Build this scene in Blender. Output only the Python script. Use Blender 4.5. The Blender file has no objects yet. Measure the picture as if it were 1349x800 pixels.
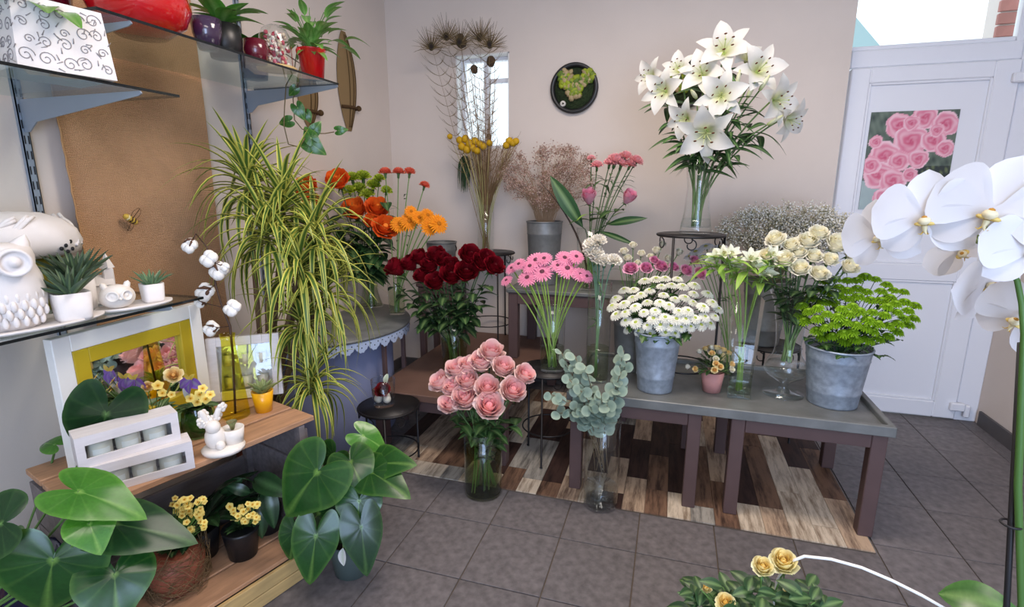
import bpy, bmesh, math, random
from mathutils import Vector, Matrix, Euler
R = math.radians
PI = math.pi
scene = bpy.context.scene
COL = scene.collection
rnd = random.Random(7)

# ------------------------------------------------------------------ camera
FPX, PITCH, YAW, CAMH = 687.0, R(12.3), R(17.0), 1.4
cam_d = bpy.data.cameras.new('camera')
cam_d.sensor_fit = 'HORIZONTAL'
cam_d.sensor_width = 36.0
cam_d.lens = FPX / 1349.0 * 36.0
cam_d.clip_start = 0.05
cam = bpy.data.objects.new('camera', cam_d)
COL.objects.link(cam)
cam.location = (0, 0, CAMH)
cam.rotation_euler = (R(90) - PITCH, 0, YAW)
scene.camera = cam

# ------------------------------------------------------------------ world, lights, exposure
vs = scene.view_settings
vs.view_transform = 'Standard'
vs.look = 'None'
vs.gamma = 1.0
vs.use_curve_mapping = False
vs.exposure = 0.08
world = bpy.data.worlds.new('overcast_sky')
scene.world = world
world.use_nodes = True
bg = world.node_tree.nodes['Background']
bg.inputs[0].default_value = (0.80, 0.90, 1.0, 1)
bg.inputs[1].default_value = 1.9

def area(name, loc, rot, sx, sy, power, color):
    l = bpy.data.lights.new(name, 'AREA')
    l.shape = 'RECTANGLE'
    l.size, l.size_y = sx, sy
    l.energy = power
    l.color = color
    o = bpy.data.objects.new(name, l)
    COL.objects.link(o)
    o.location = loc
    o.rotation_euler = rot
    return o
# daylight of the shop window behind the camera
area('shop_window_daylight', (1.05, -1.9, 1.55), (R(90), 0, 0), 1.6, 2.0, 82, (0.46, 0.63, 1.0))
# the ceiling's light panels
area('ceiling_panel_light', (-0.2, 1.8, 2.74), (0, 0, 0), 1.2, 0.5, 36, (1.0, 0.87, 0.77))
area('ceiling_panel_light', (-0.2, 0.2, 2.74), (0, 0, 0), 1.2, 0.5, 16, (1.0, 0.88, 0.78))

# ------------------------------------------------------------------ pixel <-> place helpers (1349 x 800 frame)
def ray(u, v):
    dx = (u - 674.5) / FPX
    dy = (400 - v) / FPX
    hf = math.cos(PITCH) + dy * math.sin(PITCH)
    vz = -math.sin(PITCH) + dy * math.cos(PITCH)
    return Vector((-hf * math.sin(YAW) + dx * math.cos(YAW), hf * math.cos(YAW) + dx * math.sin(YAW), vz))
def at(u, v, X=None, Y=None, Z=None):
    d = ray(u, v)
    t = X / d.x if X is not None else Y / d.y if Y is not None else (Z - CAMH) / d.z
    return Vector((0, 0, CAMH)) + d * t
FWD = Vector((-math.sin(YAW) * math.cos(PITCH), math.cos(YAW) * math.cos(PITCH), -math.sin(PITCH)))
def mpp(p):
    return (Vector(p) - Vector((0, 0, CAMH))).dot(FWD) / FPX
def ztop(p, v):
    """height above the ground at which a post through p reaches image row v"""
    lo, hi = -0.5, 3.2
    for _ in range(40):
        m = (lo + hi) / 2
        q = Vector((p[0], p[1], m - CAMH))
        hf = -q.x * math.sin(YAW) + q.y * math.cos(YAW)
        zc = hf * math.cos(PITCH) - q.z * math.sin(PITCH)
        up = hf * math.sin(PITCH) + q.z * math.cos(PITCH)
        if 400 - FPX * up / zc > v: lo = m
        else: hi = m
    return lo

# ------------------------------------------------------------------ colours and materials
def lin(c):
    return c / 12.92 if c <= 0.04045 else ((c + 0.055) / 1.055) ** 2.4
def rgb(r, g=None, b=None):
    if g is None:
        h = r.lstrip('#'); r, g, b = int(h[0:2], 16), int(h[2:4], 16), int(h[4:6], 16)
    return (lin(r / 255), lin(g / 255), lin(b / 255))
def mixc(a, b, t):
    t = max(0, min(1, t))
    return tuple(x + (y - x) * t for x, y in zip(a, b))
def mat(name, col=(1, 1, 1), rough=0.6, metal=0.0, spec=0.4, noise=None, bump=None, vcol=False, trans=0.0,
        vary=0.0, coat=0.0, sub=0.0, stretch=None):
    m = bpy.data.materials.new(name)
    m.use_nodes = True
    nt = m.node_tree; N = nt.nodes; L = nt.links
    b = N['Principled BSDF']; out = N['Material Output']
    b.inputs['Roughness'].default_value = rough
    b.inputs['Metallic'].default_value = metal
    b.inputs['Specular IOR Level'].default_value = spec
    b.inputs['Coat Weight'].default_value = coat
    src = None
    def mulcol(a, fac_socket=None, bcol=None, bsock=None):
        x = N.new('ShaderNodeMix'); x.data_type = 'RGBA'; x.blend_type = 'MULTIPLY'
        x.inputs[0].default_value = 1.0
        L.new(a, x.inputs[6])
        if bsock is not None: L.new(bsock, x.inputs[7])
        else: x.inputs[7].default_value = (*bcol, 1)
        return x.outputs[2]
    if vcol:
        a = N.new('ShaderNodeAttribute'); a.attribute_name = 'Col'
        src = mulcol(a.outputs['Color'], bcol=col)
    else:
        r = N.new('ShaderNodeRGB'); r.outputs[0].default_value = (*col, 1); src = r.outputs[0]
    tc = N.new('ShaderNodeTexCoord')
    vecsock = tc.outputs['Object']
    if stretch:
        mp = N.new('ShaderNodeMapping'); mp.inputs['Scale'].default_value = stretch
        L.new(vecsock, mp.inputs['Vector']); vecsock = mp.outputs[0]
    if noise:
        n = N.new('ShaderNodeTexNoise'); n.inputs['Scale'].default_value = noise[0]
        n.inputs['Detail'].default_value = noise[2] if len(noise) > 2 else 4
        L.new(vecsock, n.inputs['Vector'])
        mr = N.new('ShaderNodeMapRange'); mr.inputs[1].default_value = 0.3; mr.inputs[2].default_value = 0.7
        mr.inputs[3].default_value = 1 - noise[1]; mr.inputs[4].default_value = 1 + noise[1] * 0.6
        L.new(n.outputs['Fac'], mr.inputs[0])
        src = mulcol(src, bsock=mr.outputs[0])
    if vary:
        oi = N.new('ShaderNodeObjectInfo')
        mr = N.new('ShaderNodeMapRange'); mr.inputs[3].default_value = 1 - vary; mr.inputs[4].default_value = 1 + vary
        L.new(oi.outputs['Random'], mr.inputs[0])
        src = mulcol(src, bsock=mr.outputs[0])
    L.new(src, b.inputs['Base Color'])
    if sub:
        b.inputs['Subsurface Weight'].default_value = sub
        b.inputs['Subsurface Radius'].default_value = (0.01, 0.008, 0.006)
    if bump:
        n = N.new('ShaderNodeTexNoise'); n.inputs['Scale'].default_value = bump[0]; n.inputs['Detail'].default_value = 4
        L.new(vecsock, n.inputs['Vector'])
        bp = N.new('ShaderNodeBump'); bp.inputs['Strength'].default_value = bump[1]; bp.inputs['Distance'].default_value = 0.01
        L.new(n.outputs['Fac'], bp.inputs['Height']); L.new(bp.outputs[0], b.inputs['Normal'])
    if trans:
        t = N.new('ShaderNodeBsdfTranslucent'); L.new(src, t.inputs[0])
        mx = N.new('ShaderNodeMixShader'); mx.inputs[0].default_value = trans
        L.new(b.outputs[0], mx.inputs[1]); L.new(t.outputs[0], mx.inputs[2]); L.new(mx.outputs[0], out.inputs[0])
    return m
def glass_mat(name, tint=(0.97, 0.985, 0.98), edge=0.95, base=0.05, rough=0.02):
    m = bpy.data.materials.new(name); m.use_nodes = True
    nt = m.node_tree; N = nt.nodes; L = nt.links
    for n in list(N):
        if n.type == 'BSDF_PRINCIPLED': N.remove(n)
    out = N['Material Output']
    lw = N.new('ShaderNodeLayerWeight'); lw.inputs[0].default_value = 0.5
    pw = N.new('ShaderNodeMath'); pw.operation = 'POWER'; pw.inputs[1].default_value = 3.5
    L.new(lw.outputs['Facing'], pw.inputs[0])
    ma = N.new('ShaderNodeMath'); ma.operation = 'MULTIPLY_ADD'; ma.inputs[1].default_value = edge; ma.inputs[2].default_value = base
    L.new(pw.outputs[0], ma.inputs[0])
    tr = N.new('ShaderNodeBsdfTransparent'); tr.inputs[0].default_value = (*tint, 1)
    gl = N.new('ShaderNodeBsdfGlossy'); gl.inputs['Roughness'].default_value = rough
    gl.inputs[0].default_value = (0.95, 0.97, 0.97, 1)
    mx = N.new('ShaderNodeMixShader')
    L.new(ma.outputs[0], mx.inputs[0]); L.new(tr.outputs[0], mx.inputs[1]); L.new(gl.outputs[0], mx.inputs[2])
    L.new(mx.outputs[0], out.inputs[0])
    return m

M = {}
M['paint'] = mat('wall_paint', rgb(220, 207, 196), 0.85, spec=0.2, noise=(3.0, 0.03), bump=(90, 0.05))
M['ceiling'] = mat('ceiling_paint', rgb(232, 230, 226), 0.9)
M['tile'] = mat('slate_grey_tile', rgb(112, 106, 106), 0.5, spec=0.35, noise=(30.0, 0.34, 12), bump=(30, 0.06), vary=0.06)
M['grout'] = mat('grout', rgb(98, 86, 74), 0.9)
M['skirting'] = mat('grey_skirting_tile', rgb(88, 84, 84), 0.5, noise=(8, 0.15))
M['pvc'] = mat('white_pvc', rgb(236, 236, 240), 0.35, spec=0.4)
M['white'] = mat('white_lacquer', rgb(236, 234, 230), 0.5)
M['brown'] = mat('plum_brown_paint', rgb(92, 72, 70), 0.55, noise=(12, 0.08), vary=0.03)
M['platform'] = mat('brown_board', rgb(112, 84, 72), 0.6, noise=(9, 0.12))
M['zinc'] = mat('weathered_zinc', rgb(122, 124, 122), 0.5, metal=0.35, noise=(11, 0.22, 6), bump=(40, 0.05))
M['zinc_bucket'] = mat('galvanised_zinc', rgb(160, 172, 186), 0.45, metal=0.4, noise=(34, 0.28, 8), bump=(60, 0.04), vary=0.06)
M['zinc_dark'] = mat('dull_zinc', rgb(128, 130, 130), 0.5, metal=0.4, noise=(26, 0.16, 6), vary=0.05)
M['iron'] = mat('black_wrought_iron', rgb(30, 28, 30), 0.45, metal=0.3, spec=0.5)
M['dark'] = mat('black_plastic', rgb(28, 28, 30), 0.4, spec=0.5)
M['steel'] = mat('grey_blue_steel', rgb(150, 162, 176), 0.4, metal=0.3)
M['slot'] = mat('slot_shadow', rgb(34, 36, 40), 0.8)
M['glass'] = glass_mat('clear_glass')
M['shelf_glass'] = glass_mat('shelf_glass', (0.86, 0.93, 0.92), 0.55, 0.06)
M['glass_edge'] = mat('polished_glass_edge', rgb(14, 20, 22), 0.15, spec=0.5)
M['water'] = glass_mat('vase_water', (0.84, 0.88, 0.78), 0.3, 0.02)
M['murky'] = glass_mat('greenish_vase_water', (0.62, 0.68, 0.48), 0.3, 0.02)
M['clearwater'] = glass_mat('clear_vase_water', (0.93, 0.95, 0.95), 0.5, 0.05)
M['yellow_glass'] = glass_mat('yellow_green_glass', (0.94, 0.90, 0.28), 0.4, 0.04)
M['green_glass'] = glass_mat('green_glass', (0.55, 0.78, 0.55), 0.4, 0.05)
M['blue_glass'] = mat('midnight_blue_glaze', rgb(22, 28, 62), 0.1, spec=0.7, coat=0.6)
M['mirror'] = mat('mirror', (0.82, 0.84, 0.84), 0.02, metal=1.0)
M['petal'] = mat('petal', (1, 1, 1), 0.55, spec=0.25, vcol=True, trans=0.22, vary=0.05)
M['petal_pale'] = mat('pale_petal', (1, 1, 1), 0.5, spec=0.25, vcol=True, trans=0.3, vary=0.02)
M['leaf'] = mat('leaf', (1, 1, 1), 0.42, spec=0.4, vcol=True, trans=0.12, vary=0.12)
M['gloss_leaf'] = mat('glossy_leaf', (1, 1, 1), 0.26, spec=0.5, vcol=True, trans=0.1, noise=(18, 0.12), vary=0.08)
M['stem'] = mat('stem', (1, 1, 1), 0.5, vcol=True, vary=0.08)
M['dry'] = mat('dried_plant', (1, 1, 1), 0.8, spec=0.15, vcol=True, trans=0.15, vary=0.06)
M['print'] = mat('printed_poster', (1, 1, 1), 0.45, vcol=True)
M['vc'] = mat('tinted', (1, 1, 1), 0.6, vcol=True)
M['vcgloss'] = mat('tinted_gloss', (1, 1, 1), 0.25, spec=0.5, vcol=True, coat=0.3)
M['ceramic'] = mat('matt_white_ceramic', rgb(232, 226, 222), 0.55, spec=0.3, noise=(20, 0.03), bump=(50, 0.04))
M['ceramic_soft'] = mat('ivory_ceramic', rgb(238, 230, 220), 0.4, spec=0.4)
M['red'] = mat('glossy_red_glaze', rgb(196, 16, 24), 0.12, spec=0.6, coat=0.8)
M['plum'] = mat('plum_glaze', rgb(58, 40, 66), 0.15, spec=0.6, coat=0.5)
M['wine'] = mat('wine_red_glaze', rgb(92, 16, 34), 0.2, spec=0.5, coat=0.4)
M['terracotta'] = mat('terracotta', rgb(150, 84, 62), 0.55, noise=(14, 0.2), bump=(40, 0.1))
M['pink_pot'] = mat('pink_clay', rgb(196, 140, 134), 0.65, noise=(20, 0.1))
M['yellow_pot'] = mat('yellow_glaze', rgb(240, 172, 20), 0.3, coat=0.3)
M['grey_pot'] = mat('grey_green_pot', rgb(92, 108, 106), 0.5)
M['soil'] = mat('soil', rgb(46, 34, 28), 0.95, noise=(60, 0.3), bump=(80, 0.5))
M['moss'] = mat('moss', rgb(70, 96, 40), 0.95, noise=(50, 0.4), bump=(70, 0.7))
M['mustard'] = mat('mustard_paint', rgb(190, 164, 34), 0.5, noise=(10, 0.05))
M['cloth_blue'] = mat('blue_grey_sheet', rgb(134, 142, 176), 0.55, noise=(6, 0.06))
M['lace'] = mat('pale_lace_metal', rgb(176, 190, 214), 0.5)
M['paper'] = mat('paper_label', rgb(238, 238, 234), 0.6)
M['box'] = mat('whitewashed_card', rgb(226, 220, 220), 0.6, noise=(14, 0.08), stretch=(1, 6, 6))
M['wax'] = mat('candle_wax', rgb(226, 220, 206), 0.5, sub=0.2)
M['cotton'] = mat('cotton', rgb(244, 240, 234), 0.95, bump=(60, 0.4))
M['sand'] = mat('pale_gravel', rgb(190, 180, 160), 0.9, noise=(80, 0.3))
def wood(name, c, amt=0.35, vary=0.1, rough=0.6):
    return mat(name, c, rough, noise=(9, amt, 8), stretch=(1.0, 6.0, 6.0), vary=vary, bump=(30, 0.08))
M['crate'] = wood('raw_pine', rgb(178, 136, 104), 0.22)
M['crate_grey'] = wood('weathered_board', rgb(120, 112, 112), 0.25)
M['crate_pale'] = wood('pale_pine', rgb(196, 166, 112), 0.16)

# ------------------------------------------------------------------ mesh builder
class MB:
    def __init__(s):
        s.V, s.F, s.C, s.S, s.mi = [], [], [], [], []
    def add(s, verts, faces, col=(1, 1, 1), smooth=True, xf=None, m=0):
        o = len(s.V)
        if xf is not None: verts = [xf @ Vector(v) for v in verts]
        s.V += [tuple(v) for v in verts]
        if col and isinstance(col[0], (tuple, list)): s.C += [tuple(c) for c in col]
        else: s.C += [tuple(col)] * len(verts)
        s.F += [tuple(i + o for i in f) for f in faces]
        s.S += [smooth] * len(faces); s.mi += [m] * len(faces)
        return s
    def box(s, c, d, rot=None, col=(1, 1, 1), m=0, ch=0.0, xf=None):
        hx, hy, hz = d[0] / 2, d[1] / 2, d[2] / 2
        X = Matrix.Translation(c)
        if rot is not None: X = X @ Euler(rot).to_matrix().to_4x4()
        if xf is not None: X = xf @ X
        if ch <= 0:
            v = [(-hx, -hy, -hz), (hx, -hy, -hz), (hx, hy, -hz), (-hx, hy, -hz), (-hx, -hy, hz), (hx, -hy, hz), (hx, hy, hz), (-hx, hy, hz)]
            f = [(3, 2, 1, 0), (4, 5, 6, 7), (0, 1, 5, 4), (1, 2, 6, 5), (2, 3, 7, 6), (3, 0, 4, 7)]
            return s.add(v, f, col, False, X, m)
        ch = min(ch, hx * .9, hy * .9, hz * .9)
        bm = bmesh.new()
        bmesh.ops.create_cube(bm, size=1)
        for v in bm.verts: v.co = Vector((v.co.x * 2 * hx, v.co.y * 2 * hy, v.co.z * 2 * hz))
        bmesh.ops.bevel(bm, geom=bm.edges[:] + bm.verts[:], offset=ch, segments=1, affect='EDGES', profile=0.5)
        bm.verts.index_update()
        v = [w.co.copy() for w in bm.verts]; f = [[w.index for w in fc.verts] for fc in bm.faces]
        bm.free()
        return s.add(v, f, col, False, X, m)
    def tube(s, pts, r, n=6, col=(1, 1, 1), cap=True, closed=False, m=0):
        pts = [Vector(p) for p in pts]; k = len(pts)
        rs = r if isinstance(r, (list, tuple)) else [r] * k
        tang = []
        for i in range(k):
            if closed: t = pts[(i + 1) % k] - pts[i - 1]
            else: t = pts[min(i + 1, k - 1)] - pts[max(i - 1, 0)]
            tang.append(t.normalized() if t.length > 1e-9 else Vector((0, 0, 1)))
        a = tang[0].orthogonal().normalized()
        V, Cc = [], []
        cols = col if isinstance(col[0], (tuple, list)) else [col] * k
        for i in range(k):
            a = a - tang[i] * a.dot(tang[i])
            a = a.normalized() if a.length > 1e-6 else tang[i].orthogonal().normalized()
            b = tang[i].cross(a)
            for j in range(n):
                t = 2 * PI * j / n
                V.append(pts[i] + (a * math.cos(t) + b * math.sin(t)) * rs[i]); Cc.append(cols[i])
        F = []
        for i in range(k if closed else k - 1):
            i2 = (i + 1) % k
            for j in range(n):
                j2 = (j + 1) % n
                F.append((i * n + j, i * n + j2, i2 * n + j2, i2 * n + j))
        if cap and not closed:
            F.append(tuple(reversed(range(n)))); F.append(tuple((k - 1) * n + j for j in range(n)))
        return s.add(V, F, Cc, True, None, m)
    def lathe(s, prof, n=24, col=(1, 1, 1), xf=None, m=0, a0=0.0, a1=2 * PI, smooth=True, wob=None):
        full = abs(a1 - a0 - 2 * PI) < 1e-6
        na = n if full else n + 1
        V, Cc = [], []
        cols = col if isinstance(col[0], (tuple, list)) else [col] * len(prof)
        for i, (r, z) in enumerate(prof):
            for j in range(na):
                t = a0 + (a1 - a0) * j / n
                k = wob(t, i) if wob else 1.0
                V.append((r * k * math.cos(t), r * k * math.sin(t), z)); Cc.append(cols[i])
        F = []
        for i in range(len(prof) - 1):
            for j in range(n):
                j2 = (j + 1) % na
                F.append((i * na + j, i * na + j2, (i + 1) * na + j2, (i + 1) * na + j))
        return s.add(V, F, Cc, smooth, xf, m)
    def grid(s, fn, nu, nv, xf=None, m=0, cfn=None, smooth=True):
        V, Cc = [], []
        for i in range(nu + 1):
            for j in range(nv + 1):
                u, v = i / nu, j / nv
                V.append(fn(u, v)); Cc.append(cfn(u, v) if cfn else (1, 1, 1))
        F = [(i * (nv + 1) + j, (i + 1) * (nv + 1) + j, (i + 1) * (nv + 1) + j + 1, i * (nv + 1) + j + 1) for i in range(nu) for j in range(nv)]
        return s.add(V, F, Cc, smooth, xf, m)
    def blob(s, c, r, n=8, k=6, col=(1, 1, 1), sc=(1, 1, 1), m=0, jit=0.0, rg=None):
        V = [(c[0], c[1], c[2] - r * sc[2])]; F = []
        for i in range(1, k):
            ph = -PI / 2 + PI * i / k
            for j in range(n):
                t = 2 * PI * j / n
                q = 1 + (rg.uniform(-jit, jit) if rg else 0)
                V.append((c[0] + r * sc[0] * math.cos(ph) * math.cos(t) * q, c[1] + r * sc[1] * math.cos(ph) * math.sin(t) * q, c[2] + r * sc[2] * math.sin(ph) * q))
        V.append((c[0], c[1], c[2] + r * sc[2])); top = len(V) - 1
        for j in range(n):
            F.append((0, 1 + (j + 1) % n, 1 + j))
            F.append((top, 1 + (k - 2) * n + j, 1 + (k - 2) * n + (j + 1) % n))
        for i in range(k - 2):
            for j in range(n):
                j2 = (j + 1) % n
                F.append((1 + i * n + j, 1 + i * n + j2, 1 + (i + 1) * n + j2, 1 + (i + 1) * n + j))
        return s.add(V, F, col, True, None, m)
    def mesh(s, name, mats):
        me = bpy.data.meshes.new(name)
        me.from_pydata(s.V, [], s.F)
        if not isinstance(mats, (list, tuple)): mats = [mats]
        for x in mats: me.materials.append(M[x] if isinstance(x, str) else x)
        me.polygons.foreach_set('use_smooth', s.S)
        if len(mats) > 1: me.polygons.foreach_set('material_index', s.mi)
        ca = me.color_attributes.new('Col', 'FLOAT_COLOR', 'POINT')
        flat = []
        for c in s.C: flat += [c[0], c[1], c[2], 1.0]
        ca.data.foreach_set('color', flat)
        me.update()
        return me

def ob(name, me, parent=None, mtx=None, kind=None, label=None):
    if isinstance(me, tuple): me = me[0].mesh(name, me[1])
    o = bpy.data.objects.new(name, me)
    COL.objects.link(o)
    if parent is not None: o.parent = parent
    if mtx is not None: o.matrix_basis = mtx
    if kind: o['kind'] = kind
    if label: o['label'] = label
    return o
def tag(o, label, cat, group=None, kind=None):
    o['label'] = label; o['category'] = cat
    if group: o['group'] = group
    if kind: o['kind'] = kind
    return o
def thing(name, label, cat, loc=(0, 0, 0), rz=0.0, group=None, rot=None):
    o = bpy.data.objects.new(name, None)
    COL.objects.link(o)
    o.empty_display_size = 0.05
    o.location = loc
    o.rotation_euler = rot if rot else (0, 0, rz)
    return tag(o, label, cat, group)
def struct(name, mb, mt, label=None, parent=None):
    o = ob(name, (mb, mt), parent)
    if parent is None:
        o['kind'] = 'structure'
        if label: o['label'] = label
    return o
def T(x, y=None, z=None):
    return Matrix.Translation(Vector(x) if y is None else Vector((x, y, z)))
def zframe(z, loc=(0, 0, 0), sc=1.0, spin=0.0):
    z = Vector(z).normalized()
    q = z.to_track_quat('Z', 'Y')
    S = Matrix.Diagonal((sc, sc, sc, 1)) if not isinstance(sc, tuple) else Matrix.Diagonal((*sc, 1))
    return Matrix.Translation(loc) @ q.to_matrix().to_4x4() @ Matrix.Rotation(spin, 4, 'Z') @ S
def yframe(d, nrm=(0, 0, 1), loc=(0, 0, 0), sc=1.0):
    """leaf frame: local +Y along d, local +Z near nrm"""
    y = Vector(d).normalized(); n = Vector(nrm)
    z = n - y * n.dot(y)
    z = z.normalized() if z.length > 1e-5 else y.orthogonal().normalized()
    x = y.cross(z)
    m3 = Matrix((x, y, z)).transposed()
    S = Matrix.Diagonal((sc, sc, sc, 1)) if not isinstance(sc, tuple) else Matrix.Diagonal((*sc, 1))
    return Matrix.Translation(loc) @ m3.to_4x4() @ S
def bez(a, b, c, n=8):
    a, b, c = Vector(a), Vector(b), Vector(c)
    return [a * (1 - t) ** 2 + b * 2 * t * (1 - t) + c * t * t for t in [i / n for i in range(n + 1)]]
def bez3(a, b, c, d, n=10):
    a, b, c, d = map(Vector, (a, b, c, d))
    return [a * (1 - t) ** 3 + b * 3 * t * (1 - t) ** 2 + c * 3 * t * t * (1 - t) + d * t ** 3 for t in [i / n for i in range(n + 1)]]
# ------------------------------------------------------------------ the room
XL, XR, YB, YD, YF, ZC = -2.03, 1.86, 3.58, 3.70, -2.0, 2.80
XE = 0.90                                     # where the back wall ends at the door recess
fl = struct('floor', MB().box(((XL + XR) / 2, 0.95, -0.054), (XR - XL + 0.4, 6.3, 0.1)), 'grout', 'dark grey tiled shop floor')
tw, tl = 0.305, 0.335
tile_me = MB().box((0, 0, -0.004), (tw - 0.0045, tl - 0.0045, 0.010), ch=0.0012).mesh('tile', 'tile')
x0 = -0.67 - 5 * tw
for i in range(14):
    for j in range(17):
        cx, cy = x0 + (i + .5) * tw, 1.53 - 10 * tl + (j + .5) * tl
        a, b = max(cx - tw / 2, XL), min(cx + tw / 2, XR)
        if b - a < 0.02 or cy > YD + 0.1: continue
        ob('tile', tile_me, fl, T((a + b) / 2, cy, 0) @ Matrix.Rotation(PI * rnd.randint(0, 1), 4, 'Z') @ Matrix.Diagonal(((b - a) / tw, 1, 1, 1)))
struct('ceiling', MB().box(((XL + XR) / 2, 0.95, ZC + 0.05), (XR - XL + 0.4, 6.3, 0.1)), 'ceiling', 'plain white ceiling')
struct('wall_left', MB().box((XL - 0.06, 0.85, ZC / 2), (0.12, 5.7, ZC)), 'paint', 'plain grey-beige painted wall behind the shelves')
struct('wall_right', MB().box((XR + 0.06, 0.95, ZC / 2), (0.12, 5.9, ZC)), 'paint', 'plain painted wall beside the white door')
WX0, WX1, WZ0, WZ1 = -1.50, -1.115, 1.68, 2.30
mb = MB()
ty = 0.16; yc = YB + ty / 2
mb.box(((XL + WX0) / 2, yc, ZC / 2), (WX0 - XL, ty, ZC))
mb.box(((WX1 + XE) / 2, yc, ZC / 2), (XE - WX1, ty, ZC))
mb.box(((WX0 + WX1) / 2, yc, WZ0 / 2), (WX1 - WX0, ty, WZ0))
mb.box(((WX0 + WX1) / 2, yc, (WZ1 + ZC) / 2), (WX1 - WX0, ty, ZC - WZ1))
struct('wall_back', mb, 'paint', 'beige painted wall with a small narrow window')
# front of the shop behind the camera, with its display window
mb = MB()
mb.box((-1.48, YF, ZC / 2), (1.1, 0.1, ZC)); mb.box((0.48, YF, 0.15), (2.82, 0.1, 0.3)); mb.box((0.48, YF, 2.7), (2.82, 0.1, 0.2))
struct('wall_front', mb, 'paint', 'shop front wall around the display window')
struct('baseboard_right', MB().box((XR - 0.007, 1.0, 0.045), (0.014, 5.3, 0.09), ch=0.002), 'skirting', 'grey tile skirting along the wall by the door')
struct('baseboard_left', MB().box((XL + 0.007, 0.8, 0.045), (0.014, 5.5, 0.09), ch=0.002), 'skirting', 'grey tile skirting under the shelves')
struct('baseboard_back', MB().box(((XL + XE) / 2, YB - 0.007, 0.045), (XE - XL, 0.014, 0.09), ch=0.002), 'skirting', 'grey tile skirting along the back wall')

# small window in the back wall
w2 = thing('window_2', 'small narrow window with white frame behind the dried flowers', 'window', (0, 0, 0))
w2['kind'] = 'structure'
mb = MB()
wy = YB + 0.11
for (xa, xb, za, zb) in ((WX0, WX0 + .03, WZ0, WZ1), (WX1 - .03, WX1, WZ0, WZ1), (WX0 + .03, WX1 - .03, WZ0, WZ0 + .03), (WX0 + .03, WX1 - .03, WZ1 - .03, WZ1)):
    mb.box(((xa + xb) / 2, wy, (za + zb) / 2), (xb - xa, .05, zb - za), ch=.004)
ob('window_frame', (mb, 'pvc'), w2)
ob('mullion', (MB().box((WX0 + .19, wy, (WZ0 + WZ1) / 2), (.035, .045, WZ1 - WZ0 - .06), ch=.004), 'pvc'), w2)
ob('transom_bar', (MB().box(((WX0 + .21 + WX1 - .03) / 2, wy, WZ1 - .16), (WX1 - .03 - WX0 - .21, .045, .03), ch=.004), 'pvc'), w2)
ob('pane', (MB().box(((WX0 + WX1) / 2, wy + .01, (WZ0 + WZ1) / 2), (WX1 - WX0 - .06, .006, WZ1 - WZ0 - .06)), 'glass'), w2)
mb = MB()
for (xa, xb, za, zb) in ((WX0, WX0 + .008, WZ0, WZ1), (WX1 - .008, WX1, WZ0, WZ1), (WX0, WX1, WZ0, WZ0 + .008), (WX0, WX1, WZ1 - .008, WZ1)):
    mb.box(((xa + xb) / 2, YB + .042, (za + zb) / 2), (xb - xa, .083, zb - za))
ob('reveal', (mb, 'white'), w2)

# white pvc door with transom light
d = thing('door_1', 'white panelled door with a glazed light above it', 'door', (0, 0, 0)); d['kind'] = 'structure'
def dbox(name, xa, xb, za, zb, ya, yb, mt='pvc', ch=.006):
    return ob(name, (MB().box(((xa + xb) / 2, (ya + yb) / 2, (za + zb) / 2), (xb - xa, yb - ya, zb - za), ch=ch), mt), d)
dbox('frame_post', 1.742, XR, 0.0, ZC, YD - .01, YD + .07)
dbox('frame_post', XE - .02, XE + .03, 0.0, ZC, YB + ty, YD + .09)
dbox('frame_head', XE + .03, 1.742, 2.09, 2.185, YD - .005, YD + .07)
dbox('frame_head', XE + .03, 1.742, 2.72, ZC, YD, YD + .07)
lf0, lf1 = XE + .035, 1.738
dbox('stile', lf0, lf0 + .10, .012, 2.085, YD - .03, YD + .03)
dbox('stile', lf1 - .115, lf1, .012, 2.085, YD - .03, YD + .03)
dbox('rail', lf0 + .10, lf1 - .115, .012, .115, YD - .03, YD + .03)
dbox('rail', lf0 + .10, lf1 - .115, .865, .965, YD - .03, YD + .03)
dbox('rail', lf0 + .10, lf1 - .115, 2.0, 2.085, YD - .03, YD + .03)
dbox('panel', lf0 + .10, lf1 - .115, .115, .865, YD - .012, YD + .02)
dbox('panel', lf0 + .10, lf1 - .115, .965, 2.0, YD - .012, YD + .02)
def bead(xa, xb, za, zb, name='glazing_bead'):
    mb = MB(); y = YD - .018; t = .012
    for (a, b, c, e) in ((xa, xa + t, za, zb), (xb - t, xb, za, zb), (xa + t, xb - t, za, za + t), (xa + t, xb - t, zb - t, zb)):
        mb.box(((a + b) / 2, y, (c + e) / 2), (b - a, .014, e - c), ch=.003)
    ob(name, (mb, 'pvc'), d)
bead(lf0 + .10, lf1 - .115, .115, .865); bead(lf0 + .10, lf1 - .115, .965, 2.0)
for z in (0.10, 1.99):
    h = ob('hinge', (MB().box((1.735, YD - .045, z), (.075, .03, .05), ch=.006).box((1.79, YD - .04, z - .025), (.03, .03, .08), ch=.008), 'pvc'), d)
w1 = thing('window_1', 'bright glass light above the white door', 'window', (0, 0, 0)); w1['kind'] = 'structure'
ob('pane', (MB().box(((XE + 1.71) / 2, YD + .035, 2.45), (1.742 - XE - .03, .008, .54)), 'glass'), w1)
ob('sash_frame', (MB().box((1.725, YD + .03, 2.45), (.035, .05, .54), ch=.004).box(((XE + 1.71) / 2, YD + .03, 2.197), (1.70 - XE, .05, .024), ch=.004), 'pvc'), w1)
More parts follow.
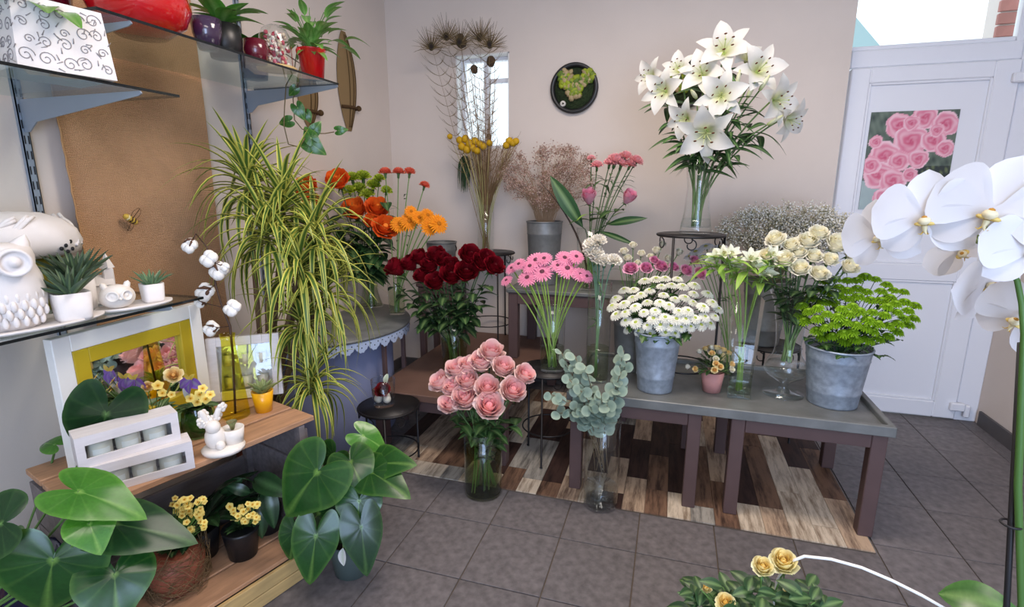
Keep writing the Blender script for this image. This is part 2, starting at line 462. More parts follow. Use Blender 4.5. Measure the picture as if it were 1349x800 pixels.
# brick wall and roof seen outside through the light above the door
M['brick'] = mat('red_brick', rgb(168, 112, 104), 0.8, noise=(20, 0.15), vary=0.12)
M['mortar'] = mat('mortar', rgb(206, 196, 190), 0.9)
bx0, by = at(1313, 30, Y=4.3).x, 4.30
bw = struct('wall_outside', MB().box((bx0 + .62, by + .105, 1.8), (1.2, .18, 3.6)), 'mortar', 'red brick wall of the house outside the door')
bme = MB().box((0, 0, 0), (.205, .03, .062), ch=.003).mesh('brick', 'brick')
for r_ in range(14):
    for c_ in range(4):
        if r_ % 2 and c_ == 0: ob('brick', bme, bw, T(bx0 + .052, by + .01, 2.15 + r_ * .074) @ Matrix.Diagonal((.47, 1, 1, 1)))
        ob('brick', bme, bw, T(bx0 + .106 + c_ * .215 + (.108 if r_ % 2 else 0), by + .01, 2.15 + r_ * .074))
o = struct('roof_outside', MB().add([(2.0, 8.0, 2.9), (2.52, 8.0, 2.9), (2.0, 8.0, 3.5), (2.0, 9.5, 2.9), (2.52, 9.5, 2.9), (2.0, 9.5, 3.5)],
    [(0, 1, 2), (3, 5, 4), (1, 4, 5, 2), (0, 3, 4, 1), (0, 2, 5, 3)], smooth=False), mat('slate_roof', rgb(150, 175, 178), 0.7), 'grey gable of a house far outside the door')

# poster of pink roses on the door
pa, pb, pz0, pz1 = 1.068, 1.50, 1.285, 1.842
rg = random.Random(5)
pros = [(a, b, c * 1.22) for a, b, c in [(.34, .86, .13), (.62, .93, .12), (.86, .86, .13), (.50, .70, .17), (.76, .70, .12), (.90, .62, .09), (.22, .55, .16), (.40, .50, .11),
        (.62, .52, .10), (.18, .36, .15), (.36, .30, .13), (.10, .70, .07), (.55, .36, .08), (.30, .12, .12), (.78, .80, .07), (.08, .46, .10), (.48, .88, .08)]]
def poster_col(u, v):
    n1 = math.sin(u * 23 + v * 11) * math.sin(v * 29 - u * 17)
    n2 = math.sin(u * 61 + 3) * math.sin(v * 47 + u * 31)
    c = mixc(rgb(58, 70, 62), rgb(120, 134, 116), .5 + .3 * n1 + .2 * n2)
    if v < .3 and u < .35: c = mixc(c, rgb(186, 205, 206), .7)
    if u > .55 and v < .45: c = mixc(rgb(44, 52, 50), rgb(106, 118, 76), max(0, n2))
    for (pu, pv, pr) in pros:
        dx, dy = (u - pu), (v - pv) * 1.29
        q = math.hypot(dx, dy); a = math.atan2(dy, dx)
        rr = pr * (1 + .05 * math.sin(3 * a + pu * 40) + .03 * math.sin(7 * a + pv * 30))
        if q < rr:
            t = q / rr
            sp = .5 + .5 * math.sin(t * 15 + a + 1.2 * math.sin(3 * a + t * 5) + pu * 20)
            c = mixc(mixc(rgb(206, 70, 110), rgb(232, 136, 160), t), rgb(248, 206, 214), min(1, sp * .6 * (0.3 + t) + .3 * t * t))
    return c
mb = MB()
mb.grid(lambda u, v: (pa + (pb - pa) * u, YD - .0175, pz0 + (pz1 - pz0) * v), 84, 108, cfn=poster_col, smooth=False)
mb.box(((pa + pb) / 2, YD - .015, (pz0 + pz1) / 2), (pb - pa, .003, pz1 - pz0), col=rgb(60, 64, 66))
tag(ob('poster', (mb, 'print')), 'poster of pink garden roses fixed to the white door', 'poster')

# ------------------------------------------------------------------ patchwork wood mat under the stands
mx0, mx1, my0, my1 = -1.42, 0.842, 2.130, 3.40
ft = thing('floor_mat', 'patchwork mat of light and dark wooden planks under the flower stands', 'floor mat', (0, 0, 0.001))
ob('backing', (MB().box(((mx0 + mx1) / 2, (my0 + my1) / 2, .003), (mx1 - mx0, my1 - my0, .004)), 'grout'), ft)
def plank_mat(name, c, c2):
    m = bpy.data.materials.new(name); m.use_nodes = True
    N = m.node_tree.nodes; L = m.node_tree.links; b = N['Principled BSDF']
    b.inputs['Roughness'].default_value = .6; b.inputs['Specular IOR Level'].default_value = .25
    tc = N.new('ShaderNodeTexCoord'); oi = N.new('ShaderNodeObjectInfo')
    ad = N.new('ShaderNodeVectorMath'); ad.operation = 'ADD'
    cm = N.new('ShaderNodeVectorMath'); cm.operation = 'SCALE'; cm.inputs['Scale'].default_value = 9.0
    cb = N.new('ShaderNodeCombineXYZ')
    for k in range(3): L.new(oi.outputs['Random'], cb.inputs[k])
    L.new(cb.outputs[0], cm.inputs[0]); L.new(tc.outputs['Object'], ad.inputs[0]); L.new(cm.outputs[0], ad.inputs[1])
    mp = N.new('ShaderNodeMapping'); mp.inputs['Scale'].default_value = (26, 3.2, 1); L.new(ad.outputs[0], mp.inputs[0])
    n = N.new('ShaderNodeTexNoise'); n.inputs['Scale'].default_value = 1.3; n.inputs['Detail'].default_value = 9; n.inputs['Roughness'].default_value = .7
    L.new(mp.outputs[0], n.inputs['Vector'])
    cr = N.new('ShaderNodeValToRGB')
    cr.color_ramp.elements[0].position = .36; cr.color_ramp.elements[0].color = (*c2, 1)
    cr.color_ramp.elements[1].position = .56; cr.color_ramp.elements[1].color = (*c, 1)
    L.new(n.outputs['Fac'], cr.inputs[0]); L.new(cr.outputs[0], b.inputs['Base Color'])
    return m
PM = [plank_mat('cream_plank', rgb(212, 196, 174), rgb(138, 118, 98)), plank_mat('tan_plank', rgb(190, 164, 138), rgb(104, 82, 68)),
      plank_mat('dark_plank', rgb(70, 50, 44), rgb(40, 28, 26)), plank_mat('grey_plank', rgb(164, 158, 148), rgb(98, 94, 88)),
      plank_mat('brown_plank', rgb(128, 98, 78), rgb(64, 46, 38))]
rg = random.Random(11)
npl = 23; pw = (mx1 - mx0) / npl
for i in range(npl):
    y = my0; first = True
    light = rg.random() < .75
    while y < my1 - .01:
        ln = rg.choice([.12, .2, .28, .36]) if first else rg.choice([.34, .42, .5, .6])
        ln = min(ln, my1 - y)
        if my1 - y - ln < .06: ln = my1 - y
        k = rg.choice([0, 0, 1, 3, 4]) if light else rg.choice([2, 2, 2, 4, 1])
        me = MB().box((0, 0, 0), (pw - .0015, ln - .002, .005)).mesh('plank', PM[k])
        ob('plank', me, ft, T(mx0 + (i + .5) * pw, y + ln / 2, .0072))
        y += ln; first = False; light = not light if rg.random() < .75 else light

# ------------------------------------------------------------------ low benches with a long zinc tray
def stool(name, label, x0, x1, y0, y1, z, leg=.055, apron=.06, zleg=(0, 0, 0, 0), group=None, cat='table', topm=None):
    t = thing(name, label, cat, ((x0 + x1) / 2, (y0 + y1) / 2, 0), group=group)
    hx, hy = (x1 - x0) / 2, (y1 - y0) / 2
    k = 0
    for sx in (-1, 1):
        for sy in (-1, 1):
            zb = zleg[k]; k += 1
            ob('leg', (MB().box((sx * (hx - leg / 2), sy * (hy - leg / 2), (z + zb) / 2), (leg, leg, z - zb), ch=.003), 'brown'), t)
    for s in (-1, 1):
        ob('apron', (MB().box((0, s * (hy - .0125), z - apron / 2), (2 * hx - 2 * leg - .002, .025, apron), ch=.002), 'brown'), t)
        ob('apron', (MB().box((s * (hx - .0125), 0, z - apron / 2), (.025, 2 * hy - 2 * leg - .002, apron), ch=.002), 'brown'), t)
    if topm:
        ob('top', (MB().box((0, 0, z + .012), (2 * hx + .02, 2 * hy + .02, .024), ch=.004), topm), t)
    return t
ZM = .0107
zt = .462
stool('bench', 'plum brown bench frame beneath the bucket of white flowers', -.398, .170, 2.225, 2.84, zt, zleg=(ZM,) * 4, group='plum brown bench frames')
stool('bench', 'plum brown bench frame beneath the bucket of green flowers', .288, .858, 2.225, 2.84, zt, zleg=(ZM,) * 4, group='plum brown bench frames')
tr = thing('zinc_tray', 'long weathered zinc tray top with raised rim on two benches', 'tray', (.23, 2.53, zt))
tx, tyh = .645, .325
ob('tray_bed', (MB().box((0, 0, .012), (2 * tx - .05, 2 * tyh - .05, .022)), 'zinc'), tr)
for s in (-1, 1):
    ob('tray_rim', (MB().box((0, s * (tyh - .0125), .0225), (2 * tx, .025, .043), ch=.003), 'zinc'), tr)
    ob('tray_rim', (MB().box((s * (tx - .0125), 0, .0225), (.025, 2 * tyh - .05, .043), ch=.003), 'zinc'), tr)
ZT = zt + .0235                                # surface of the tray

# low brown platform table at the back
ZP = .35
t = thing('platform_table', 'low wide brown table under the vase of red roses', 'table', (-1.12, 2.94, 0))
ob('top', (MB().box((0, 0, ZP - .02), (.76, 1.26, .04), ch=.004), 'platform'), t)
for sx in (-1, 1):
    for sy in (-1, 1):
        ob('leg', (MB().box((sx * .345, sy * .585, (ZP - .04 + ZM) / 2), (.06, .06, ZP - .04 - ZM), ch=.003), 'brown'), t)
for s in (-1, 1):
    ob('apron', (MB().box((0, s * .60, ZP - .07), (.62, .025, .06)), 'brown'), t)
# higher table against the back wall
ZH = .80
stool('wall_table', 'plum brown table with a zinc top against the back wall', -.955, -.20, 3.04, 3.55, ZH - .024, leg=.06, apron=.07,
      zleg=(ZP + .0005, ZP + .0005, ZM, .0005), topm='zinc')
# ------------------------------------------------------------------ flower, leaf and vase kit
def jig(c, rg, a=.06):
    k = 1 + rg.uniform(-a, a)
    return tuple(min(1, x * k) for x in c)
def rose_mesh(name, cin, cmid, cout, seed=0, opn=1.0, mt='petal'):
    rg = random.Random(seed); mb = MB()
    mb.lathe([(.05, .1), (.12, .35), (.11, .58), (.06, .66), (.0, .56)], 9, [mixc(cin, cmid, .3)] * 5)
    layers = [(3, .15, .78, .0), (3, .21, .82, .06), (4, .275, .83, .14), (4, .33, .80, .22), (5, .385, .72, .36), (6, .44, .58, .50)]
    kk = len(layers) - 1
    a = rg.uniform(0, 6)
    for k, (n, Rr, H, cu) in enumerate(layers):
        if k >= 3: Rr = .30 + (Rr - .30) * opn; cu *= opn; H = H + (1 - opn) * .15
        half = PI / n * (1.5 if k < 4 else 1.35)
        for j in range(n):
            a0 = a + 2 * PI * j / n + rg.uniform(-.12, .12)
            hh = H * rg.uniform(.93, 1.05); tilt = rg.uniform(-.03, .05)
            def fn(u, v, a0=a0, hh=hh, Rr=Rr, cu=cu, half=half, tilt=tilt):
                s = u * 2 - 1
                wv = min(1, .35 + 1.4 * v) if v < .6 else 1 - .5 * ((v - .6) / .4) ** 2
                ang = a0 + s * half * wv
                r = Rr * (.28 + .72 * math.sin(v * PI / 2)) * (1 + .05 * s) + tilt * v
                c = max(0, (v - .62) / .38)
                r += cu * c * c * Rr * .55
                z = hh * v * (1 - .10 * s * s * v) - cu * c * c * hh * .30
                return (r * math.cos(ang), r * math.sin(ang), z + .02)
            f = k / kk
            base = mixc(cin, cmid, f * 1.6) if f < .6 else mixc(cmid, cout, (f - .6) / .4)
            edge = mixc(cmid, cout, .3 + .7 * f)
            bj = jig(base, rg); ej = jig(edge, rg)
            mb.grid(fn, 6, 6, cfn=lambda u, v, bj=bj, ej=ej: mixc(bj, ej, v ** 2 * .8 + .2 * abs(u - .5)))
        a += 1.1
    rm = max(math.hypot(v[0], v[1]) for v in mb.V)
    mb.V = [(v[0] * .5 / rm, v[1] * .5 / rm, v[2] * .5 / rm * .95) for v in mb.V]
    return mb.mesh(name, mt)
def calyx_mesh():
    mb = MB(); g = rgb(74, 106, 52)
    mb.blob((0, 0, -.02), .10, 8, 5, g, (1, 1, .9))
    for j in range(5):
        a = 2 * PI * j / 5
        mb.grid(lambda u, v: ((.08 + .24 * v) * math.cos(a) + (u - .5) * .1 * (1 - v) * -math.sin(a), (.08 + .24 * v) * math.sin(a) + (u - .5) * .1 * (1 - v) * math.cos(a), .02 + .10 * v - .22 * v * v), 2, 4, cfn=lambda u, v: g)
    return mb.mesh('calyx', 'leaf')
CALYX = calyx_mesh()
def strip_petal(mb, a, r0, r1, w, z0, z1, curl, c0, c1, n=4, tw=0.0):
    ca, sa = math.cos(a), math.sin(a)
    def fn(u, v):
        s = (u - .5)
        ww = w * (math.sin(PI * min(1, .12 + v * .80)) ** .6) if v < .98 else w * .35
        r = r0 + (r1 - r0) * v
        z = z0 + (z1 - z0) * v - curl * v * v + abs(s) * w * .35 + s * tw
        return (r * ca - s * ww * sa, r * sa + s * ww * ca, z)
    mb.grid(fn, 2, n, cfn=lambda u, v: mixc(c0, c1, v))
def gerbera_mesh(name, c0, c1, ceye, seed=0):
    rg = random.Random(seed); mb = MB()
    for (n, r1, w, z, zz, r0) in ((24, .50, .092, .03, .04, .10), (22, .43, .085, .05, .10, .09), (20, .27, .06, .07, .13, .07), (16, .19, .045, .08, .14, .06)):
        for j in range(n):
            a = 2 * PI * (j + rg.uniform(-.25, .25)) / n
            strip_petal(mb, a, r0, r1 * rg.uniform(.93, 1.03), w, z, zz, .05, jig(c0, rg), jig(c1, rg), 4)
    mb.blob((0, 0, .08), .115, 10, 5, ceye, (1, 1, .55))
    for j in range(26):
        a = j * 2.4; r = .105 * math.sqrt(j / 26)
        mb.blob((r * math.cos(a), r * math.sin(a), .14 - r * .3), .014, 5, 4, mixc(ceye, c1, .35))
    mb.lathe([(.02, -.14), (.10, -.05), (.17, .02)], 10, rgb(84, 112, 48))
    return mb.mesh(name, 'petal')
def carnation_mesh(name, c0, c1, seed=0, n=34):
    rg = random.Random(seed); mb = MB()
    for j in range(n):
        a = j * 2.3999; t = (j + .5) / n
        el = PI / 2 * (1 - t) ** .8
        L = .46 + .05 * rg.random()
        dr = Vector((math.cos(a) * math.cos(el), math.sin(a) * math.cos(el), math.sin(el) * .85))
        sd = Vector((-math.sin(a), math.cos(a), 0)); nn = dr.cross(sd)
        ph = rg.uniform(0, 6); cc = jig(mixc(c0, c1, rg.random()), rg)
        def fn(u, v):
            s = u * 2 - 1
            p = dr * (L * v * (1 - .12 * s * s)) + sd * (s * .20 * (v ** .7)) + nn * (.045 * math.sin(s * 6 + ph) * v)
            if v > .99: p += dr * (.035 * (1 if int(u * 6) % 2 else -1))
            return p + Vector((0, 0, .06))
        mb.grid(fn, 6, 3, cfn=lambda u, v: mixc(mixc(cc, c0, .5), cc, v))
    mb.lathe([(.03, -.32), (.085, -.26), (.095, -.05), (.14, .06)], 8, rgb(98, 128, 78))
    return mb.mesh(name, 'petal')
def pompon_mesh(name, cp, cedge, ceye, rings, flat=.6, seed=0, w=.15):
    """button or spray chrysanthemum, axis +Z, diameter 1"""
    rg = random.Random(seed); mb = MB()
    for (n, r1, r0, z0, z1, cu) in rings:
        for j in range(n):
            a = 2 * PI * (j + rg.uniform(-.2, .2)) / n
            strip_petal(mb, a, r0, r1 * rg.uniform(.95, 1.04), w, z0, z1, cu, jig(cp, rg, .05), jig(cedge, rg, .05), 3)
    mb.blob((0, 0, rings[-1][3]), .15, 9, 4, ceye, (1, 1, .5))
    mb.lathe([(.03, -.20), (.14, -.08), (.22, .0)], 8, rgb(80, 110, 50))
    return mb.mesh(name, 'petal')
def leaf_mesh(name, L=1.0, W=.4, c0=rgb(40, 78, 34), c1=rgb(66, 108, 48), vein=None, droop=.25, cup=.12, n=8, mt='leaf', peak=.45, ser=0.0):
    mb = MB(); vein = vein or mixc(c1, rgb(150, 180, 110), .4)
    def wf(v):
        return (W / 2) * (math.sin(PI * v ** (math.log(.5) / math.log(peak))) ** .8 if 0 < v < 1 else 0.0) + .004
    def fn(u, v):
        s = u * 2 - 1; w = wf(v)
        if ser and v > .05: w *= 1 + ser * (1 if int(v * n) % 2 else -1)
        return (s * w, L * v, abs(s) * w * cup * 2 - droop * L * v * v + .05 * L * math.sin(v * PI))
    mb.grid(fn, 4, n, cfn=lambda u, v: vein if abs(u - .5) < .1 else mixc(c0, c1, abs(u - .5) * 2))
    return mb.mesh(name, mt)
def vd_(d, vs): return min(abs(d - v) for v in vs)
def heart_leaf_mesh(name, c0, c1, cv, fold=.10, droop=.30, seed=0, asp=1.0):
    """anthurium leaf: petiole joins at the origin, tip at (0,1,0), lobes behind"""
    rg = random.Random(seed); mb = MB()
    na, nr = 72, 8
    prof = [(0, 1.0), (5, .93), (12, .82), (22, .70), (36, .61), (52, .56), (70, .53), (90, .515), (110, .53), (128, .56), (142, .585), (153, .56), (161, .46), (168, .30), (174, .17), (180, .10)]
    def rad(d):
        for (a, r1), (b, r2) in zip(prof, prof[1:]):
            if d <= b:
                t = (d - a) / (b - a)
                return r1 + (r2 - r1) * t
        return prof[-1][1]
    veins = [0, 38, 72, 108, 146]
    V, Cc = [(0, 0, 0)], [cv]
    for k in range(1, nr + 1):
        q = k / nr
        for j in range(na):
            dg = 360 * j / na
            dd = dg if dg <= 180 else 360 - dg
            r = rad(dd) * q
            x, y = r * math.sin(R(dg)) * asp, r * math.cos(R(dg))
            z = -droop * max(0, y) ** 2 + fold * abs(x) - .25 * abs(x) ** 2 - .12 * max(0, -y) ** 1.5
            z += .003 * math.cos((vd_(dd, veins)) * PI / 18) * q + .02 * math.sin(R(dg) * 3 + seed) * q * q
            V.append((x, y, z))
            vd = min(abs(dd - v) for v in veins)
            c = mixc(c0, c1, q * .5 + .2 * math.sin(x * 9) * math.sin(y * 11 + seed))
            if vd < 2.6 and q < .92: c = mixc(c, cv, .5 if dd < 4 else .12)
            if k == nr: c = mixc(c, cv, .25)
            Cc.append(c)
    F = []
    for j in range(na):
        j2 = (j + 1) % na
        F.append((0, 1 + j2, 1 + j))
        for k in range(nr - 1):
            F.append((1 + k * na + j, 1 + k * na + j2, 1 + (k + 1) * na + j2, 1 + (k + 1) * na + j))
    mb.add(V, F, Cc)
    return mb.mesh(name, 'gloss_leaf')
# blooms
G_STEM, G_DARK, G_PALE = rgb(88, 128, 56), rgb(46, 76, 38), rgb(140, 172, 96)
PINKROSE = [rose_mesh('bloom', rgb(240, 150, 158), rgb(248, 188, 184), rgb(254, 226, 216), s, .74) for s in (1, 2, 3)]
REDROSE = [rose_mesh('bloom', rgb(66, 0, 10), rgb(108, 5, 20), rgb(134, 13, 30), s, .72) for s in (4, 5)]
ORROSE = [rose_mesh('bloom', rgb(248, 156, 54), rgb(246, 120, 40), rgb(240, 98, 36), s, .8) for s in (6, 7)]
CREAMROSE = [rose_mesh('bloom', rgb(248, 240, 196), rgb(251, 246, 218), rgb(252, 248, 232), s, .88, 'petal_pale') for s in (8, 9, 10)]
PEACHROSE = [rose_mesh('bloom', rgb(240, 180, 90), rgb(246, 214, 140), rgb(250, 232, 176), 31, .95, 'petal_pale')]
SPRAYROSE = [rose_mesh('bloom', rgb(186, 60, 120), rgb(214, 110, 156), rgb(238, 178, 200), s, 1.0) for s in (11, 12)]
LISI = [rose_mesh('bloom', rgb(232, 226, 176), rgb(244, 238, 214), rgb(250, 246, 232), 13, .9, 'petal_pale')]
YELROSE = [rose_mesh('bloom', rgb(248, 204, 96), rgb(252, 228, 140), rgb(253, 244, 196), s, .9) for s in (14, 15)]
PEONY = [rose_mesh('bloom', rgb(206, 80, 120), rgb(236, 140, 168), rgb(244, 180, 196), 16, .4)]
GERB_P = [gerbera_mesh('bloom', rgb(226, 112, 150), rgb(250, 168, 196), rgb(86, 40, 50), s) for s in (1, 2)]
GERB_O = [gerbera_mesh('bloom', rgb(226, 110, 10), rgb(252, 166, 30), rgb(196, 116, 20), 3)]
CARN_W = [carnation_mesh('bloom', rgb(236, 228, 208), rgb(252, 248, 240), 1)]
CARN_O = [carnation_mesh('bloom', rgb(234, 104, 78), rgb(248, 140, 108), 2)]
CARN_P = [carnation_mesh('bloom', rgb(246, 164, 168), rgb(253, 204, 204), 3)]
CHRYS_Y = [carnation_mesh('bloom', rgb(150, 176, 30), rgb(206, 216, 84), 4, 30)]
SANT_W = [pompon_mesh('bloom', rgb(240, 238, 216), rgb(252, 250, 240), rgb(186, 200, 90),
          [(18, .50, .12, .06, .02, .02), (16, .44, .12, .10, .10, .02), (13, .36, .10, .14, .17, .02), (10, .26, .08, .18, .22, .0)], seed=1)]
SANT_G = [pompon_mesh('bloom', rgb(96, 140, 16), rgb(146, 188, 36), rgb(160, 200, 54),
          [(16, .50, .15, .08, -.02, .03), (15, .46, .14, .14, .08, .03), (13, .38, .12, .20, .18, .02), (10, .28, .08, .25, .26, .01), (7, .16, .05, .28, .30, .0)], seed=2)]
DAISY = [pompon_mesh('bloom', rgb(246, 240, 236), rgb(253, 251, 250), rgb(200, 190, 90),
         [(18, .50, .10, .05, .04, .03), (14, .42, .10, .09, .13, .03), (10, .26, .08, .12, .18, .0)], seed=3)]
LEAF_ROSE = [leaf_mesh('leaf', 1, .62, rgb(34, 62, 32), rgb(58, 92, 46), droop=.25, n=8, ser=.03), leaf_mesh('leaf', 1, .55, rgb(44, 74, 38), rgb(70, 104, 54), droop=.35)]
LEAF_DARK = [leaf_mesh('leaf', 1, .58, rgb(24, 48, 28), rgb(46, 74, 42), droop=.3), leaf_mesh('leaf', 1, .5, rgb(32, 58, 32), rgb(54, 84, 46), droop=.15)]
LEAF_LILY = [leaf_mesh('leaf', 1, .20, rgb(38, 72, 36), rgb(66, 100, 54), droop=.45, peak=.4), leaf_mesh('leaf', 1, .17, rgb(32, 60, 34), rgb(54, 88, 46), droop=.2, peak=.4)]
LEAF_LIGHT = [leaf_mesh('leaf', 1, .24, rgb(116, 158, 50), rgb(160, 194, 84), droop=.3, peak=.4), leaf_mesh('leaf', 1, .20, rgb(100, 148, 46), rgb(146, 184, 76), droop=.1)]
LEAF_WIDE = [leaf_mesh('leaf', 1, .72, rgb(34, 66, 38), rgb(54, 92, 50), droop=.35)]
LEAF_MUM = [leaf_mesh('leaf', 1, .6, rgb(30, 62, 28), rgb(54, 92, 38), droop=.3, ser=.18, n=10)]

def vase_outline(t, prof, water=None, wmat='water', n=28, mt='glass', base_th=.012):
    """glass vase (outer wall, rolled rim, thick foot) under thing t; water body as a part"""
    r0 = prof[0][0]; rt, ztp = prof[-1]
    mb = MB()
    mb.lathe([(0, 0)] + prof + [(rt - .003, ztp + .001), (rt - .004, ztp - .004)], n)
    mb.lathe([(0, base_th), (max(r0 - .004, .004), base_th)], n)
    ob('glass_body', (mb, mt), t)
    if water:
        pts = [(max(r - .004, .003), z) for r, z in prof if z > base_th and z < water]
        def rz(z):
            for (ra, za), (rb, zb) in zip(prof, prof[1:]):
                if za <= z <= zb and zb > za: return ra + (rb - ra) * (z - za) / (zb - za)
            return prof[0][0]
        ob('water', (MB().lathe([(0, base_th + .001), (rz(base_th) - .004, base_th + .001)] + pts + [(rz(water) - .004, water), (0, water)], n), wmat), t)
def bucket(name, label, p, rb, rt, h, mt='zinc_bucket', group=None, ribs=(.25, .8), cat='bucket'):
    t = thing(name, label, cat, p, group=group)
    mb = MB(); prof = [(0, 0), (rb, 0), (rb + .001, .006)]
    for q in ribs:
        r = rb + (rt - rb) * q
        prof += [(r - .0005, h * q - .006), (r + .0025, h * q), (r + .001, h * q + .006)]
    prof += [(rt, h - .008)]
    mb.lathe(prof, 32)
    mb.lathe([(rt, h - .008), (rt - .004, h - .01), (rb - .003, .01), (0, .01)], 32)
    ob('body', (mb, mt), t)
    ob('rim', (MB().tube([(rt * math.cos(a), rt * math.sin(a), h - .005) for a in [2 * PI * k / 32 for k in range(32)]], .005, 6, closed=True), mt), t)
    return t
def flower(name, label, cat, base, neck, head, bloom, size, group=None, face=None, stem_r=.0028, stem_c=G_STEM, leaves=(), calyx=True,
           rg=rnd, bloom_name='bloom', tilt=.5, spin=None, extra=None):
    """one cut stem: stem, bloom (> calyx), leaves.  base/neck/head are places in the room"""
    base, neck, head = Vector(base), Vector(neck), Vector(head)
    t = thing(name, label, cat, base, group=group)
    pts = [p - base for p in bez(base, neck * 1.0, head, 9)]
    tang = (pts[-1] - pts[-3]).normalized()
    dirn = tang
    if face is not None: dirn = (tang * (1 - tilt) + Vector(face).normalized() * tilt).normalized()
    hb = head - dirn * size * .35 - base
    pts[-1] = hb; 
    if len(pts) > 2: pts[-2] = (pts[-3] + pts[-1]) / 2
    cs = [mixc(G_PALE, stem_c, .3 + .7 * i / 9) for i in range(10)]
    ob('stem', (MB().tube(pts, stem_r, 6, cs), 'stem'), t)
    b = ob(bloom_name, rg.choice(bloom), t, zframe(dirn, hb, size, rg.uniform(0, 6) if spin is None else spin))
    if calyx: ob('calyx', CALYX, b)
    for (q, lm, ls) in leaves:
        i = min(8, int(q * 9)); p = pts[i].lerp(pts[i + 1], q * 9 - i)
        a = rg.uniform(0, 2 * PI)
        d = Vector((math.cos(a), math.sin(a), rg.uniform(-.1, .5)))
        ob('leaf', rg.choice(lm), t, yframe(d, (0, 0, 1), p, ls * rg.uniform(.8, 1.2)))
    if extra: extra(t, pts, hb, dirn)
    return t
ORD = ['', 'second', 'third', 'fourth', 'fifth', 'sixth', 'seventh', 'eighth', 'ninth', 'tenth', 'eleventh', 'twelfth', 'thirteenth', 'fourteenth', 'fifteenth', 'sixteenth', 'seventeenth', 'eighteenth', 'nineteenth', 'twentieth']
def labels(heads, noun, where):
    """one label for each stem, counted from the left of the bunch"""
    order = sorted(range(len(heads)), key=lambda i: heads[i][0])
    out = [None] * len(heads)
    for k, i in enumerate(order):
        if k == 0: out[i] = f'leftmost {noun} {where}'
        elif k == len(order) - 1: out[i] = f'rightmost {noun} {where}'
        else: out[i] = f'{ORD[k]} {noun} from the left {where}'
    return out
CAMP = Vector((0, 0, CAMH))
def bouquet(name, noun, where, cat, group, base, neck, heads, bloom, Y0, rg, leaves=None, depth=None, tilt=.55, up=.35, stem_r=.0028, stem_c=G_STEM,
            calyx=True, spread=.02, sizek=1.0, maxd=None):
    """heads: (u, v, diameter in pixels[, dY])"""
    L = labels(heads, noun, where)
    vm = sum(h[1] for h in heads) / len(heads)
    for h, lb in zip(heads, L):
        dy = h[3] if len(h) > 3 else (depth or 0.0) * (vm - h[1]) / 30.0
        P = at(h[0], h[1], Y=Y0 + dy)
        if P.x < XL + .12: P = at(h[0], h[1], X=XL + .12)
        size = h[2] * mpp(P) * sizek * 1.08
        b = Vector(base) + Vector((rg.uniform(-spread, spread), rg.uniform(-spread, spread), 0))
        nk = Vector(neck) + (Vector((P.x - neck[0], P.y - neck[1], 0)) * .12)
        out = Vector((P.x - neck[0], P.y - neck[1], 0))
        tocam = (CAMP - P).normalized()
        face = tocam * .8 + Vector((0, 0, up)) + out * 2.0
        lv = [(rg.uniform(*l[0]), l[1], l[2]) for l in (leaves or []) for _ in range(l[3])]
        flower(name, lb, cat, b, nk, P, bloom, size, group, face, stem_r, stem_c, lv, calyx, rg, tilt=tilt)
# ------------------------------------------------------------------ wrought iron plant stands
def iron_stand(label, c, z0, z1, r, group='black wrought iron plant stands', nleg=3, rot=0.3, name='plant_stand', low=.3, solid=True, scroll=True):
    t = thing(name, label, 'plant stand', (c[0], c[1], z0), group=group)
    h = z1 - z0
    ring = lambda rr, z: [(rr * math.cos(a), rr * math.sin(a), z) for a in [2 * PI * k / 28 for k in range(28)]]
    ob('rim', (MB().tube(ring(r, h - .008), .0065, 6, closed=True), 'iron'), t)
    if solid: ob('top_plate', (MB().lathe([(0, h - .012), (r - .004, h - .012), (r - .004, h - .003), (0, h - .003)], 28), 'iron'), t)
    ob('brace_ring', (MB().tube(ring(r * .93, h * low), .004, 5, closed=True), 'iron'), t)
    for k in range(nleg):
        a = rot + 2 * PI * k / nleg
        ca, sa = math.cos(a), math.sin(a)
        ob('leg', (MB().tube([(r * ca, r * sa, h - .012), (r * ca, r * sa, .01), (r * ca * 1.02, r * sa * 1.02, 0.004)], [.006, .006, .009], 6), 'iron'), t)
    if scroll:
        for k in range(nleg * 2):
            a = rot + 2 * PI * (k + .5) / (nleg * 2)
            pts = []
            for i in range(16):
                q = i / 15 * 1.6 * PI; s = .028 * (1 - .45 * i / 15)
                off = (math.sin(q) * s) / r
                pts.append((r * .985 * math.cos(a + off), r * .985 * math.sin(a + off), h - .045 + math.cos(q) * s))
            ob('scroll', (MB().tube(pts, .003, 5), 'iron'), t)
    return t
SB = Vector((-1.31, 2.165, 0))
iron_stand('low black round iron stand carrying the glass with one red rose', SB, .0015, .345, .15, rot=.9)
GS = Vector((-.565, 2.50, 0))
iron_stand('black round iron stand carrying the vase of pink gerberas', GS, ZM + .0005, .505, .145, rot=-1.57, low=.35)
LS = at(905, 486, Z=ZT); LS = Vector((.085, 2.68, 0))
iron_stand('tall black iron stand on the zinc tray carrying the lilies', LS, ZT + .0005, 1.195, .155, rot=.0, low=.06)
DS = Vector((-1.20, 3.38, 0))
iron_stand('black iron stand carrying the tall dried bouquet', DS, ZP + .0005, .985, .175, rot=-.9, low=.22)
BS = Vector((.565, 3.10, 0))
iron_stand("black iron stand behind the zinc tray carrying the baby's breath", BS, .0015, .56, .15, rot=-.5, low=.5)

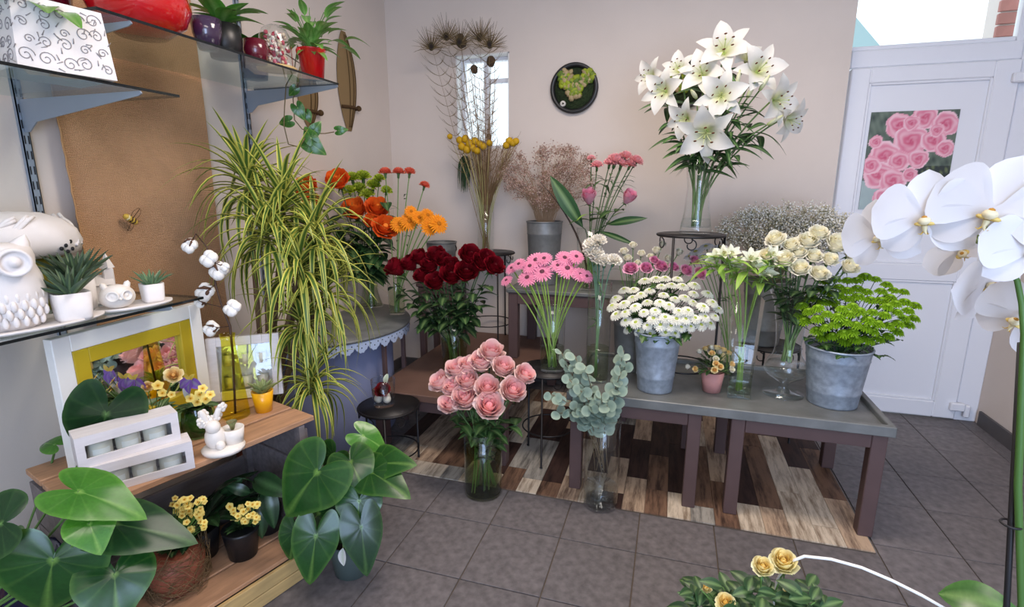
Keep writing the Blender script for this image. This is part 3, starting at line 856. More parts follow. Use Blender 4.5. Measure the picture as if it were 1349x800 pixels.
# ------------------------------------------------------------------ half-round zinc table with lace edge, by the left wall
HC = Vector((-1.97, 2.50, 0)); HR = .545; HZ = .65
t = thing('half_round_table', 'half-round zinc-topped table with a pale lace-cut metal edge', 'table', HC)
a0, a1 = -PI * .5, PI * .5
mb = MB()
def halfdisc(mb, r, za, zb, n=40):
    mb.lathe([(0, za), (r, za), (r + .003, (za + zb) / 2), (r, zb), (0, zb)], n, a0=a0, a1=a1)
    mb.add([(0, -r, za), (0, r, za), (0, r, zb), (0, -r, zb)], [(0, 1, 2, 3)])
halfdisc(mb, HR, HZ - .016, HZ)
ob('top', (mb, 'zinc'), t)
nsc = 22
mb = MB()
for k in range(nsc):
    b0 = a0 + PI * k / nsc
    for j in range(8):
        q0, q1 = j / 8, (j + 1) / 8
        def lo(q): return HZ - .02 - .022 - .030 * math.sin(PI * q) - .006 * abs(math.sin(PI * q * 4))
        A, B = b0 + PI / nsc * q0, b0 + PI / nsc * q1
        rr = HR - .004
        for (r_, flip) in ((rr, False), (rr - .003, True)):
            v = [(r_ * math.cos(A), r_ * math.sin(A), HZ - .017), (r_ * math.cos(B), r_ * math.sin(B), HZ - .017), (r_ * math.cos(B), r_ * math.sin(B), lo(q1)), (r_ * math.cos(A), r_ * math.sin(A), lo(q0))]
            mb.add(v, [(0, 1, 2, 3) if flip else (3, 2, 1, 0)], smooth=False)
ob('lace_edge', (mb, 'lace'), t)
mb = MB()
for k in range(nsc):
    a = a0 + PI * (k + .5) / nsc
    for da, z in ((0, HZ - .048), (-.3, HZ - .032), (.3, HZ - .032)):
        aa = a + da * PI / nsc
        mb.lathe([(0, .0), (.0035, 0), (.003, .0015), (0, .0015)], 8, xf=zframe((math.cos(aa), math.sin(aa), 0), ((HR - .0035) * math.cos(aa), (HR - .0035) * math.sin(aa), z)))
ob('lace_hole', (mb, 'slot'), t)
mb = MB()
mb.lathe([(.43, .002), (.435, .01), (.435, HZ - .02), (.42, HZ - .017)], 36, a0=a0, a1=a1)
ob('drum', (mb, 'cloth_blue'), t)
pl = at(543, 486, Z=ZP); 
for an in (-.42 * PI, -.05 * PI, .125 * PI):
    lx, ly = .50 * math.cos(an), .50 * math.sin(an)
    zb = ZP + .001 if HC.x + lx > -1.5 and HC.y + ly > 2.31 else .001
    ob('leg', (MB().box((lx, ly, (HZ - .02 + zb) / 2), (.022, .022, HZ - .02 - zb), ch=.002), 'brown'), t)
HZT = HZ + .0005

# spare bucket on a small stool behind the orange flowers
p = Vector((-1.545, 3.36, 0))
stool('stool', 'small plum brown stool under the empty zinc bucket in the corner', p.x - .13, p.x + .13, p.y - .13, p.y + .13, .74, leg=.04, apron=.05, zleg=(.001, .001, ZP + .0005, ZP + .0005), topm='brown', cat='stool')
bk = bucket('bucket', 'empty dull zinc bucket in the corner behind the orange gerberas', (p.x, p.y, .7645), .085, .105, ztop(p, 318) - .7645, 'zinc_dark', 'zinc flower buckets')
hp = [(.106 * math.cos(a), .106 * math.sin(a), ztop(p, 318) - .79 - .07 * math.sin(a)) for a in [PI * k / 12 for k in range(13)]]
ob('handle', (MB().tube(hp, .003, 5), 'iron'), bk)

# ------------------------------------------------------------------ bouquets
def cyl_vase(label, p, r, h, water, name='glass_vase', wmat='water', group='clear glass vases', flare=1.0, cat='vase', waist=None):
    t = thing(name, label, cat, p, group=group)
    if waist:
        prof = [(r, .0), (r, .01)]
        for i in range(1, 13):
            q = i / 12
            k = waist(q)
            prof.append((r * k, h * q))
    else:
        prof = [(r, 0), (r, .012), (r * (1 + (flare - 1) * .5), h * .5), (r * flare, h)]
    vase_outline(t, prof, water, wmat)
    return t
def foliage_stems(name, label, cat, group, base, neck, tips, lm, ls, n, rg, Y0=None, stem_c=G_DARK, q0=.45):
    """leafy greenery stems of a bouquet; tips are places"""
    noun, where = label.split(' below ')
    side = Vector((math.cos(YAW), math.sin(YAW), 0))
    LB = labels([((tp - CAMP).dot(side) / (tp - CAMP).dot(FWD), 0) for tp in tips], noun, 'below ' + where)
    for tp, label in zip(tips, LB):
        if tp.x < XL + .12: tp = CAMP + (tp - CAMP) * ((XL + .12) / tp.x)
        t = thing(name, label, cat, base, group=group)
        pts = [p - Vector(base) for p in bez(base, neck, tp, 8)]
        ob('stem', (MB().tube(pts, .0022, 5, stem_c), 'stem'), t)
        for i in range(n):
            q = q0 + (1 - q0) * (i + .5) / n
            k = min(7, int(q * 8)); p = pts[k].lerp(pts[k + 1], q * 8 - k)
            a = i * 2.4 + rg.uniform(-.4, .4)
            d = Vector((math.cos(a), math.sin(a), rg.uniform(-.25, .45)))
            ob('leaf', rg.choice(lm), t, yframe(d, (0, 0, 1), p, ls * rg.uniform(.75, 1.2)))

# pink roses in the tall vase on the floor
rg = random.Random(21)
pv = at(637, 648, Z=0); pv.z = .0015
rv = 24.5 * mpp(pv); hv = ztop(pv, 566)
cyl_vase('clear glass cylinder vase on the floor holding pink roses', pv, rv, hv, hv * .78, wmat='murky')
heads = [(647, 468, 34), (634, 479, 33), (662, 486, 32), (690, 495, 29), (674, 516, 36), (644, 537, 39), (614, 527, 38), (604, 489, 34), (582, 506, 32), (642, 514, 36), (599, 512, 31), (595, 533, 32), (618, 484, 30), (617, 505, 33)]
nk = pv + Vector((0, 0, hv))
bouquet('pink_rose', 'pink rose', 'in the floor vase', 'rose', 'pink roses in the floor vase', pv + Vector((0, 0, .016)), nk, heads, PINKROSE, pv.y, rg,
        leaves=[((.55, .8), LEAF_ROSE, .075, 2), ((.2, .5), LEAF_DARK, .05, 2)], depth=.06, spread=.05, stem_r=.0035, stem_c=G_DARK, sizek=1.08)
foliage_stems('leafy_rose_stem', 'dark leafy rose stem below the pink roses', 'leafy stem', 'leafy stems among the pink roses', pv + Vector((0, 0, .016)), nk,
              [at(u, v, Y=pv.y - .04) for u, v in ((600, 558), (622, 570), (660, 575), (682, 560), (645, 565))], LEAF_ROSE, .075, 7, rg)

# red roses on the platform
rg = random.Random(22)
rvp = Vector((-1.16, 2.66, ZP + .001)); hv = ztop(rvp, 424) - rvp.z
cyl_vase('clear glass vase of red roses on the low brown table', rvp, .068, hv, hv * .7, wmat='murky', flare=1.25)
heads = [(522, 354, 28), (540, 348, 26), (554, 341, 24), (575, 338, 28), (567, 351, 28), (594, 351, 24), (595, 365, 30), (613, 361, 31), (574, 373, 27), (619, 340, 33), (634, 348, 29), (650, 352, 29), (556, 365, 22), (585, 346, 24), (640, 340, 22)]
nk = rvp + Vector((0, 0, hv))
bouquet('red_rose', 'dark red rose', 'on the low brown table', 'rose', 'dark red roses on the low brown table', rvp + Vector((0, 0, .014)), nk, heads, REDROSE, rvp.y, rg,
        leaves=[((.6, .9), LEAF_DARK, .085, 4)], depth=.07, spread=.04, stem_r=.0035, stem_c=G_DARK, sizek=1.05)
foliage_stems('leafy_rose_stem', 'dark leafy rose stem below the red roses', 'leafy stem', 'leafy stems among the red roses', rvp + Vector((0, 0, .014)), nk - Vector((0, 0, .07)),
              [at(u, v, Y=rvp.y - .05) for u, v in ((528, 382), (545, 400), (560, 385), (585, 390), (605, 395), (625, 385), (632, 402), (575, 410), (552, 420), (610, 415), (518, 372), (640, 376))], LEAF_DARK, .10, 11, rg, q0=.58)

# mixed orange bouquet on the half-round table
rg = random.Random(23)
ov = at(489, 404, Z=HZT); ov.z = HZT; hv = ztop(ov, 342) - HZT
rv = 16 * mpp(ov)
cyl_vase('clear glass waisted vase of orange roses on the half-round table', ov, rv, hv, hv * .55, wmat='water', waist=lambda q: 1 - .42 * math.sin(PI * min(1, q * 1.15)) ** 1.2 + .1 * q)
nk = ov + Vector((0, 0, hv * .8))
heads = [(445, 238, 31), (468, 277, 34), (497, 275, 31), (507, 300, 34), (404, 247, 30, .02), (410, 268, 26, .02), (490, 292, 22)]
bouquet('orange_rose', 'orange rose', 'on the half-round table', 'rose', 'orange roses on the half-round table', ov + Vector((0, 0, .014)), nk, heads, ORROSE, ov.y - .05, rg,
        leaves=[((.5, .85), LEAF_ROSE, .095, 4)], depth=.09, spread=.03, stem_r=.0035, stem_c=G_DARK, sizek=1.08)
heads = [(463, 230, 20), (478, 228, 22), (472, 244, 22), (492, 240, 20), (484, 252, 20), (500, 232, 16), (459, 247, 18), (510, 248, 16)]
bouquet('green_chrysanthemum', 'yellow-green chrysanthemum', 'among the orange roses', 'chrysanthemum', 'yellow-green chrysanthemums among the orange roses', ov + Vector((0, 0, .014)), nk, heads, CHRYS_Y, ov.y - .02, rg,
        leaves=[((.6, .9), LEAF_LIGHT, .07, 2)], depth=.05, spread=.03, up=.9)
foliage_stems('leafy_rose_stem', 'dark leafy stem below the orange roses', 'leafy stem', 'leafy stems among the orange roses', ov + Vector((0, 0, .014)), nk,
              [at(u, v, Y=ov.y - .06) for u, v in ((450, 270), (455, 300), (475, 310), (500, 315), (485, 325), (465, 330), (435, 290), (508, 262), (470, 335), (495, 335))], LEAF_WIDE, .125, 11, rg, q0=.4)
# orange gerberas and carnations behind them
gv = Vector((-1.60, 2.80, HZT)); hv = ztop(gv, 356) - HZT
cyl_vase('small clear glass vase of orange gerberas on the half-round table', gv, .05, hv, hv * .6)
nk = gv + Vector((0, 0, hv))
heads = [(527, 292, 24), (541, 288, 26), (554, 284, 20), (569, 296, 25), (582, 292, 27), (543, 276, 18), (566, 281, 20)]
bouquet('orange_gerbera', 'orange gerbera', 'on the half-round table', 'gerbera', 'orange gerberas on the half-round table', gv + Vector((0, 0, .014)), nk, heads, GERB_O, gv.y - .03, rg, depth=.05, calyx=False, stem_c=G_STEM, stem_r=.0035, tilt=.85)
heads = [(507, 223, 17), (525, 223, 17), (540, 223, 17), (560, 241, 15)]
bouquet('orange_carnation', 'small coral orange carnation', 'rising above the orange gerberas', 'carnation', 'coral carnations above the orange gerberas', gv + Vector((0, 0, .014)), nk, heads, CARN_O, gv.y + .05, rg, depth=.02, calyx=False, up=2.5,
        leaves=[((.6, .9), LEAF_LILY, .07, 3)], tilt=.3)

# pink gerberas
rg = random.Random(24)
bv = Vector((GS.x + .02, GS.y - .02, .5055)); hv = ztop(bv, 398) - bv.z
cyl_vase('clear glass vase of pink gerberas on the black stand', bv, 16 * mpp(bv), hv, hv * .35, wmat='water')
nk = bv + Vector((0, 0, hv * .75))
heads = [(671, 349, 20, .05), (664, 366, 18, .02), (704, 337, 28), (692, 361, 27), (713, 353, 29), (749, 348, 31), (767, 358, 22), (745, 335, 24), (775, 361, 19, -.03), (761, 334, 22), (716, 336, 22), (696, 346, 24), (735, 346, 20), (681, 344, 20)]
bouquet('pink_gerbera', 'pink gerbera', 'on the black stand', 'gerbera', 'pink gerberas on the black stand', bv + Vector((0, 0, .014)), nk, heads, GERB_P, bv.y, rg, depth=.07, calyx=False, stem_c=rgb(120, 150, 50), stem_r=.0038, tilt=.85, up=.5)

# white carnations in a tall slim vase on the tray
rg = random.Random(25)
cv = Vector((-.31, 2.44, ZT + .001)); hv = ztop(cv, 372) - cv.z
cyl_vase('tall slim glass vase of white carnations on the zinc tray', cv, 15 * mpp(cv), hv, hv * .35, wmat='water')
nk = cv + Vector((0, 0, hv))
heads = [(779, 318, 24), (788, 313, 22), (783, 329, 24), (797, 339, 22), (810, 339, 20), (789, 338, 20), (776, 326, 18)]
bouquet('white_carnation', 'white carnation', 'in the tall slim vase', 'carnation', 'white carnations in the tall slim vase', cv + Vector((0, 0, .014)), nk, heads, CARN_W, cv.y, rg, depth=.03, calyx=False, stem_c=rgb(70, 110, 104), stem_r=.003, up=.9,
        leaves=[((.3, .85), LEAF_LILY, .05, 4)], sizek=1.1)

# eucalyptus in the tall cylinder on the floor
rg = random.Random(26)
ev = at(791, 652, Z=.012); ev.z = .0135
ev.y = 2.152; ev.x = at(791, 655, Y=2.152).x
rv = 22.5 * mpp(ev); hv = ztop(ev, 548) - ev.z
cyl_vase('tall clear glass cylinder of eucalyptus standing on the wooden mat', ev, rv, hv, .085, wmat='clearwater', group='clear glass vases')
def euc_leaf():
    mb = MB(); c = rgb(128, 150, 136); c2 = rgb(158, 176, 156)
    V = [(0, .5, 0)]; Cc = [c]
    for k in (1, 2):
        for j in range(14):
            a = 2 * PI * j / 14; q = k / 2
            V.append((.5 * q * math.sin(a), .5 - .5 * q * math.cos(a), .10 * q * q * abs(math.sin(a)) - .06 * q)); Cc.append(mixc(c, c2, q))
    F = [(0, 1 + (j + 1) % 14, 1 + j) for j in range(14)] + [(1 + j, 1 + (j + 1) % 14, 15 + (j + 1) % 14, 15 + j) for j in range(14)]
    return mb.add(V, F, Cc).mesh('leaf', 'leaf')
EUC = [euc_leaf()]
tips = [(738, 462, .05), (757, 468, .0), (770, 480, -.04), (726, 520, -.05), (737, 545, -.06), (750, 500, -.08), (765, 515, -.1), (822, 462, .0), (818, 490, -.04), (815, 515, -.06), (800, 535, -.1), (778, 540, -.1), (745, 480, .02), (760, 545, -.09), (825, 478, .02), (792, 520, -.1)]
eul = labels([(a, b) for a, b, _ in tips], 'eucalyptus sprig with round grey-green leaves', 'in the floor cylinder')
for (u, v, dy), lb in zip(tips, eul):
    tip = at(u, v, Y=ev.y + dy)
    base = ev + Vector((rg.uniform(-.03, .03), rg.uniform(-.03, .03), hv * rg.uniform(.3, .7)))
    t = thing('eucalyptus_sprig', lb, 'eucalyptus', base, group='eucalyptus sprigs in the floor cylinder')
    pts = [p - base for p in bez(base, Vector((ev.x + (tip.x - ev.x) * .3, ev.y + (tip.y - ev.y) * .3, ev.z + hv + .05)), tip, 10)]
    ob('stem', (MB().tube(pts, .0018, 5, rgb(120, 104, 80)), 'stem'), t)
    for i in range(15):
        q = .38 + .62 * i / 14; k = min(9, int(q * 10)); p = pts[k].lerp(pts[k + 1], q * 10 - k)
        a = (i // 2) * 1.5 + (i % 2) * PI + rg.uniform(-.3, .3)
        d = Vector((math.cos(a), math.sin(a), rg.uniform(-.3, .5)))
        ob('leaf', EUC[0], t, yframe(d, (rg.uniform(-.4, .4), -1, rg.uniform(.2, 1)), p, rg.uniform(.034, .05)))

# single preserved rose in a tumbler on the low stand
pt = Vector((SB.x - .02, SB.y - .01, .3465))
t = thing('glass_tumbler', 'small glass tumbler holding one preserved red rose', 'tumbler', pt)
vase_outline(t, [(.052, 0), (.053, .01), (.060, .135)], None)
ob('pebble', (MB().blob((-.022, -.014, .036), .022, 8, 6).blob((.024, -.010, .036), .021, 8, 6).blob((.0, .024, .035), .021, 8, 6), 'wax'), t)
fl_ = thing('preserved_rose', 'deep red preserved rose inside the glass tumbler', 'rose', pt + Vector((0, 0, .052)))
ob('bloom', REDROSE[0], fl_, zframe((.2, -.5, .8), (0, 0, .003), .088))
ob('leaf', leaf_mesh('leaf', .05, .02, rgb(200, 210, 170), rgb(230, 234, 210), droop=.1), fl_, yframe((.3, .0, 1), (0, -1, 0), (.0, .02, .055)))
# ------------------------------------------------------------------ right-hand group on the tray
def dome(n, cu, cv_, ru, rv_up, rv_dn, rg, mind):
    pts = []; k = 0
    while len(pts) < n and k < 20000:
        k += 1
        x, y = rg.uniform(-1, 1), rg.uniform(-1, 1)
        if x * x + y * y > 1: continue
        u = cu + x * ru; v = cv_ + (y * rv_dn if y > 0 else y * rv_up)
        if all((u - a) ** 2 + ((v - b) * 1.15) ** 2 > mind * mind for a, b, _, _ in pts): pts.append((u, v, x, y))
    return pts
def spray_group(name, noun, where, cat, group, base, neck, pts, bloom, dpx, Y0, depth, rg, nst, leafm, leafs, nleaf, stem_c=G_DARK, up=.9, lean=.0):
    """several branching stems, each with a handful of blooms"""
    pts = sorted(pts, key=lambda p: p[0])
    per = math.ceil(len(pts) / nst)
    chunks = [pts[i:i + per] for i in range(0, len(pts), per)]
    L = labels([(c[0][0], 0) for c in chunks], noun, where)
    for ch, lb in zip(chunks, L):
        heads = []
        for (u, v, x, y) in ch:
            dy = -depth * math.sqrt(max(0, 1 - min(1, x * x + y * y))) * (.4 + .6 * (y > -.2)) - depth * .5 * y
            heads.append(at(u, v, Y=Y0 + dy))
        cen = sum(heads, Vector()) / len(heads)
        base_ = Vector(base) + Vector((rg.uniform(-.03, .03), rg.uniform(-.03, .03), 0))
        t = thing(name, lb, cat, base_, group=group)
        fork = Vector(neck).lerp(cen, .35)
        mb = MB()
        mb.tube([p - base_ for p in bez(base_, neck, fork, 6)], .003, 5, stem_c)
        for h in heads:
            pts_ = [p - base_ for p in bez(fork, fork.lerp(h, .5) + Vector((0, 0, .03)), h, 5)]
            mb.tube(pts_, .0015, 5, stem_c)
            tocam = (CAMP - h).normalized()
            out = (h - Vector(neck)).normalized()
            dr = tocam * .55 + Vector((0, 0, up)) + out * .6
            ob('bloom', rg.choice(bloom), t, zframe(dr, h - base_, dpx * mpp(h) * rg.uniform(.85, 1.1), rg.uniform(0, 6)))
            for _ in range(nleaf):
                q = rg.uniform(.25, .85); i = min(4, int(q * 5)); p = pts_[i]
                a = rg.uniform(0, 2 * PI)
                ob('leaf', rg.choice(leafm), t, yframe((math.cos(a), math.sin(a), rg.uniform(-.5, .4)), (0, 0, 1), p, leafs * rg.uniform(.7, 1.2)))
        ob('stem', (mb, 'stem'), t)

# white santini bucket
rg = random.Random(31)
p = at(862, 512, Z=ZT); p.z = ZT + .001
rb = 22 * mpp(p); h = ztop(p + Vector((0, -.08, 0)), 441) - p.z
bucket('bucket', 'zinc bucket of white button chrysanthemums on the tray', p, rb, rb * 1.34, h, 'zinc_bucket', 'zinc flower buckets')
nk = p + Vector((0, 0, h))
pts = dome(70, 876, 408, 70, 40, 36, rg, 12.0)
spray_group('white_chrysanthemum', 'spray of white button chrysanthemums', 'in the zinc bucket', 'chrysanthemum', 'sprays of white chrysanthemums', p + Vector((0, 0, .02)), nk, pts, SANT_W, 18, p.y + .05, .13, rg, 9, LEAF_MUM, .05, 2, up=.7)
foliage_stems('leafy_chrysanthemum_stem', 'dark leafy stem below the white button chrysanthemums', 'leafy stem', 'leafy stems in the bucket of white chrysanthemums', p + Vector((0, 0, .02)), nk,
              [at(u, v, Y=p.y + d) for u, v, d in ((835, 425, 0), (850, 440, -.07), (870, 444, -.1), (890, 446, -.09), (910, 440, -.05), (925, 430, 0), (880, 430, .0))], LEAF_MUM, .06, 8, rg, q0=.6)
# green santini bucket
rg = random.Random(32)
p = at(1095, 530, Z=ZT); p.z = ZT + .001
rb = 29 * mpp(p); h = ztop(p + Vector((0, -.08, 0)), 462) - p.z
bucket('bucket', 'zinc bucket of bright green button chrysanthemums on the tray', p, rb, rb * 1.30, h, 'zinc_bucket', 'zinc flower buckets')
nk = p + Vector((0, 0, h))
pts = dome(96, 1128, 411, 78, 46, 41, rg, 11.6)
pts = [q for q in pts if not (q[0] < 1075 and q[1] > 440)]
spray_group('green_chrysanthemum', 'spray of bright green button chrysanthemums', 'in the zinc bucket', 'chrysanthemum', 'sprays of bright green chrysanthemums', p + Vector((0, 0, .02)), nk, pts, SANT_G, 18.5, p.y + .05, .14, rg, 11, LEAF_MUM, .035, 2, up=1.5)
foliage_stems('leafy_chrysanthemum_stem', 'dark leafy stem below the green button chrysanthemums', 'leafy stem', 'leafy stems in the bucket of green chrysanthemums', p + Vector((0, 0, .02)), nk,
              [at(u, v, Y=p.y + d) for u, v, d in ((1062, 445, 0), (1085, 455, -.08), (1112, 472, -.14), (1140, 458, -.1), (1165, 470, -.06), (1185, 448, -.02), (1120, 440, 0), (1150, 440, -.05))], LEAF_MUM, .05, 9, rg, q0=.6)

# pink spray roses and white daisies in a bucket behind the white santini
rg = random.Random(33)
p = Vector((-.17, 2.665, ZT + .001))
bucket('bucket', 'zinc bucket of lilac-pink spray roses behind the white chrysanthemums', p, .075, .095, .30, 'zinc_dark', 'zinc flower buckets')
nk = p + Vector((0, 0, .30))
heads = [(831, 354, 22), (851, 353, 19), (871, 351, 20), (904, 356, 19), (922, 360, 20), (888, 352, 15), (862, 343, 14), (915, 343, 15)]
bouquet('spray_rose', 'lilac-pink spray rose', 'behind the white chrysanthemums', 'rose', 'lilac-pink spray roses', p + Vector((0, 0, .02)), nk, heads, SPRAYROSE, p.y - .05, rg, depth=.04, leaves=[((.55, .85), LEAF_ROSE, .055, 3)], up=.5)
heads = [(822, 331, 13), (834, 323, 12), (865, 330, 13), (880, 340, 12), (815, 345, 12), (845, 334, 12), (873, 322, 11), (857, 338, 11), (895, 332, 12), (827, 340, 13), (840, 346, 10), (877, 349, 11)]
bouquet('cream_lisianthus', 'small cream lisianthus', 'above the pink spray roses', 'lisianthus', 'cream lisianthus above the pink spray roses', p + Vector((0, 0, .02)), nk, heads, LISI, p.y, rg, depth=.03, leaves=[((.7, .95), LEAF_LIGHT, .04, 2)], up=.8, stem_c=G_STEM, stem_r=.002)
foliage_stems('leafy_rose_stem', 'dark leafy stem below the pink spray roses', 'leafy stem', 'leafy stems among the pink spray roses', p + Vector((0, 0, .02)), nk,
              [at(u, v, Y=p.y - .06) for u, v in ((840, 372), (858, 378), (875, 375), (895, 372), (850, 365), (910, 372))], LEAF_ROSE, .06, 8, rg)
rg = random.Random(34)
p = Vector((.312, 2.70, ZT + .001))
cyl_vase('clear glass vase of white daisies behind the slim green lilies', p, .05, .27, .12)
nk = p + Vector((0, 0, .27))
heads = [(915, 327, 19), (929, 320, 19), (948, 321, 19), (940, 330, 18), (966, 326, 18), (907, 334, 16), (956, 333, 15), (925, 334, 15)]
bouquet('white_daisy', 'white spray daisy', 'behind the slim green lilies', 'daisy', 'white spray daisies', p + Vector((0, 0, .014)), nk, heads, DAISY, p.y, rg, depth=.03, calyx=False, leaves=[((.6, .9), LEAF_MUM, .04, 2)], up=1.3, stem_r=.002)

# small pink pot
rg = random.Random(35)
p = at(937, 515, Z=ZT); p.z = ZT + .001
r = 11 * mpp(p); h = 27 * mpp(p)
t = thing('potted_mixed_plant', 'small pink clay pot with cream flowers on the zinc tray', 'potted plant', p)
ob('pot', (MB().lathe([(0, 0), (r, 0), (r * 1.32, h), (r * 1.2, h), (r * 1.15, h * .85), (0, h * .85)], 24), 'pink_pot'), t)
for i in range(46):
    a = rg.uniform(0, 2 * PI); e = rg.uniform(.0, 1.3)
    dr = Vector((math.cos(a) * math.cos(e), math.sin(a) * math.cos(e), math.sin(e)))
    ob('leaf', rg.choice(LEAF_ROSE + LEAF_DARK), t, yframe(dr, (0, 0, 1), Vector((0, 0, h)) + dr * rg.uniform(.02, .075), .042))
for i in range(22):
    a = rg.uniform(0, 2 * PI); e = rg.uniform(.1, 1.4)
    dr = Vector((math.cos(a) * math.cos(e), math.sin(a) * math.cos(e) , math.sin(e)))
    ob('bloom', rg.choice(LISI + PEACHROSE), t, zframe(dr, Vector((0, 0, h)) + dr * .10, .034))
    ob('flower_stalk', (MB().tube([(0, 0, h * .85), Vector((0, 0, h)) + dr * .10], .001, 4, G_STEM), 'stem'), t)

# slim tapered vase of green-white lilies (alstroemeria)
rg = random.Random(36)
p = at(972, 521, Z=ZT); p.z = ZT + .001
t = thing('glass_vase', 'tall square flared glass vase of green-white alstroemeria', 'vase', p, group='clear glass vases')
r = 17 * mpp(p); h = ztop(p, 392) - p.z
sq = lambda a, i: 1.0 / max(abs(math.cos(a)), abs(math.sin(a))) * .82
mb = MB().lathe([(0, 0), (r, 0), (r, .01), (r * 1.0, h * .2), (r * 1.30, h), (r * 1.27, h)], 32, wob=sq, smooth=True)
mb.lathe([(0, .02), (r * .93, .02)], 32, wob=sq)
ob('glass_body', (mb, 'glass'), t)
ob('water', (MB().lathe([(0, .021), (r * .92, .021), (r * .95, h * .25), (0, h * .25)], 32, wob=sq), 'water'), t)
def petal_obj_mesh(name, L, W, c0, c1, curl, mt='petal_pale', tipw=.35, cup=.2, n=8, ruff=.0, peak=.5):
    mb = MB()
    def fn(u, v):
        s = u * 2 - 1
        w = W / 2 * (math.sin(PI * min(.999, max(.06, v)) ** (math.log(.5) / math.log(peak))) ** .75)
        z = .0
        return (s * w, L * v, L * (.30 * v - curl * v ** 3) + cup * w * s * s + ruff * math.sin(v * 14 + s * 3) * abs(s))
    mb.grid(fn, 6, n, cfn=lambda u, v: mixc(c0, c1, min(1, v * 1.8 + abs(u - .5) * .5)))
    return mb.mesh(name, mt)
ALP = petal_obj_mesh('petal', .5, .22, rgb(196, 214, 130), rgb(244, 244, 222), .25, cup=.3)
LILP = [petal_obj_mesh('petal', .60, .36, rgb(200, 208, 120), rgb(224, 222, 216), .42, cup=.25, ruff=.006), petal_obj_mesh('petal', .58, .25, rgb(200, 208, 120), rgb(224, 222, 214), .45, cup=.2)]
def stamens(c, L, n=6, spread=.16, anther=rgb(96, 52, 26)):
    mb = MB()
    for k in range(n):
        a = 2 * PI * k / n + .3
        e = Vector((math.cos(a) * spread, math.sin(a) * spread, L))
        mb.tube(bez((0, 0, .02), (0, 0, L * .6), e, 5), .006, 5, c)
        mb.blob(e, .02, 6, 5, anther, (1.6, .8, .8))
    mb.tube([(0, 0, .02), (.01, 0, L * 1.15)], .008, 6, rgb(190, 206, 140))
    mb.blob((.01, 0, L * 1.15), .02, 6, 5, rgb(170, 180, 110))
    mb.lathe([(0, -.06), (.03, -.05), (.05, .03), (.0, .04)], 8, rgb(180, 200, 110))
    return mb.mesh('bloom', 'petal_pale')
LILC = stamens(rgb(226, 230, 180), .38)
ALC = stamens(rgb(220, 226, 150), .25, 4, .05, rgb(150, 130, 60))
def lily(t, p, d, size, spin, pm, core, opn=1.0, nm='bloom'):
    b = ob(nm, core, t, zframe(d, p, size, spin))
    for k in range(6):
        el = R(28 if k % 2 else 34) * (2 - opn)
        mtx = Matrix.Rotation(2 * PI * k / 6, 4, 'Z') @ Matrix.Rotation(el, 4, 'X')
        ob('petal', pm[k % len(pm)], b, mtx)
    return b
nk = p + Vector((0, 0, h * .8))
al = [(985, 348, 30), (1003, 362, 30), (944, 345, 26), (1013, 345, 24), (970, 355, 22), (958, 338, 26)]
for hd, lb in zip(al, labels(al, 'green-white alstroemeria stem', 'in the flared vase')):
    P = at(hd[0], hd[1], Y=p.y + rg.uniform(-.06, .04))
    b0 = p + Vector((rg.uniform(-.015, .015), rg.uniform(-.015, .015), .024))
    t = thing('alstroemeria', lb, 'alstroemeria', b0, group='alstroemeria stems in the flared vase')
    pts = [q - b0 for q in bez(b0, nk, P, 9)]
    ob('stem', (MB().tube(pts, .0035, 6, rgb(128, 160, 76)), 'stem'), t)
    for k in range(2):
        dd = Vector((rg.uniform(-.5, .5), -.6, .7)) + Vector((hd[0] - 975, 0, 0)) / 60
        lily(t, pts[-1] + Vector((rg.uniform(-.02, .02), rg.uniform(-.03, 0), rg.uniform(-.01, .03))), dd, hd[2] * mpp(P) * 1.3, rg.uniform(0, 6), [ALP], ALC, .7)
    for k in range(10):
        a = 2 * PI * k / 10 + rg.uniform(-.2, .2)
        ob('leaf', rg.choice(LEAF_LIGHT), t, yframe((math.cos(a), math.sin(a), rg.uniform(-.3, .5)), (0, 0, 1), pts[-1] - Vector((0, 0, .01 + .03 * rg.random())), rg.uniform(.09, .14)))

# cream roses in a footed hurricane glass
rg = random.Random(37)
p = at(1031, 519, Z=ZT); p.z = ZT + .001; k = mpp(p)
t = thing('footed_glass_vase', 'footed hurricane glass vase of cream roses on the tray', 'vase', p)
zf = lambda v: max(0.001, ztop(p, v) - p.z)
prof = [(25 * k, 0), (25 * k, .004), (10 * k, .012), (5 * k, zf(508)), (7 * k, zf(503)), (22 * k, zf(494)), (27 * k, zf(486)), (24 * k, zf(477)), (17 * k, zf(466)), (15 * k, zf(455)), (17 * k, zf(430)), (22 * k, zf(400)), (28 * k, zf(385))]
ob('glass_body', (MB().lathe([(0, 0)] + prof, 32), 'glass'), t)
ob('water', (MB().lathe([(0, zf(500)), (20 * k, zf(494)), (25 * k, zf(486)), (22 * k, zf(478)), (0, zf(478))], 28), 'clearwater'), t)
nk = p + Vector((0, 0, zf(425)))
heads = [(1022, 316, 29), (1064, 318, 31), (1103, 322, 33), (1127, 331, 36), (1034, 342, 30), (1054, 354, 28), (1079, 361, 28), (1011, 336, 24), (1072, 338, 25), (1119, 352, 25), (1042, 324, 24), (1078, 309, 27), (1093, 342, 24), (1052, 333, 24)]
bouquet('cream_rose', 'cream rose', 'in the footed glass vase', 'rose', 'cream roses in the footed glass vase', p + Vector((0, 0, zf(476))), nk, heads, CREAMROSE, p.y, rg, depth=.05, leaves=[((.45, .8), LEAF_DARK, .07, 3)], spread=.02, stem_c=G_DARK, stem_r=.0032, sizek=1.0)
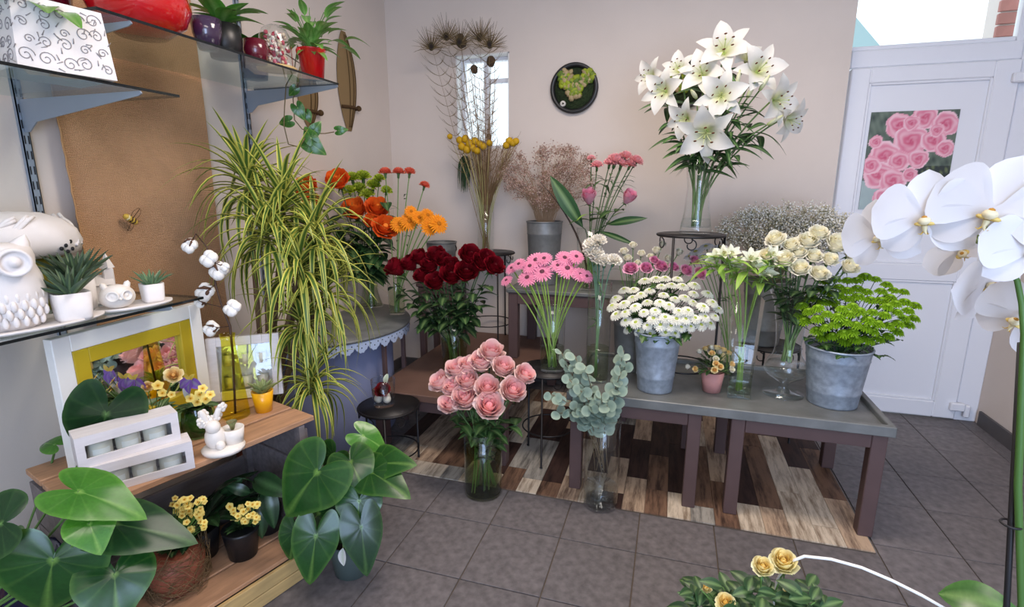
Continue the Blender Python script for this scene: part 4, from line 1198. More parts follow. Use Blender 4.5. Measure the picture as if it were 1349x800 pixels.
foliage_stems('leafy_rose_stem', 'dark leafy stem below the cream roses', 'leafy stem', 'leafy stems among the cream roses', p + Vector((0, 0, zf(476))), nk,
              [at(u, v, Y=p.y - .03) for u, v in ((1020, 370), (1035, 378), (1055, 382), (1075, 380), (1095, 372), (1105, 360), (1045, 365), (1010, 358))], LEAF_DARK, .075, 8, rg)

# baby's breath bucket
rg = random.Random(38)
p = Vector((BS.x - .05, BS.y, .5605)); h = ztop(p, 368) - p.z
bucket('bucket', "tall dull zinc bucket of white baby's breath behind the cream roses", p, .085, .12, h, 'zinc_dark', 'zinc flower buckets')
def cloud(name, label, cat, base, neck, cu, cv_, ru, rv_, Y0, dep, n, csz, cols, stem_c, rg, mt, branch=60, flat=.6, dotr=(.0022, .004)):
    """a mass of tiny flowers on wiry branches: one uncountable bunch"""
    mb = MB(); base = Vector(base)
    tips = []
    for i in range(branch):
        while True:
            x, y = rg.uniform(-1, 1), rg.uniform(-1, 1)
            if x * x + y * y < 1: break
        P = at(cu + x * ru, cv_ + y * rv_, Y=Y0 + rg.uniform(-dep, dep))
        tips.append(P)
        mid = Vector(neck).lerp(P, .5) + Vector((0, 0, .04))
        mb.tube([q - base for q in bez(Vector(base) + Vector((rg.uniform(-.03, .03), rg.uniform(-.03, .03), 0)), Vector(neck), mid, 4)], .0013, 4, stem_c, cap=False)
        mb.tube([q - base for q in bez(mid, mid.lerp(P, .5) + Vector((0, 0, .02)), P, 4)], .001, 4, stem_c, cap=False)
    for i in range(n):
        P = rg.choice(tips)
        Q = P + Vector((rg.gauss(0, csz), rg.gauss(0, csz), rg.gauss(0, csz * .8)))
        r = rg.uniform(*dotr); q = Q - base; c = jig(rg.choice(cols), rg, .08)
        mb.add([q + Vector(v) * r for v in ((1, 0, 0), (0, 1, 0), (-1, 0, 0), (0, -1, 0), (0, 0, 1), (0, 0, -1))],
               [(0, 1, 4), (1, 2, 4), (2, 3, 4), (3, 0, 4), (1, 0, 5), (2, 1, 5), (3, 2, 5), (0, 3, 5)], c)
        if i % 3 == 0: mb.tube([P - base, q], .0006, 3, stem_c, cap=False)
    o = ob(name, (mb, mt), None, T(base)); tag(o, label, cat, kind='stuff')
    return o
cloud('babys_breath', "cloud of tiny white baby's breath behind the cream roses", 'flowers', p + Vector((0, 0, .02)), p + Vector((0, 0, h)), 1040, 303, 88, 30, p.y, .14, 11000, .024,
      [rgb(248, 246, 238), rgb(252, 251, 246), rgb(240, 236, 222), rgb(214, 206, 176)], rgb(140, 142, 110), rg, 'dry', 150, dotr=(.0032, .0058))

# lilies on the tall stand
rg = random.Random(39)
p = Vector((LS.x + .02, LS.y, 1.1955)); k = mpp(p); h = ztop(p, 206) - p.z
t = thing('glass_vase', 'clear glass cylinder vase of white lilies on the tall stand', 'vase', p, group='clear glass vases')
vase_outline(t, [(20 * k, 0), (20 * k, .02), (16 * k, h * .3), (14 * k, h * .6), (18 * k, h)], h * .2, 'clearwater', base_th=.03)
nk = p + Vector((0, 0, h * .9))
lil = [(954, 66, 62, .03, (.0, .5)), (1000, 92, 58, .0, (.3, .3)), (925, 97, 54, .02, (-.2, .4)), (950, 126, 58, -.08, (.0, .1)), (874, 120, 52, -.03, (-.5, .1)), (930, 175, 66, -.12, (-.1, -.25)),
       (1024, 132, 56, -.04, (.6, .0)), (902, 157, 46, -.08, (-.6, -.2)), (856, 101, 42, .05, (-.9, .2)), (1040, 158, 50, .02, (.8, -.3)), (893, 90, 42, .06, (-.4, .6)), (985, 75, 44, .08, (.2, .8))]
for hd, lb in zip(lil, labels(lil, 'white lily', 'on the tall black stand')):
    P = at(hd[0], hd[1], Y=p.y + hd[3])
    b0 = p + Vector((rg.uniform(-.02, .02), rg.uniform(-.02, .02), .032))
    t = thing('white_lily', lb, 'lily', b0, group='white lilies on the tall stand')
    tc_ = (CAMP - P).normalized(); side = Vector((math.cos(YAW), math.sin(YAW), 0))
    d = tc_ * .8 + side * hd[4][0] + Vector((0, 0, hd[4][1]))
    hb = P - d.normalized() * .03
    pts = [q - b0 for q in bez(b0, nk + (P - nk) * .1, hb, 10)]
    ob('stem', (MB().tube(pts, .0038, 6, rgb(92, 120, 62)), 'stem'), t)
    lily(t, pts[-1], d, hd[2] * mpp(P) * 1.12, rg.uniform(0, 1), LILP, LILC, 1.0)
    for j in range(12):
        q = rg.uniform(.5, .95); i = min(9, int(q * 10)); a = rg.uniform(0, 2 * PI)
        ob('leaf', rg.choice(LEAF_LILY), t, yframe((math.cos(a), math.sin(a), rg.uniform(-.2, .5)), (0, -.5, 1), pts[i], (rg.uniform(.15, .2), rg.uniform(.10, .16), .13)))
BUD = MB(); BUD.lathe([(0, 0), (.09, .06), (.13, .3), (.12, .65), (.06, .92), (0, 1)], 8, [rgb(150, 170, 90), rgb(190, 204, 130), rgb(226, 228, 186), rgb(236, 234, 206), rgb(220, 222, 170), rgb(190, 200, 120)])
BUD = BUD.mesh('bud', 'petal_pale')
buds = [(984, 130, .06, (.3, .3)), (1000, 120, .05, (.5, .4)), (970, 115, .06, (.1, .5)), (918, 130, .07, (-.2, -.3)), (1010, 165, .05, (.8, .0))]
for hd, lb in zip(buds, labels(buds, 'unopened lily bud', 'on the tall black stand')):
    P = at(hd[0], hd[1], Y=p.y - .02); b0 = p + Vector((rg.uniform(-.02, .02), rg.uniform(-.02, .02), .032))
    t = thing('lily_bud_stem', lb, 'lily', b0, group='lily buds on the tall stand')
    pts = [q - b0 for q in bez(b0, nk + (P - nk) * .1, P, 10)]
    ob('stem', (MB().tube(pts, .0034, 6, rgb(84, 112, 58)), 'stem'), t)
    ob('bud', BUD, t, zframe((hd[3][0], -.4, hd[3][1] + .5), pts[-1], .075))
    for j in range(8):
        i = rg.randint(5, 9); a = rg.uniform(0, 2 * PI)
        ob('leaf', rg.choice(LEAF_LILY), t, yframe((math.cos(a), math.sin(a), rg.uniform(-.3, .3)), (0, 0, 1), pts[i], rg.uniform(.10, .16)))

# ------------------------------------------------------------------ on the wall table: dried limonium bucket and pink carnations
rg = random.Random(40)
p = Vector((-.79, 3.30, ZH + .0005)); k = mpp(p)
h = ztop(p, 291) - p.z
bucket('bucket', 'dull zinc bucket of dried statice on the wall table', p, 18.5 * k, 23 * k, h, 'zinc_dark', 'zinc flower buckets')
cloud('dried_statice', 'airy bunch of dried brown-pink statice above its bucket', 'dried flowers', p + Vector((0, 0, .03)), p + Vector((0, 0, h)), 724, 232, 62, 40, p.y, .15, 5200, .020,
      [rgb(196, 162, 148), rgb(212, 180, 166), rgb(166, 130, 116), rgb(222, 198, 184)], rgb(176, 148, 120), rg, 'dry', 170, dotr=(.003, .005))
p = Vector((-.475, 3.17, ZH + .0005)); k = mpp(p); h = ztop(p, 300) - p.z
cyl_vase('clear glass vase of pink carnations and peonies on the wall table', p, 14 * k, h, h * .6, flare=1.25)
nk = p + Vector((0, 0, h))
heads = [(812, 206, 24), (826, 202, 19), (840, 208, 20), (787, 214, 17), (820, 212, 18), (804, 211, 17), (779, 206, 12), (832, 213, 17)]
bouquet('pink_carnation', 'small pink carnation', 'on the wall table', 'carnation', 'pink carnations on the wall table', p + Vector((0, 0, .014)), nk, heads, CARN_P, p.y, rg, depth=.02, calyx=False, up=1.5, leaves=[((.55, .9), LEAF_LILY, .09, 4)], stem_c=G_DARK, stem_r=.0032)
heads = [(776, 262, 19), (827, 262, 18)]
bouquet('pink_peony', 'pink peony bud', 'below the pink carnations', 'peony', 'pink peony buds on the wall table', p + Vector((0, 0, .014)), nk, heads, PEONY, p.y - .06, rg, up=1.2, leaves=[((.5, .8), LEAF_LIGHT, .10, 3), ((.6, .95), LEAF_ROSE, .11, 3)], stem_c=G_DARK, sizek=1.1)
BIGLEAF = leaf_mesh('leaf', 1, .24, rgb(30, 62, 36), rgb(48, 86, 46), droop=.05, peak=.5)
for (u0, v0, u1, v1, w) in ((768, 300, 725, 232, 1.0), (800, 296, 852, 287, .8), (790, 305, 836, 322, .6)):
    A, B = at(u0, v0, Y=p.y - .03), at(u1, v1, Y=p.y - .09)
    t = thing('sword_leaf', {1.0: 'long dark sword-shaped leaf rising beside the dried statice', .8: 'dark leaf reaching out to the right of the peonies', .6: 'dark leaf hanging beside the peony vase'}[w], 'leaf', p + Vector((0, 0, .02)), group='large leaves in the peony vase')
    ob('stem', (MB().tube([q - p - Vector((0, 0, .02)) for q in bez(p + Vector((0, 0, .02)), nk, A, 6)], .003, 5, G_DARK), 'stem'), t)
    ob('leaf', BIGLEAF, t, yframe(B - A, (0, -1, .3), A - p - Vector((0, 0, .02)), ((B - A).length * w, (B - A).length, (B - A).length)))
b0 = p + Vector((0, 0, .02))
t = thing('strelitzia_stem', 'bare dark pointed stem leaning across the dried statice', 'stem', b0)
ob('stem', (MB().tube([q - b0 for q in bez(b0, nk + Vector((-.02, -.02, -.02)), at(712, 240, Y=p.y - .12), 10)], [.007, .007, .007, .007, .007, .0065, .006, .005, .004, .003, .0015], 6, rgb(60, 44, 34)), 'stem'), t)

# ------------------------------------------------------------------ tall dried bouquet on its stand
rg = random.Random(41)
p = Vector((DS.x + .0, DS.y - .02, .9855)); k = mpp(p)
p.x = at(640, 328, Y=p.y).x
h = ztop(p, 270) - p.z
cyl_vase('tall narrow glass vase of dried flowers and feathers', p, 11 * k, h, None)
b0 = p + Vector((0, 0, .014)); nk = p + Vector((0, 0, h))
CR = MB().blob((0, 0, 0), .5, 10, 8, rgb(212, 168, 34), jit=.05, rg=rg).mesh('bloom', 'petal')
heads = [(604, 182, 9), (612, 180, 10), (607, 190, 10), (618, 186, 11), (625, 183, 10), (622, 192, 10), (632, 187, 9), (637, 190, 9), (628, 196, 9), (614, 194, 10), (668, 189, 9), (677, 186, 9), (681, 184, 9), (672, 183, 9), (591, 178, 7), (645, 186, 8)]
bouquet('craspedia', 'round yellow craspedia ball', 'in the dried bouquet', 'craspedia', 'yellow craspedia balls in the dried bouquet', b0, nk, heads, [CR], p.y - .03, rg, calyx=False, stem_c=rgb(168, 150, 96), stem_r=.0018, spread=.02)
DB = MB().blob((0, 0, 0), .5, 9, 7, rgb(84, 68, 52), (1, 1, 1.3), jit=.12, rg=rg).mesh('seed_head', 'dry')
heads = [(647, 77, 11), (624, 88, 9), (605, 49, 14), (628, 195, 9), (644, 178, 7)]
bouquet('dried_teasel', 'brown dried seed head', 'in the dried bouquet', 'seed head', 'dried seed heads in the tall bouquet', b0, nk, heads, [DB], p.y, rg, calyx=False, stem_c=rgb(120, 98, 70), stem_r=.002, spread=.02)
def feather(u0, v0, u1, v1, lb, Y):
    t = thing('peacock_feather', lb, 'feather', b0, group='peacock feathers in the dried bouquet')
    A = b0; B = at(u1, v1, Y=Y); C = at(u0, v0, Y=Y)
    pts = [q - b0 for q in bez(A, nk.lerp(C, .5), B, 22)]
    ob('quill', (MB().tube(pts, [.0025 * (1 - .7 * i / 22) for i in range(23)], 5, rgb(150, 126, 92)), 'dry'), t)
    mb = MB()
    for i in range(9, 22):
        for s in (-1, 1):
            for q in range(3):
                ln = (.06 + .04 * rg.random()) * (.7 + .6 * (i / 22))
                tang = (pts[min(i + 1, 22)] - pts[i - 1]).normalized()
                sd = Vector((math.cos(YAW), math.sin(YAW), 0)) * s
                e = pts[i] + tang * ln * .7 + sd * ln * .75 + Vector((0, rg.uniform(-.02, .02), 0))
                mb.tube(bez(pts[i], pts[i] + sd * ln * .5 + tang * .01, e, 4), [.0016, .0013, .001, .0008, .0005], 4, rgb(116, 96, 62), cap=False)
    ob('barbs', (mb, 'dry'), t)
    mb = MB()
    mb.lathe([(0, 0), (.020, .003), (.016, .006), (.008, .008), (0, .009)], 16, [rgb(84, 70, 48), rgb(92, 76, 50), rgb(74, 66, 48), rgb(50, 42, 40), rgb(40, 34, 36)], xf=zframe((CAMP - B), pts[-1] - Vector((0, 0, .015)), (1, 1.3, 1)))
    ob('eye', (mb, 'dry'), t)
    mb = MB()
    for q in range(64):
        a = PI * (q / 63) * 1.3 - .45
        ln = rg.uniform(.05, .13)
        side = Vector((math.cos(YAW), math.sin(YAW), 0))
        e = pts[-1] + side * math.cos(a) * ln + Vector((0, 0, math.sin(a) * ln)) + Vector((0, rg.uniform(-.03, .03), 0))
        mb.tube(bez(pts[-1] - Vector((0, 0, .03)), pts[-1] + (e - pts[-1]) * .6 + side * math.cos(a) * .02, e, 4), [.0018, .0016, .0012, .001, .0005], 4, rg.choice([rgb(112, 94, 66), rgb(92, 76, 54), rgb(140, 120, 88)]), cap=False)
    ob('tip_barbs', (mb, 'dry'), t)
for (a, b, c, d_, lb, y) in ((575, 150, 568, 58, 'leftmost peacock feather, bending outward from the dried bouquet', -.03), (600, 140, 588, 45, 'second peacock feather from the left in the dried bouquet', .02),
                             (618, 140, 605, 52, 'third peacock feather from the left in the dried bouquet', -.02), (640, 140, 632, 46, 'fourth peacock feather from the left in the dried bouquet', .03), (648, 140, 645, 55, 'rightmost peacock feather in the dried bouquet', -.04)):
    feather(a, b, c, d_, lb, p.y + y)
mb = MB()
for i in range(150):
    u = rg.uniform(598, 682); v = rg.uniform(85, 200) if u < 655 else rg.uniform(180, 215)
    P = at(u, v, Y=p.y + rg.uniform(-.08, .08))
    mid = nk + (P - nk) * .45 + Vector((rg.uniform(-.01, .01), 0, 0))
    mb.tube([q - b0 for q in bez(b0 + Vector((rg.uniform(-.02, .02), rg.uniform(-.02, .02), 0)), nk, mid, 4)], .0014, 4, jig(rgb(124, 100, 72), rg, .35), cap=False)
    mb.tube([q - b0 for q in bez(mid, mid.lerp(P, .5) + Vector((rg.uniform(-.03, .03), 0, .03)), P, 5)], .001, 4, jig(rgb(160, 132, 104), rg, .2), cap=False)
    for j in range(3):
        q = mid.lerp(P, rg.uniform(.3, 1)); e = q + Vector((rg.uniform(-.04, .04), rg.uniform(-.03, .03), rg.uniform(0, .05)))
        mb.tube([q - b0, q.lerp(e, .5) - b0 + Vector((.006, 0, 0)), e - b0], .0008, 3, rgb(140, 112, 86), cap=False)
tag(ob('dried_grass', (mb, 'dry'), None, T(b0)), 'fine dried twigs and grasses filling the tall dried bouquet', 'dried grass', kind='stuff')
# green tuft hanging beside it
P0 = at(613, 205, Y=p.y + .08)
mb = MB()
for i in range(70):
    a = rg.uniform(0, 2 * PI); r_ = rg.uniform(.0, .045); ln = rg.uniform(.12, .25)
    e = Vector((r_ * math.cos(a) - .012, r_ * math.sin(a), -ln))
    pts = bez((0, 0, 0), (r_ * 1.5 * math.cos(a), r_ * 1.5 * math.sin(a), -.01), e, 5)
    mb.tube(pts, [.002, .003, .003, .003, .002, .001], 4, jig(rgb(44, 74, 36), rg, .25), cap=False)
t = thing('hanging_amaranth', 'dark green hanging tassel beside the dried stems', 'tassel', P0)
ob('tassel', (mb, 'leaf'), t, kind='stuff')
ob('stem', (MB().tube([q - P0 for q in bez(b0, nk + Vector((0, .03, 0)), P0, 8)], .0016, 5, G_DARK), 'stem'), t)

# ------------------------------------------------------------------ on the back wall: round moss frames
def moss_frame(label, c, r, name='moss_picture', full=True):
    t = thing(name, label, 'wall decoration', c, rot=(R(90), 0, 0), group='round black moss frames')
    ob('frame', (MB().lathe([(r * .82, .002), (r, .002), (r, .03), (r * .97, .036), (r * .86, .034), (r * .82, .02), (r * .82, .002)], 48), 'dark'), t)
    ob('backing', (MB().lathe([(0, .002), (r * .83, .002), (r * .83, .012), (0, .013)], 40), mat('dark_moss_ground', rgb(44, 58, 30), .95, noise=(60, .4), bump=(80, .8))), t)
    rg = random.Random(3)
    for i in range(26 if full else 12):
        q = i / 25
        if i < 13: x, y = -.5 + .62 * (i / 12), .55 - .75 * (i / 12)
        else: x, y = .6 - .62 * ((i - 13) / 12), .5 - .6 * ((i - 13) / 12)
        x += rg.uniform(-.1, .1); y += rg.uniform(-.1, .1)
        c_ = rg.choice([rgb(150, 164, 40), rgb(120, 140, 44), rgb(170, 150, 110), rgb(96, 120, 40)])
        mb = MB()
        for j in range(9): mb.blob((rg.uniform(-.2, .2) * r, rg.uniform(-.2, .2) * r, .015), r * rg.uniform(.09, .15), 7, 5, jig(c_, rg, .15), (1, 1, .8), jit=.2, rg=rg)
        ob('moss_tuft', (mb, 'vc'), t, T(x * r * .95, y * r * .95, .010))
    if full:
        ob('snail_shell', (MB().lathe([(.0, .03), (r * .10, .03), (r * .13, .018), (r * .10, .008)], 14, rgb(220, 214, 204)).blob((r * .02, 0, .028), r * .05, 7, 5, rgb(60, 50, 44)), 'vc'), t, T(-.45 * r, -.6 * r, .01))
c = at(757, 117, Y=YB - .001); c.y = YB - .001
moss_frame('round black frame filled with green moss on the bare wall', c, 31.5 * mpp(c))
c = at(900, 112, Y=YB - .001); c.y = YB - .001
moss_frame('round black moss frame half hidden behind the white lilies', c, 31 * mpp(c), full=False)
# ------------------------------------------------------------------ shelving on the left wall
UY0, UY1 = 1.225, 2.19
XS = -1.50                                     # front edge of the glass shelves
for y, lb in ((UY0, 'slotted grey steel shelf upright beside the burlap hanging, nearer the owl'), (UY1, 'slotted grey steel shelf upright above the variegated dracaena'), (UY0 - .965, 'slotted grey steel shelf upright at the near end of the shelves')):
    t = thing('shelf_upright', lb, 'shelf upright', (XL + .001, y, 0.75), group='slotted steel shelf uprights')
    mb = MB()
    H = 1.95
    for s in (-1, 1): mb.box((.007, s * .0105, H / 2), (.014, .003, H))
    mb.box((.0015, 0, H / 2), (.003, .018, H)); mb.box((.0125, 0, H / 2), (.003, .024, H))
    ob('channel', (mb, 'steel'), t)
    mb = MB()
    for i in range(40):
        for s in (-1, 1): mb.box((.0142, s * .0055, .04 + i * .048), (.0012, .004, .026))
    ob('slot', (mb, 'slot'), t, kind='stuff')
ZS1, ZS2, ZS3 = 1.682, 1.868, 1.040
def bracket(y, z, lb, zdrop=.07):
    d = XS - XL - .02
    x0 = XL + .017
    V = []
    for s in (-.002, .002):
        V += [(0, s, 0), (d, s, 0), (d + .005, s, -.008), (d - .01, s, -.014), (.06, s, -zdrop), (.02, s, -zdrop - .03), (0, s, -zdrop - .03)]
    n = 7
    F = [tuple(range(n)), tuple(reversed(range(n, 2 * n)))] + [(i, n + i, n + (i + 1) % n, (i + 1) % n) for i in range(n)]
    o = ob('shelf_bracket', (MB().add(V, F, smooth=False), 'steel'), None, T(x0, y, z - .0005))
    return tag(o, lb, 'bracket', 'grey steel shelf brackets')
bracket(UY0, ZS1, 'tapered grey steel bracket under the end of the glass shelf with the scroll planter')
bracket(UY0, ZS2, 'tapered grey steel bracket under the near end of the shelf with red pots')
bracket(UY1, ZS2, 'tapered grey steel bracket under the shelf end with the red bucket')
bracket(UY0, ZS3, 'tapered grey steel bracket under the glass shelf with white ceramics')
bracket(UY0 - .965, ZS1, 'near steel bracket under the glass shelf with the scroll planter')
bracket(UY0 - .965, ZS3, 'near steel bracket under the glass shelf with white ceramics')
def glass_shelf(y0, y1, z, lb):
    t = thing('glass_shelf', lb, 'shelf', ((XL + XS) / 2, (y0 + y1) / 2, z), group='clear glass wall shelves')
    w, l, th = XS - XL - .055, y1 - y0, .008
    ob('glass_plate', (MB().box((.0275, 0, th / 2), (w - .004, l - .004, th)), 'shelf_glass'), t)
    mb = MB()
    for s in (-1, 1): mb.box((.0275, s * (l / 2 - .001), th / 2), (w, .002, th))
    mb.box((.0275 + w / 2 - .001, 0, th / 2), (.002, l - .004, th))
    ob('polished_edge', (mb, 'glass_edge'), t)
glass_shelf(.22, 1.352, ZS1, 'clear glass shelf carrying the scroll-patterned planter')
glass_shelf(1.13, 2.20, ZS2, 'clear glass shelf carrying red and dark pots')
glass_shelf(.22, 1.345, ZS3, 'clear glass shelf carrying white owl and bird ceramics')
S1, S2, S3 = ZS1 + .0085, ZS2 + .0085, ZS3 + .0085

# burlap hanging and bee
rg = random.Random(50)
bz0, bz1 = .60, 2.30
def burl(u, v):
    z = bz0 + (bz1 - bz0) * v
    ya = 1.30 + .02 * (1 - v); yb = 1.925 + .0 * v
    y = ya + (yb - ya) * u
    w = .010 + .006 * math.sin(u * 9 + v * 2) + .005 * math.sin(v * 7 + u * 3)
    if u < .06: w += .018 * (1 - u / .06)
    return (XL + .016 + w, y, z)
m = mat('burlap', rgb(212, 166, 126), .95, spec=.1, noise=(5, .12))
N_ = m.node_tree.nodes; L_ = m.node_tree.links; b_ = N_['Principled BSDF']
tc_ = N_.new('ShaderNodeTexCoord'); wv1 = N_.new('ShaderNodeTexWave'); wv2 = N_.new('ShaderNodeTexWave')
for wv, dr in ((wv1, 'Y'), (wv2, 'Z')):
    wv.bands_direction = dr; wv.inputs['Scale'].default_value = 55; wv.inputs['Distortion'].default_value = 3.5; wv.inputs['Detail'].default_value = 3; wv.inputs['Detail Scale'].default_value = .25
    L_.new(tc_.outputs['Object'], wv.inputs['Vector'])
mx_ = N_.new('ShaderNodeMath'); mx_.operation = 'ADD'; L_.new(wv1.outputs['Fac'], mx_.inputs[0]); L_.new(wv2.outputs['Fac'], mx_.inputs[1])
bp_ = N_.new('ShaderNodeBump'); bp_.inputs['Strength'].default_value = .6; bp_.inputs['Distance'].default_value = .004
L_.new(mx_.outputs[0], bp_.inputs['Height']); L_.new(bp_.outputs[0], b_.inputs['Normal'])
prev = b_.inputs['Base Color'].links[0].from_socket
mr_ = N_.new('ShaderNodeMapRange'); mr_.inputs[1].default_value = 0; mr_.inputs[2].default_value = 2; mr_.inputs[3].default_value = .66; mr_.inputs[4].default_value = 1.2
L_.new(mx_.outputs[0], mr_.inputs[0])
mm_ = N_.new('ShaderNodeMix'); mm_.data_type = 'RGBA'; mm_.blend_type = 'MULTIPLY'; mm_.inputs[0].default_value = 1
L_.new(prev, mm_.inputs[6]); L_.new(mr_.outputs[0], mm_.inputs[7]); L_.new(mm_.outputs[2], b_.inputs['Base Color'])
M['burlap'] = m
mb = MB(); mb.grid(burl, 40, 60)
mb.grid(lambda u, v: tuple(Vector(burl(u, v)) - Vector((.002, 0, 0))), 40, 60)
t = thing('burlap_hanging', 'brown burlap cloth hanging on the wall behind the shelves', 'cloth', (0, 0, 0))
ob('cloth', (mb, 'burlap'), t)
mb = MB(); mb.tube([tuple(Vector(burl(.0, i / 60)) + Vector((.001, .002 * math.sin(i * 2.2), 0))) for i in range(61)], .003, 5)
ob('frayed_edge', (mb, mat('burlap_thread', rgb(186, 142, 98), .95)), t)
bp = at(172, 289, X=XL + .05)
t = thing('bee_ornament', 'small striped bee ornament pinned to the burlap', 'ornament', bp)
bd = Vector((0, .7, -.5)).normalized()
mb = MB()
for i in range(7):
    q = -.5 + i / 6
    mb.blob(bd * (.036 * q), .013 * (1 - .5 * q * q), 8, 6, rgb(206, 170, 70) if i % 2 == 0 else rgb(226, 212, 160) if i < 3 else rgb(86, 62, 36))
ob('body', (mb, 'vc'), t)
mb = MB()
for (s, a) in ((1, .95), (-1, .9)):
    wd = Vector((.15, .45 * s, .6 * s)).normalized()
    mb.tube([Vector((.008, 0, 0)) + wd * q for q in (0, .02, .045, .05)], .0012, 4, rgb(90, 70, 50))
    mb.tube([(Vector((.008, 0, 0)) + wd * (.025 + .025 * math.cos(x)) + Vector((0, -wd.z, wd.y)) * .014 * math.sin(x)) for x in [2 * PI * k / 14 for k in range(14)]], .001, 4, rgb(110, 84, 60), closed=True)
for s in (-1, 1): mb.tube([bd * .02, bd * .03 + Vector((.01, .01 * s, .01))], .0008, 4, rgb(60, 44, 30))
ob('wing', (mb, 'dry'), t)

# ------------------------------------------------------------------ upper shelves
# scroll-patterned planter
p = Vector((-1.60, 1.06, S1)); rzp = -.22
t = thing('scroll_planter', 'square white planter with grey scroll pattern on the glass shelf', 'planter', p, rz=rzp)
w, hh = .21, .168
def taper_box(mb, w0, w1, h, th=.012, col=(1, 1, 1)):
    a, b = w0 / 2, w1 / 2; c = b - th
    V = [(-a, -a, 0), (a, -a, 0), (a, a, 0), (-a, a, 0), (-b, -b, h), (b, -b, h), (b, b, h), (-b, b, h), (-c, -c, h), (c, -c, h), (c, c, h), (-c, c, h), (-c, -c, h - .03), (c, -c, h - .03), (c, c, h - .03), (-c, c, h - .03)]
    F = [(3, 2, 1, 0)] + [(i, (i + 1) % 4, 4 + (i + 1) % 4, 4 + i) for i in range(4)] + [(4 + i, 4 + (i + 1) % 4, 8 + (i + 1) % 4, 8 + i) for i in range(4)] + [(8 + i, 8 + (i + 1) % 4, 12 + (i + 1) % 4, 12 + i) for i in range(4)] + [(12, 13, 14, 15)]
    mb.add(V, F, col, False)
mb = MB(); taper_box(mb, w, w * .90, hh)
ob('pot', (mb, 'ceramic'), t)
mb = MB()
def spiral(face, cx, cz, r, turns, s):
    pts = []
    for i in range(22):
        q = i / 21; a = q * turns * 2 * PI; rr = r * (1 - q * .85)
        x, z = cx + s * rr * math.cos(a), cz + rr * math.sin(a)
        k = (w / 2 - (w * .05) * z / hh) + .0008
        pts.append((x, -k, z) if face == 0 else (k, x, z))
    mb.tube(pts, .0011, 4)
rg = random.Random(4)
for face in (0, 1):
    for (cx, cz, r, s) in [(-.078 + .039 * gx + rg.uniform(-.008, .008), .025 + .038 * gz + rg.uniform(-.007, .007), rg.uniform(.010, .019), rg.choice((-1, 1))) for gx in range(5) for gz in range(4)]:
        spiral(face, cx, cz, r, 1.4, s)
        for j in range(2):
            x, z = cx + rg.uniform(-.03, .03), cz + rg.uniform(-.02, .02); k = (w / 2 - (w * .05) * z / hh) + .0008
            a = rg.uniform(0, 6); e = .007
            pts = [(x - e * math.cos(a), -k, z - e * math.sin(a)), (x + e * math.cos(a), -k, z + e * math.sin(a))]
            if face: pts = [(k, q[0], q[2]) for q in pts]
            mb.tube(pts, [.0016, .0006], 4)
ob('scroll_pattern', (mb, mat('scroll_grey', rgb(150, 144, 142) , .7)), t, kind='stuff')
for i, (a, e, ln) in enumerate(((.0, .35, .13), (-1.2, .55, .15), (-2.0, .6, .13), (-.3, .5, .12), (-1.6, .9, .15), (-.7, .7, .15))):
    d_ = Vector((math.cos(a), math.sin(a), e))
    ob('leaf', leaf_mesh('leaf', ln, ln * .45, rgb(72, 130, 40), rgb(110, 168, 62), droop=.7, mt='gloss_leaf'), t, yframe(d_, (0, 0, 1), (.04 * math.cos(a), .04 * math.sin(a), hh - .03)))
ob('stake', (MB().box((.07, -.03, hh + .04), (.01, .004, .16)), 'crate_pale'), t)
# dark red pot at the near end of that shelf
p = Vector((-1.62, .745, S1))
t = thing('wine_pot', 'dark wine-red pot at the edge of the shelf beside the scroll planter', 'pot', p)
ob('pot', (MB().lathe([(0, 0), (.06, 0), (.085, .10), (.088, .17), (.08, .17), (.075, .12), (0, .11)], 28), 'wine'), t)
ob('soil', (MB().lathe([(0, .12), (.075, .12)], 20), 'soil'), t)
def pot(name, lb, p, prof, mt, cat='pot', group=None, soil=None):
    t = thing(name, lb, cat, p, group=group)
    ob('pot', (MB().lathe(prof, 32), mt), t)
    if soil: ob('soil', (MB().lathe([(0, soil[1]), (soil[0], soil[1])], 20), 'soil'), t)
    return t
def on(u, v, z):
    q = at(u, v, Z=z); q.z = z; return q
# shelf with red and dark pots
p = Vector((-1.655, 1.385, S2))
pot('red_bowl', 'large glossy red round bowl on the upper glass shelf', p, [(0, 0), (.07, 0), (.125, .04), (.145, .09), (.135, .14), (.11, .165), (.105, .16), (.128, .13), (.135, .09), (.11, .04), (0, .02)], 'red', 'bowl')
p = Vector((-1.86, 1.22, S2))
pot('wine_bowl', 'dark wine-red bowl behind the large red bowl', p, [(0, 0), (.05, 0), (.085, .05), (.095, .12), (.088, .12), (.08, .06), (0, .02)], 'wine', 'bowl')
p = Vector((-1.59, 1.575, S2))
pot('plum_cup', 'small plum-coloured pot between the red bowl and black pot', p, [(0, 0), (.03, 0), (.045, .05), (.05, .10), (.045, .10), (.04, .05), (0, .02)], 'plum')
p = Vector((-1.63, 1.69, S2))
t = pot('potted_houseplant', 'glossy black pot with broad leaves on the upper glass shelf', p, [(0, 0), (.05, 0), (.06, .05), (.058, .115), (.05, .115), (.05, .10), (0, .10)], 'dark', 'potted plant')
LEAFB = leaf_mesh('leaf', 1, .42, rgb(52, 106, 38), rgb(92, 150, 58), droop=.4, mt='gloss_leaf', n=10)
rg = random.Random(52)
for i in range(13):
    a = i * 2.4; e = rg.uniform(.4, 1.2); ln = rg.uniform(.13, .2)
    dr = Vector((math.cos(a), math.sin(a), e))
    if dr.x < 0: ln *= .75
    ob('leaf', LEAFB, t, yframe(dr, (0, 0, 1), (0, 0, .11), ln))
ob('price_tag', (MB().box((.052, -.018, .075), (.002, .016, .022), rot=(0, .1, -.3)), 'paper'), t)
p = Vector((-1.58, 1.79, S2))
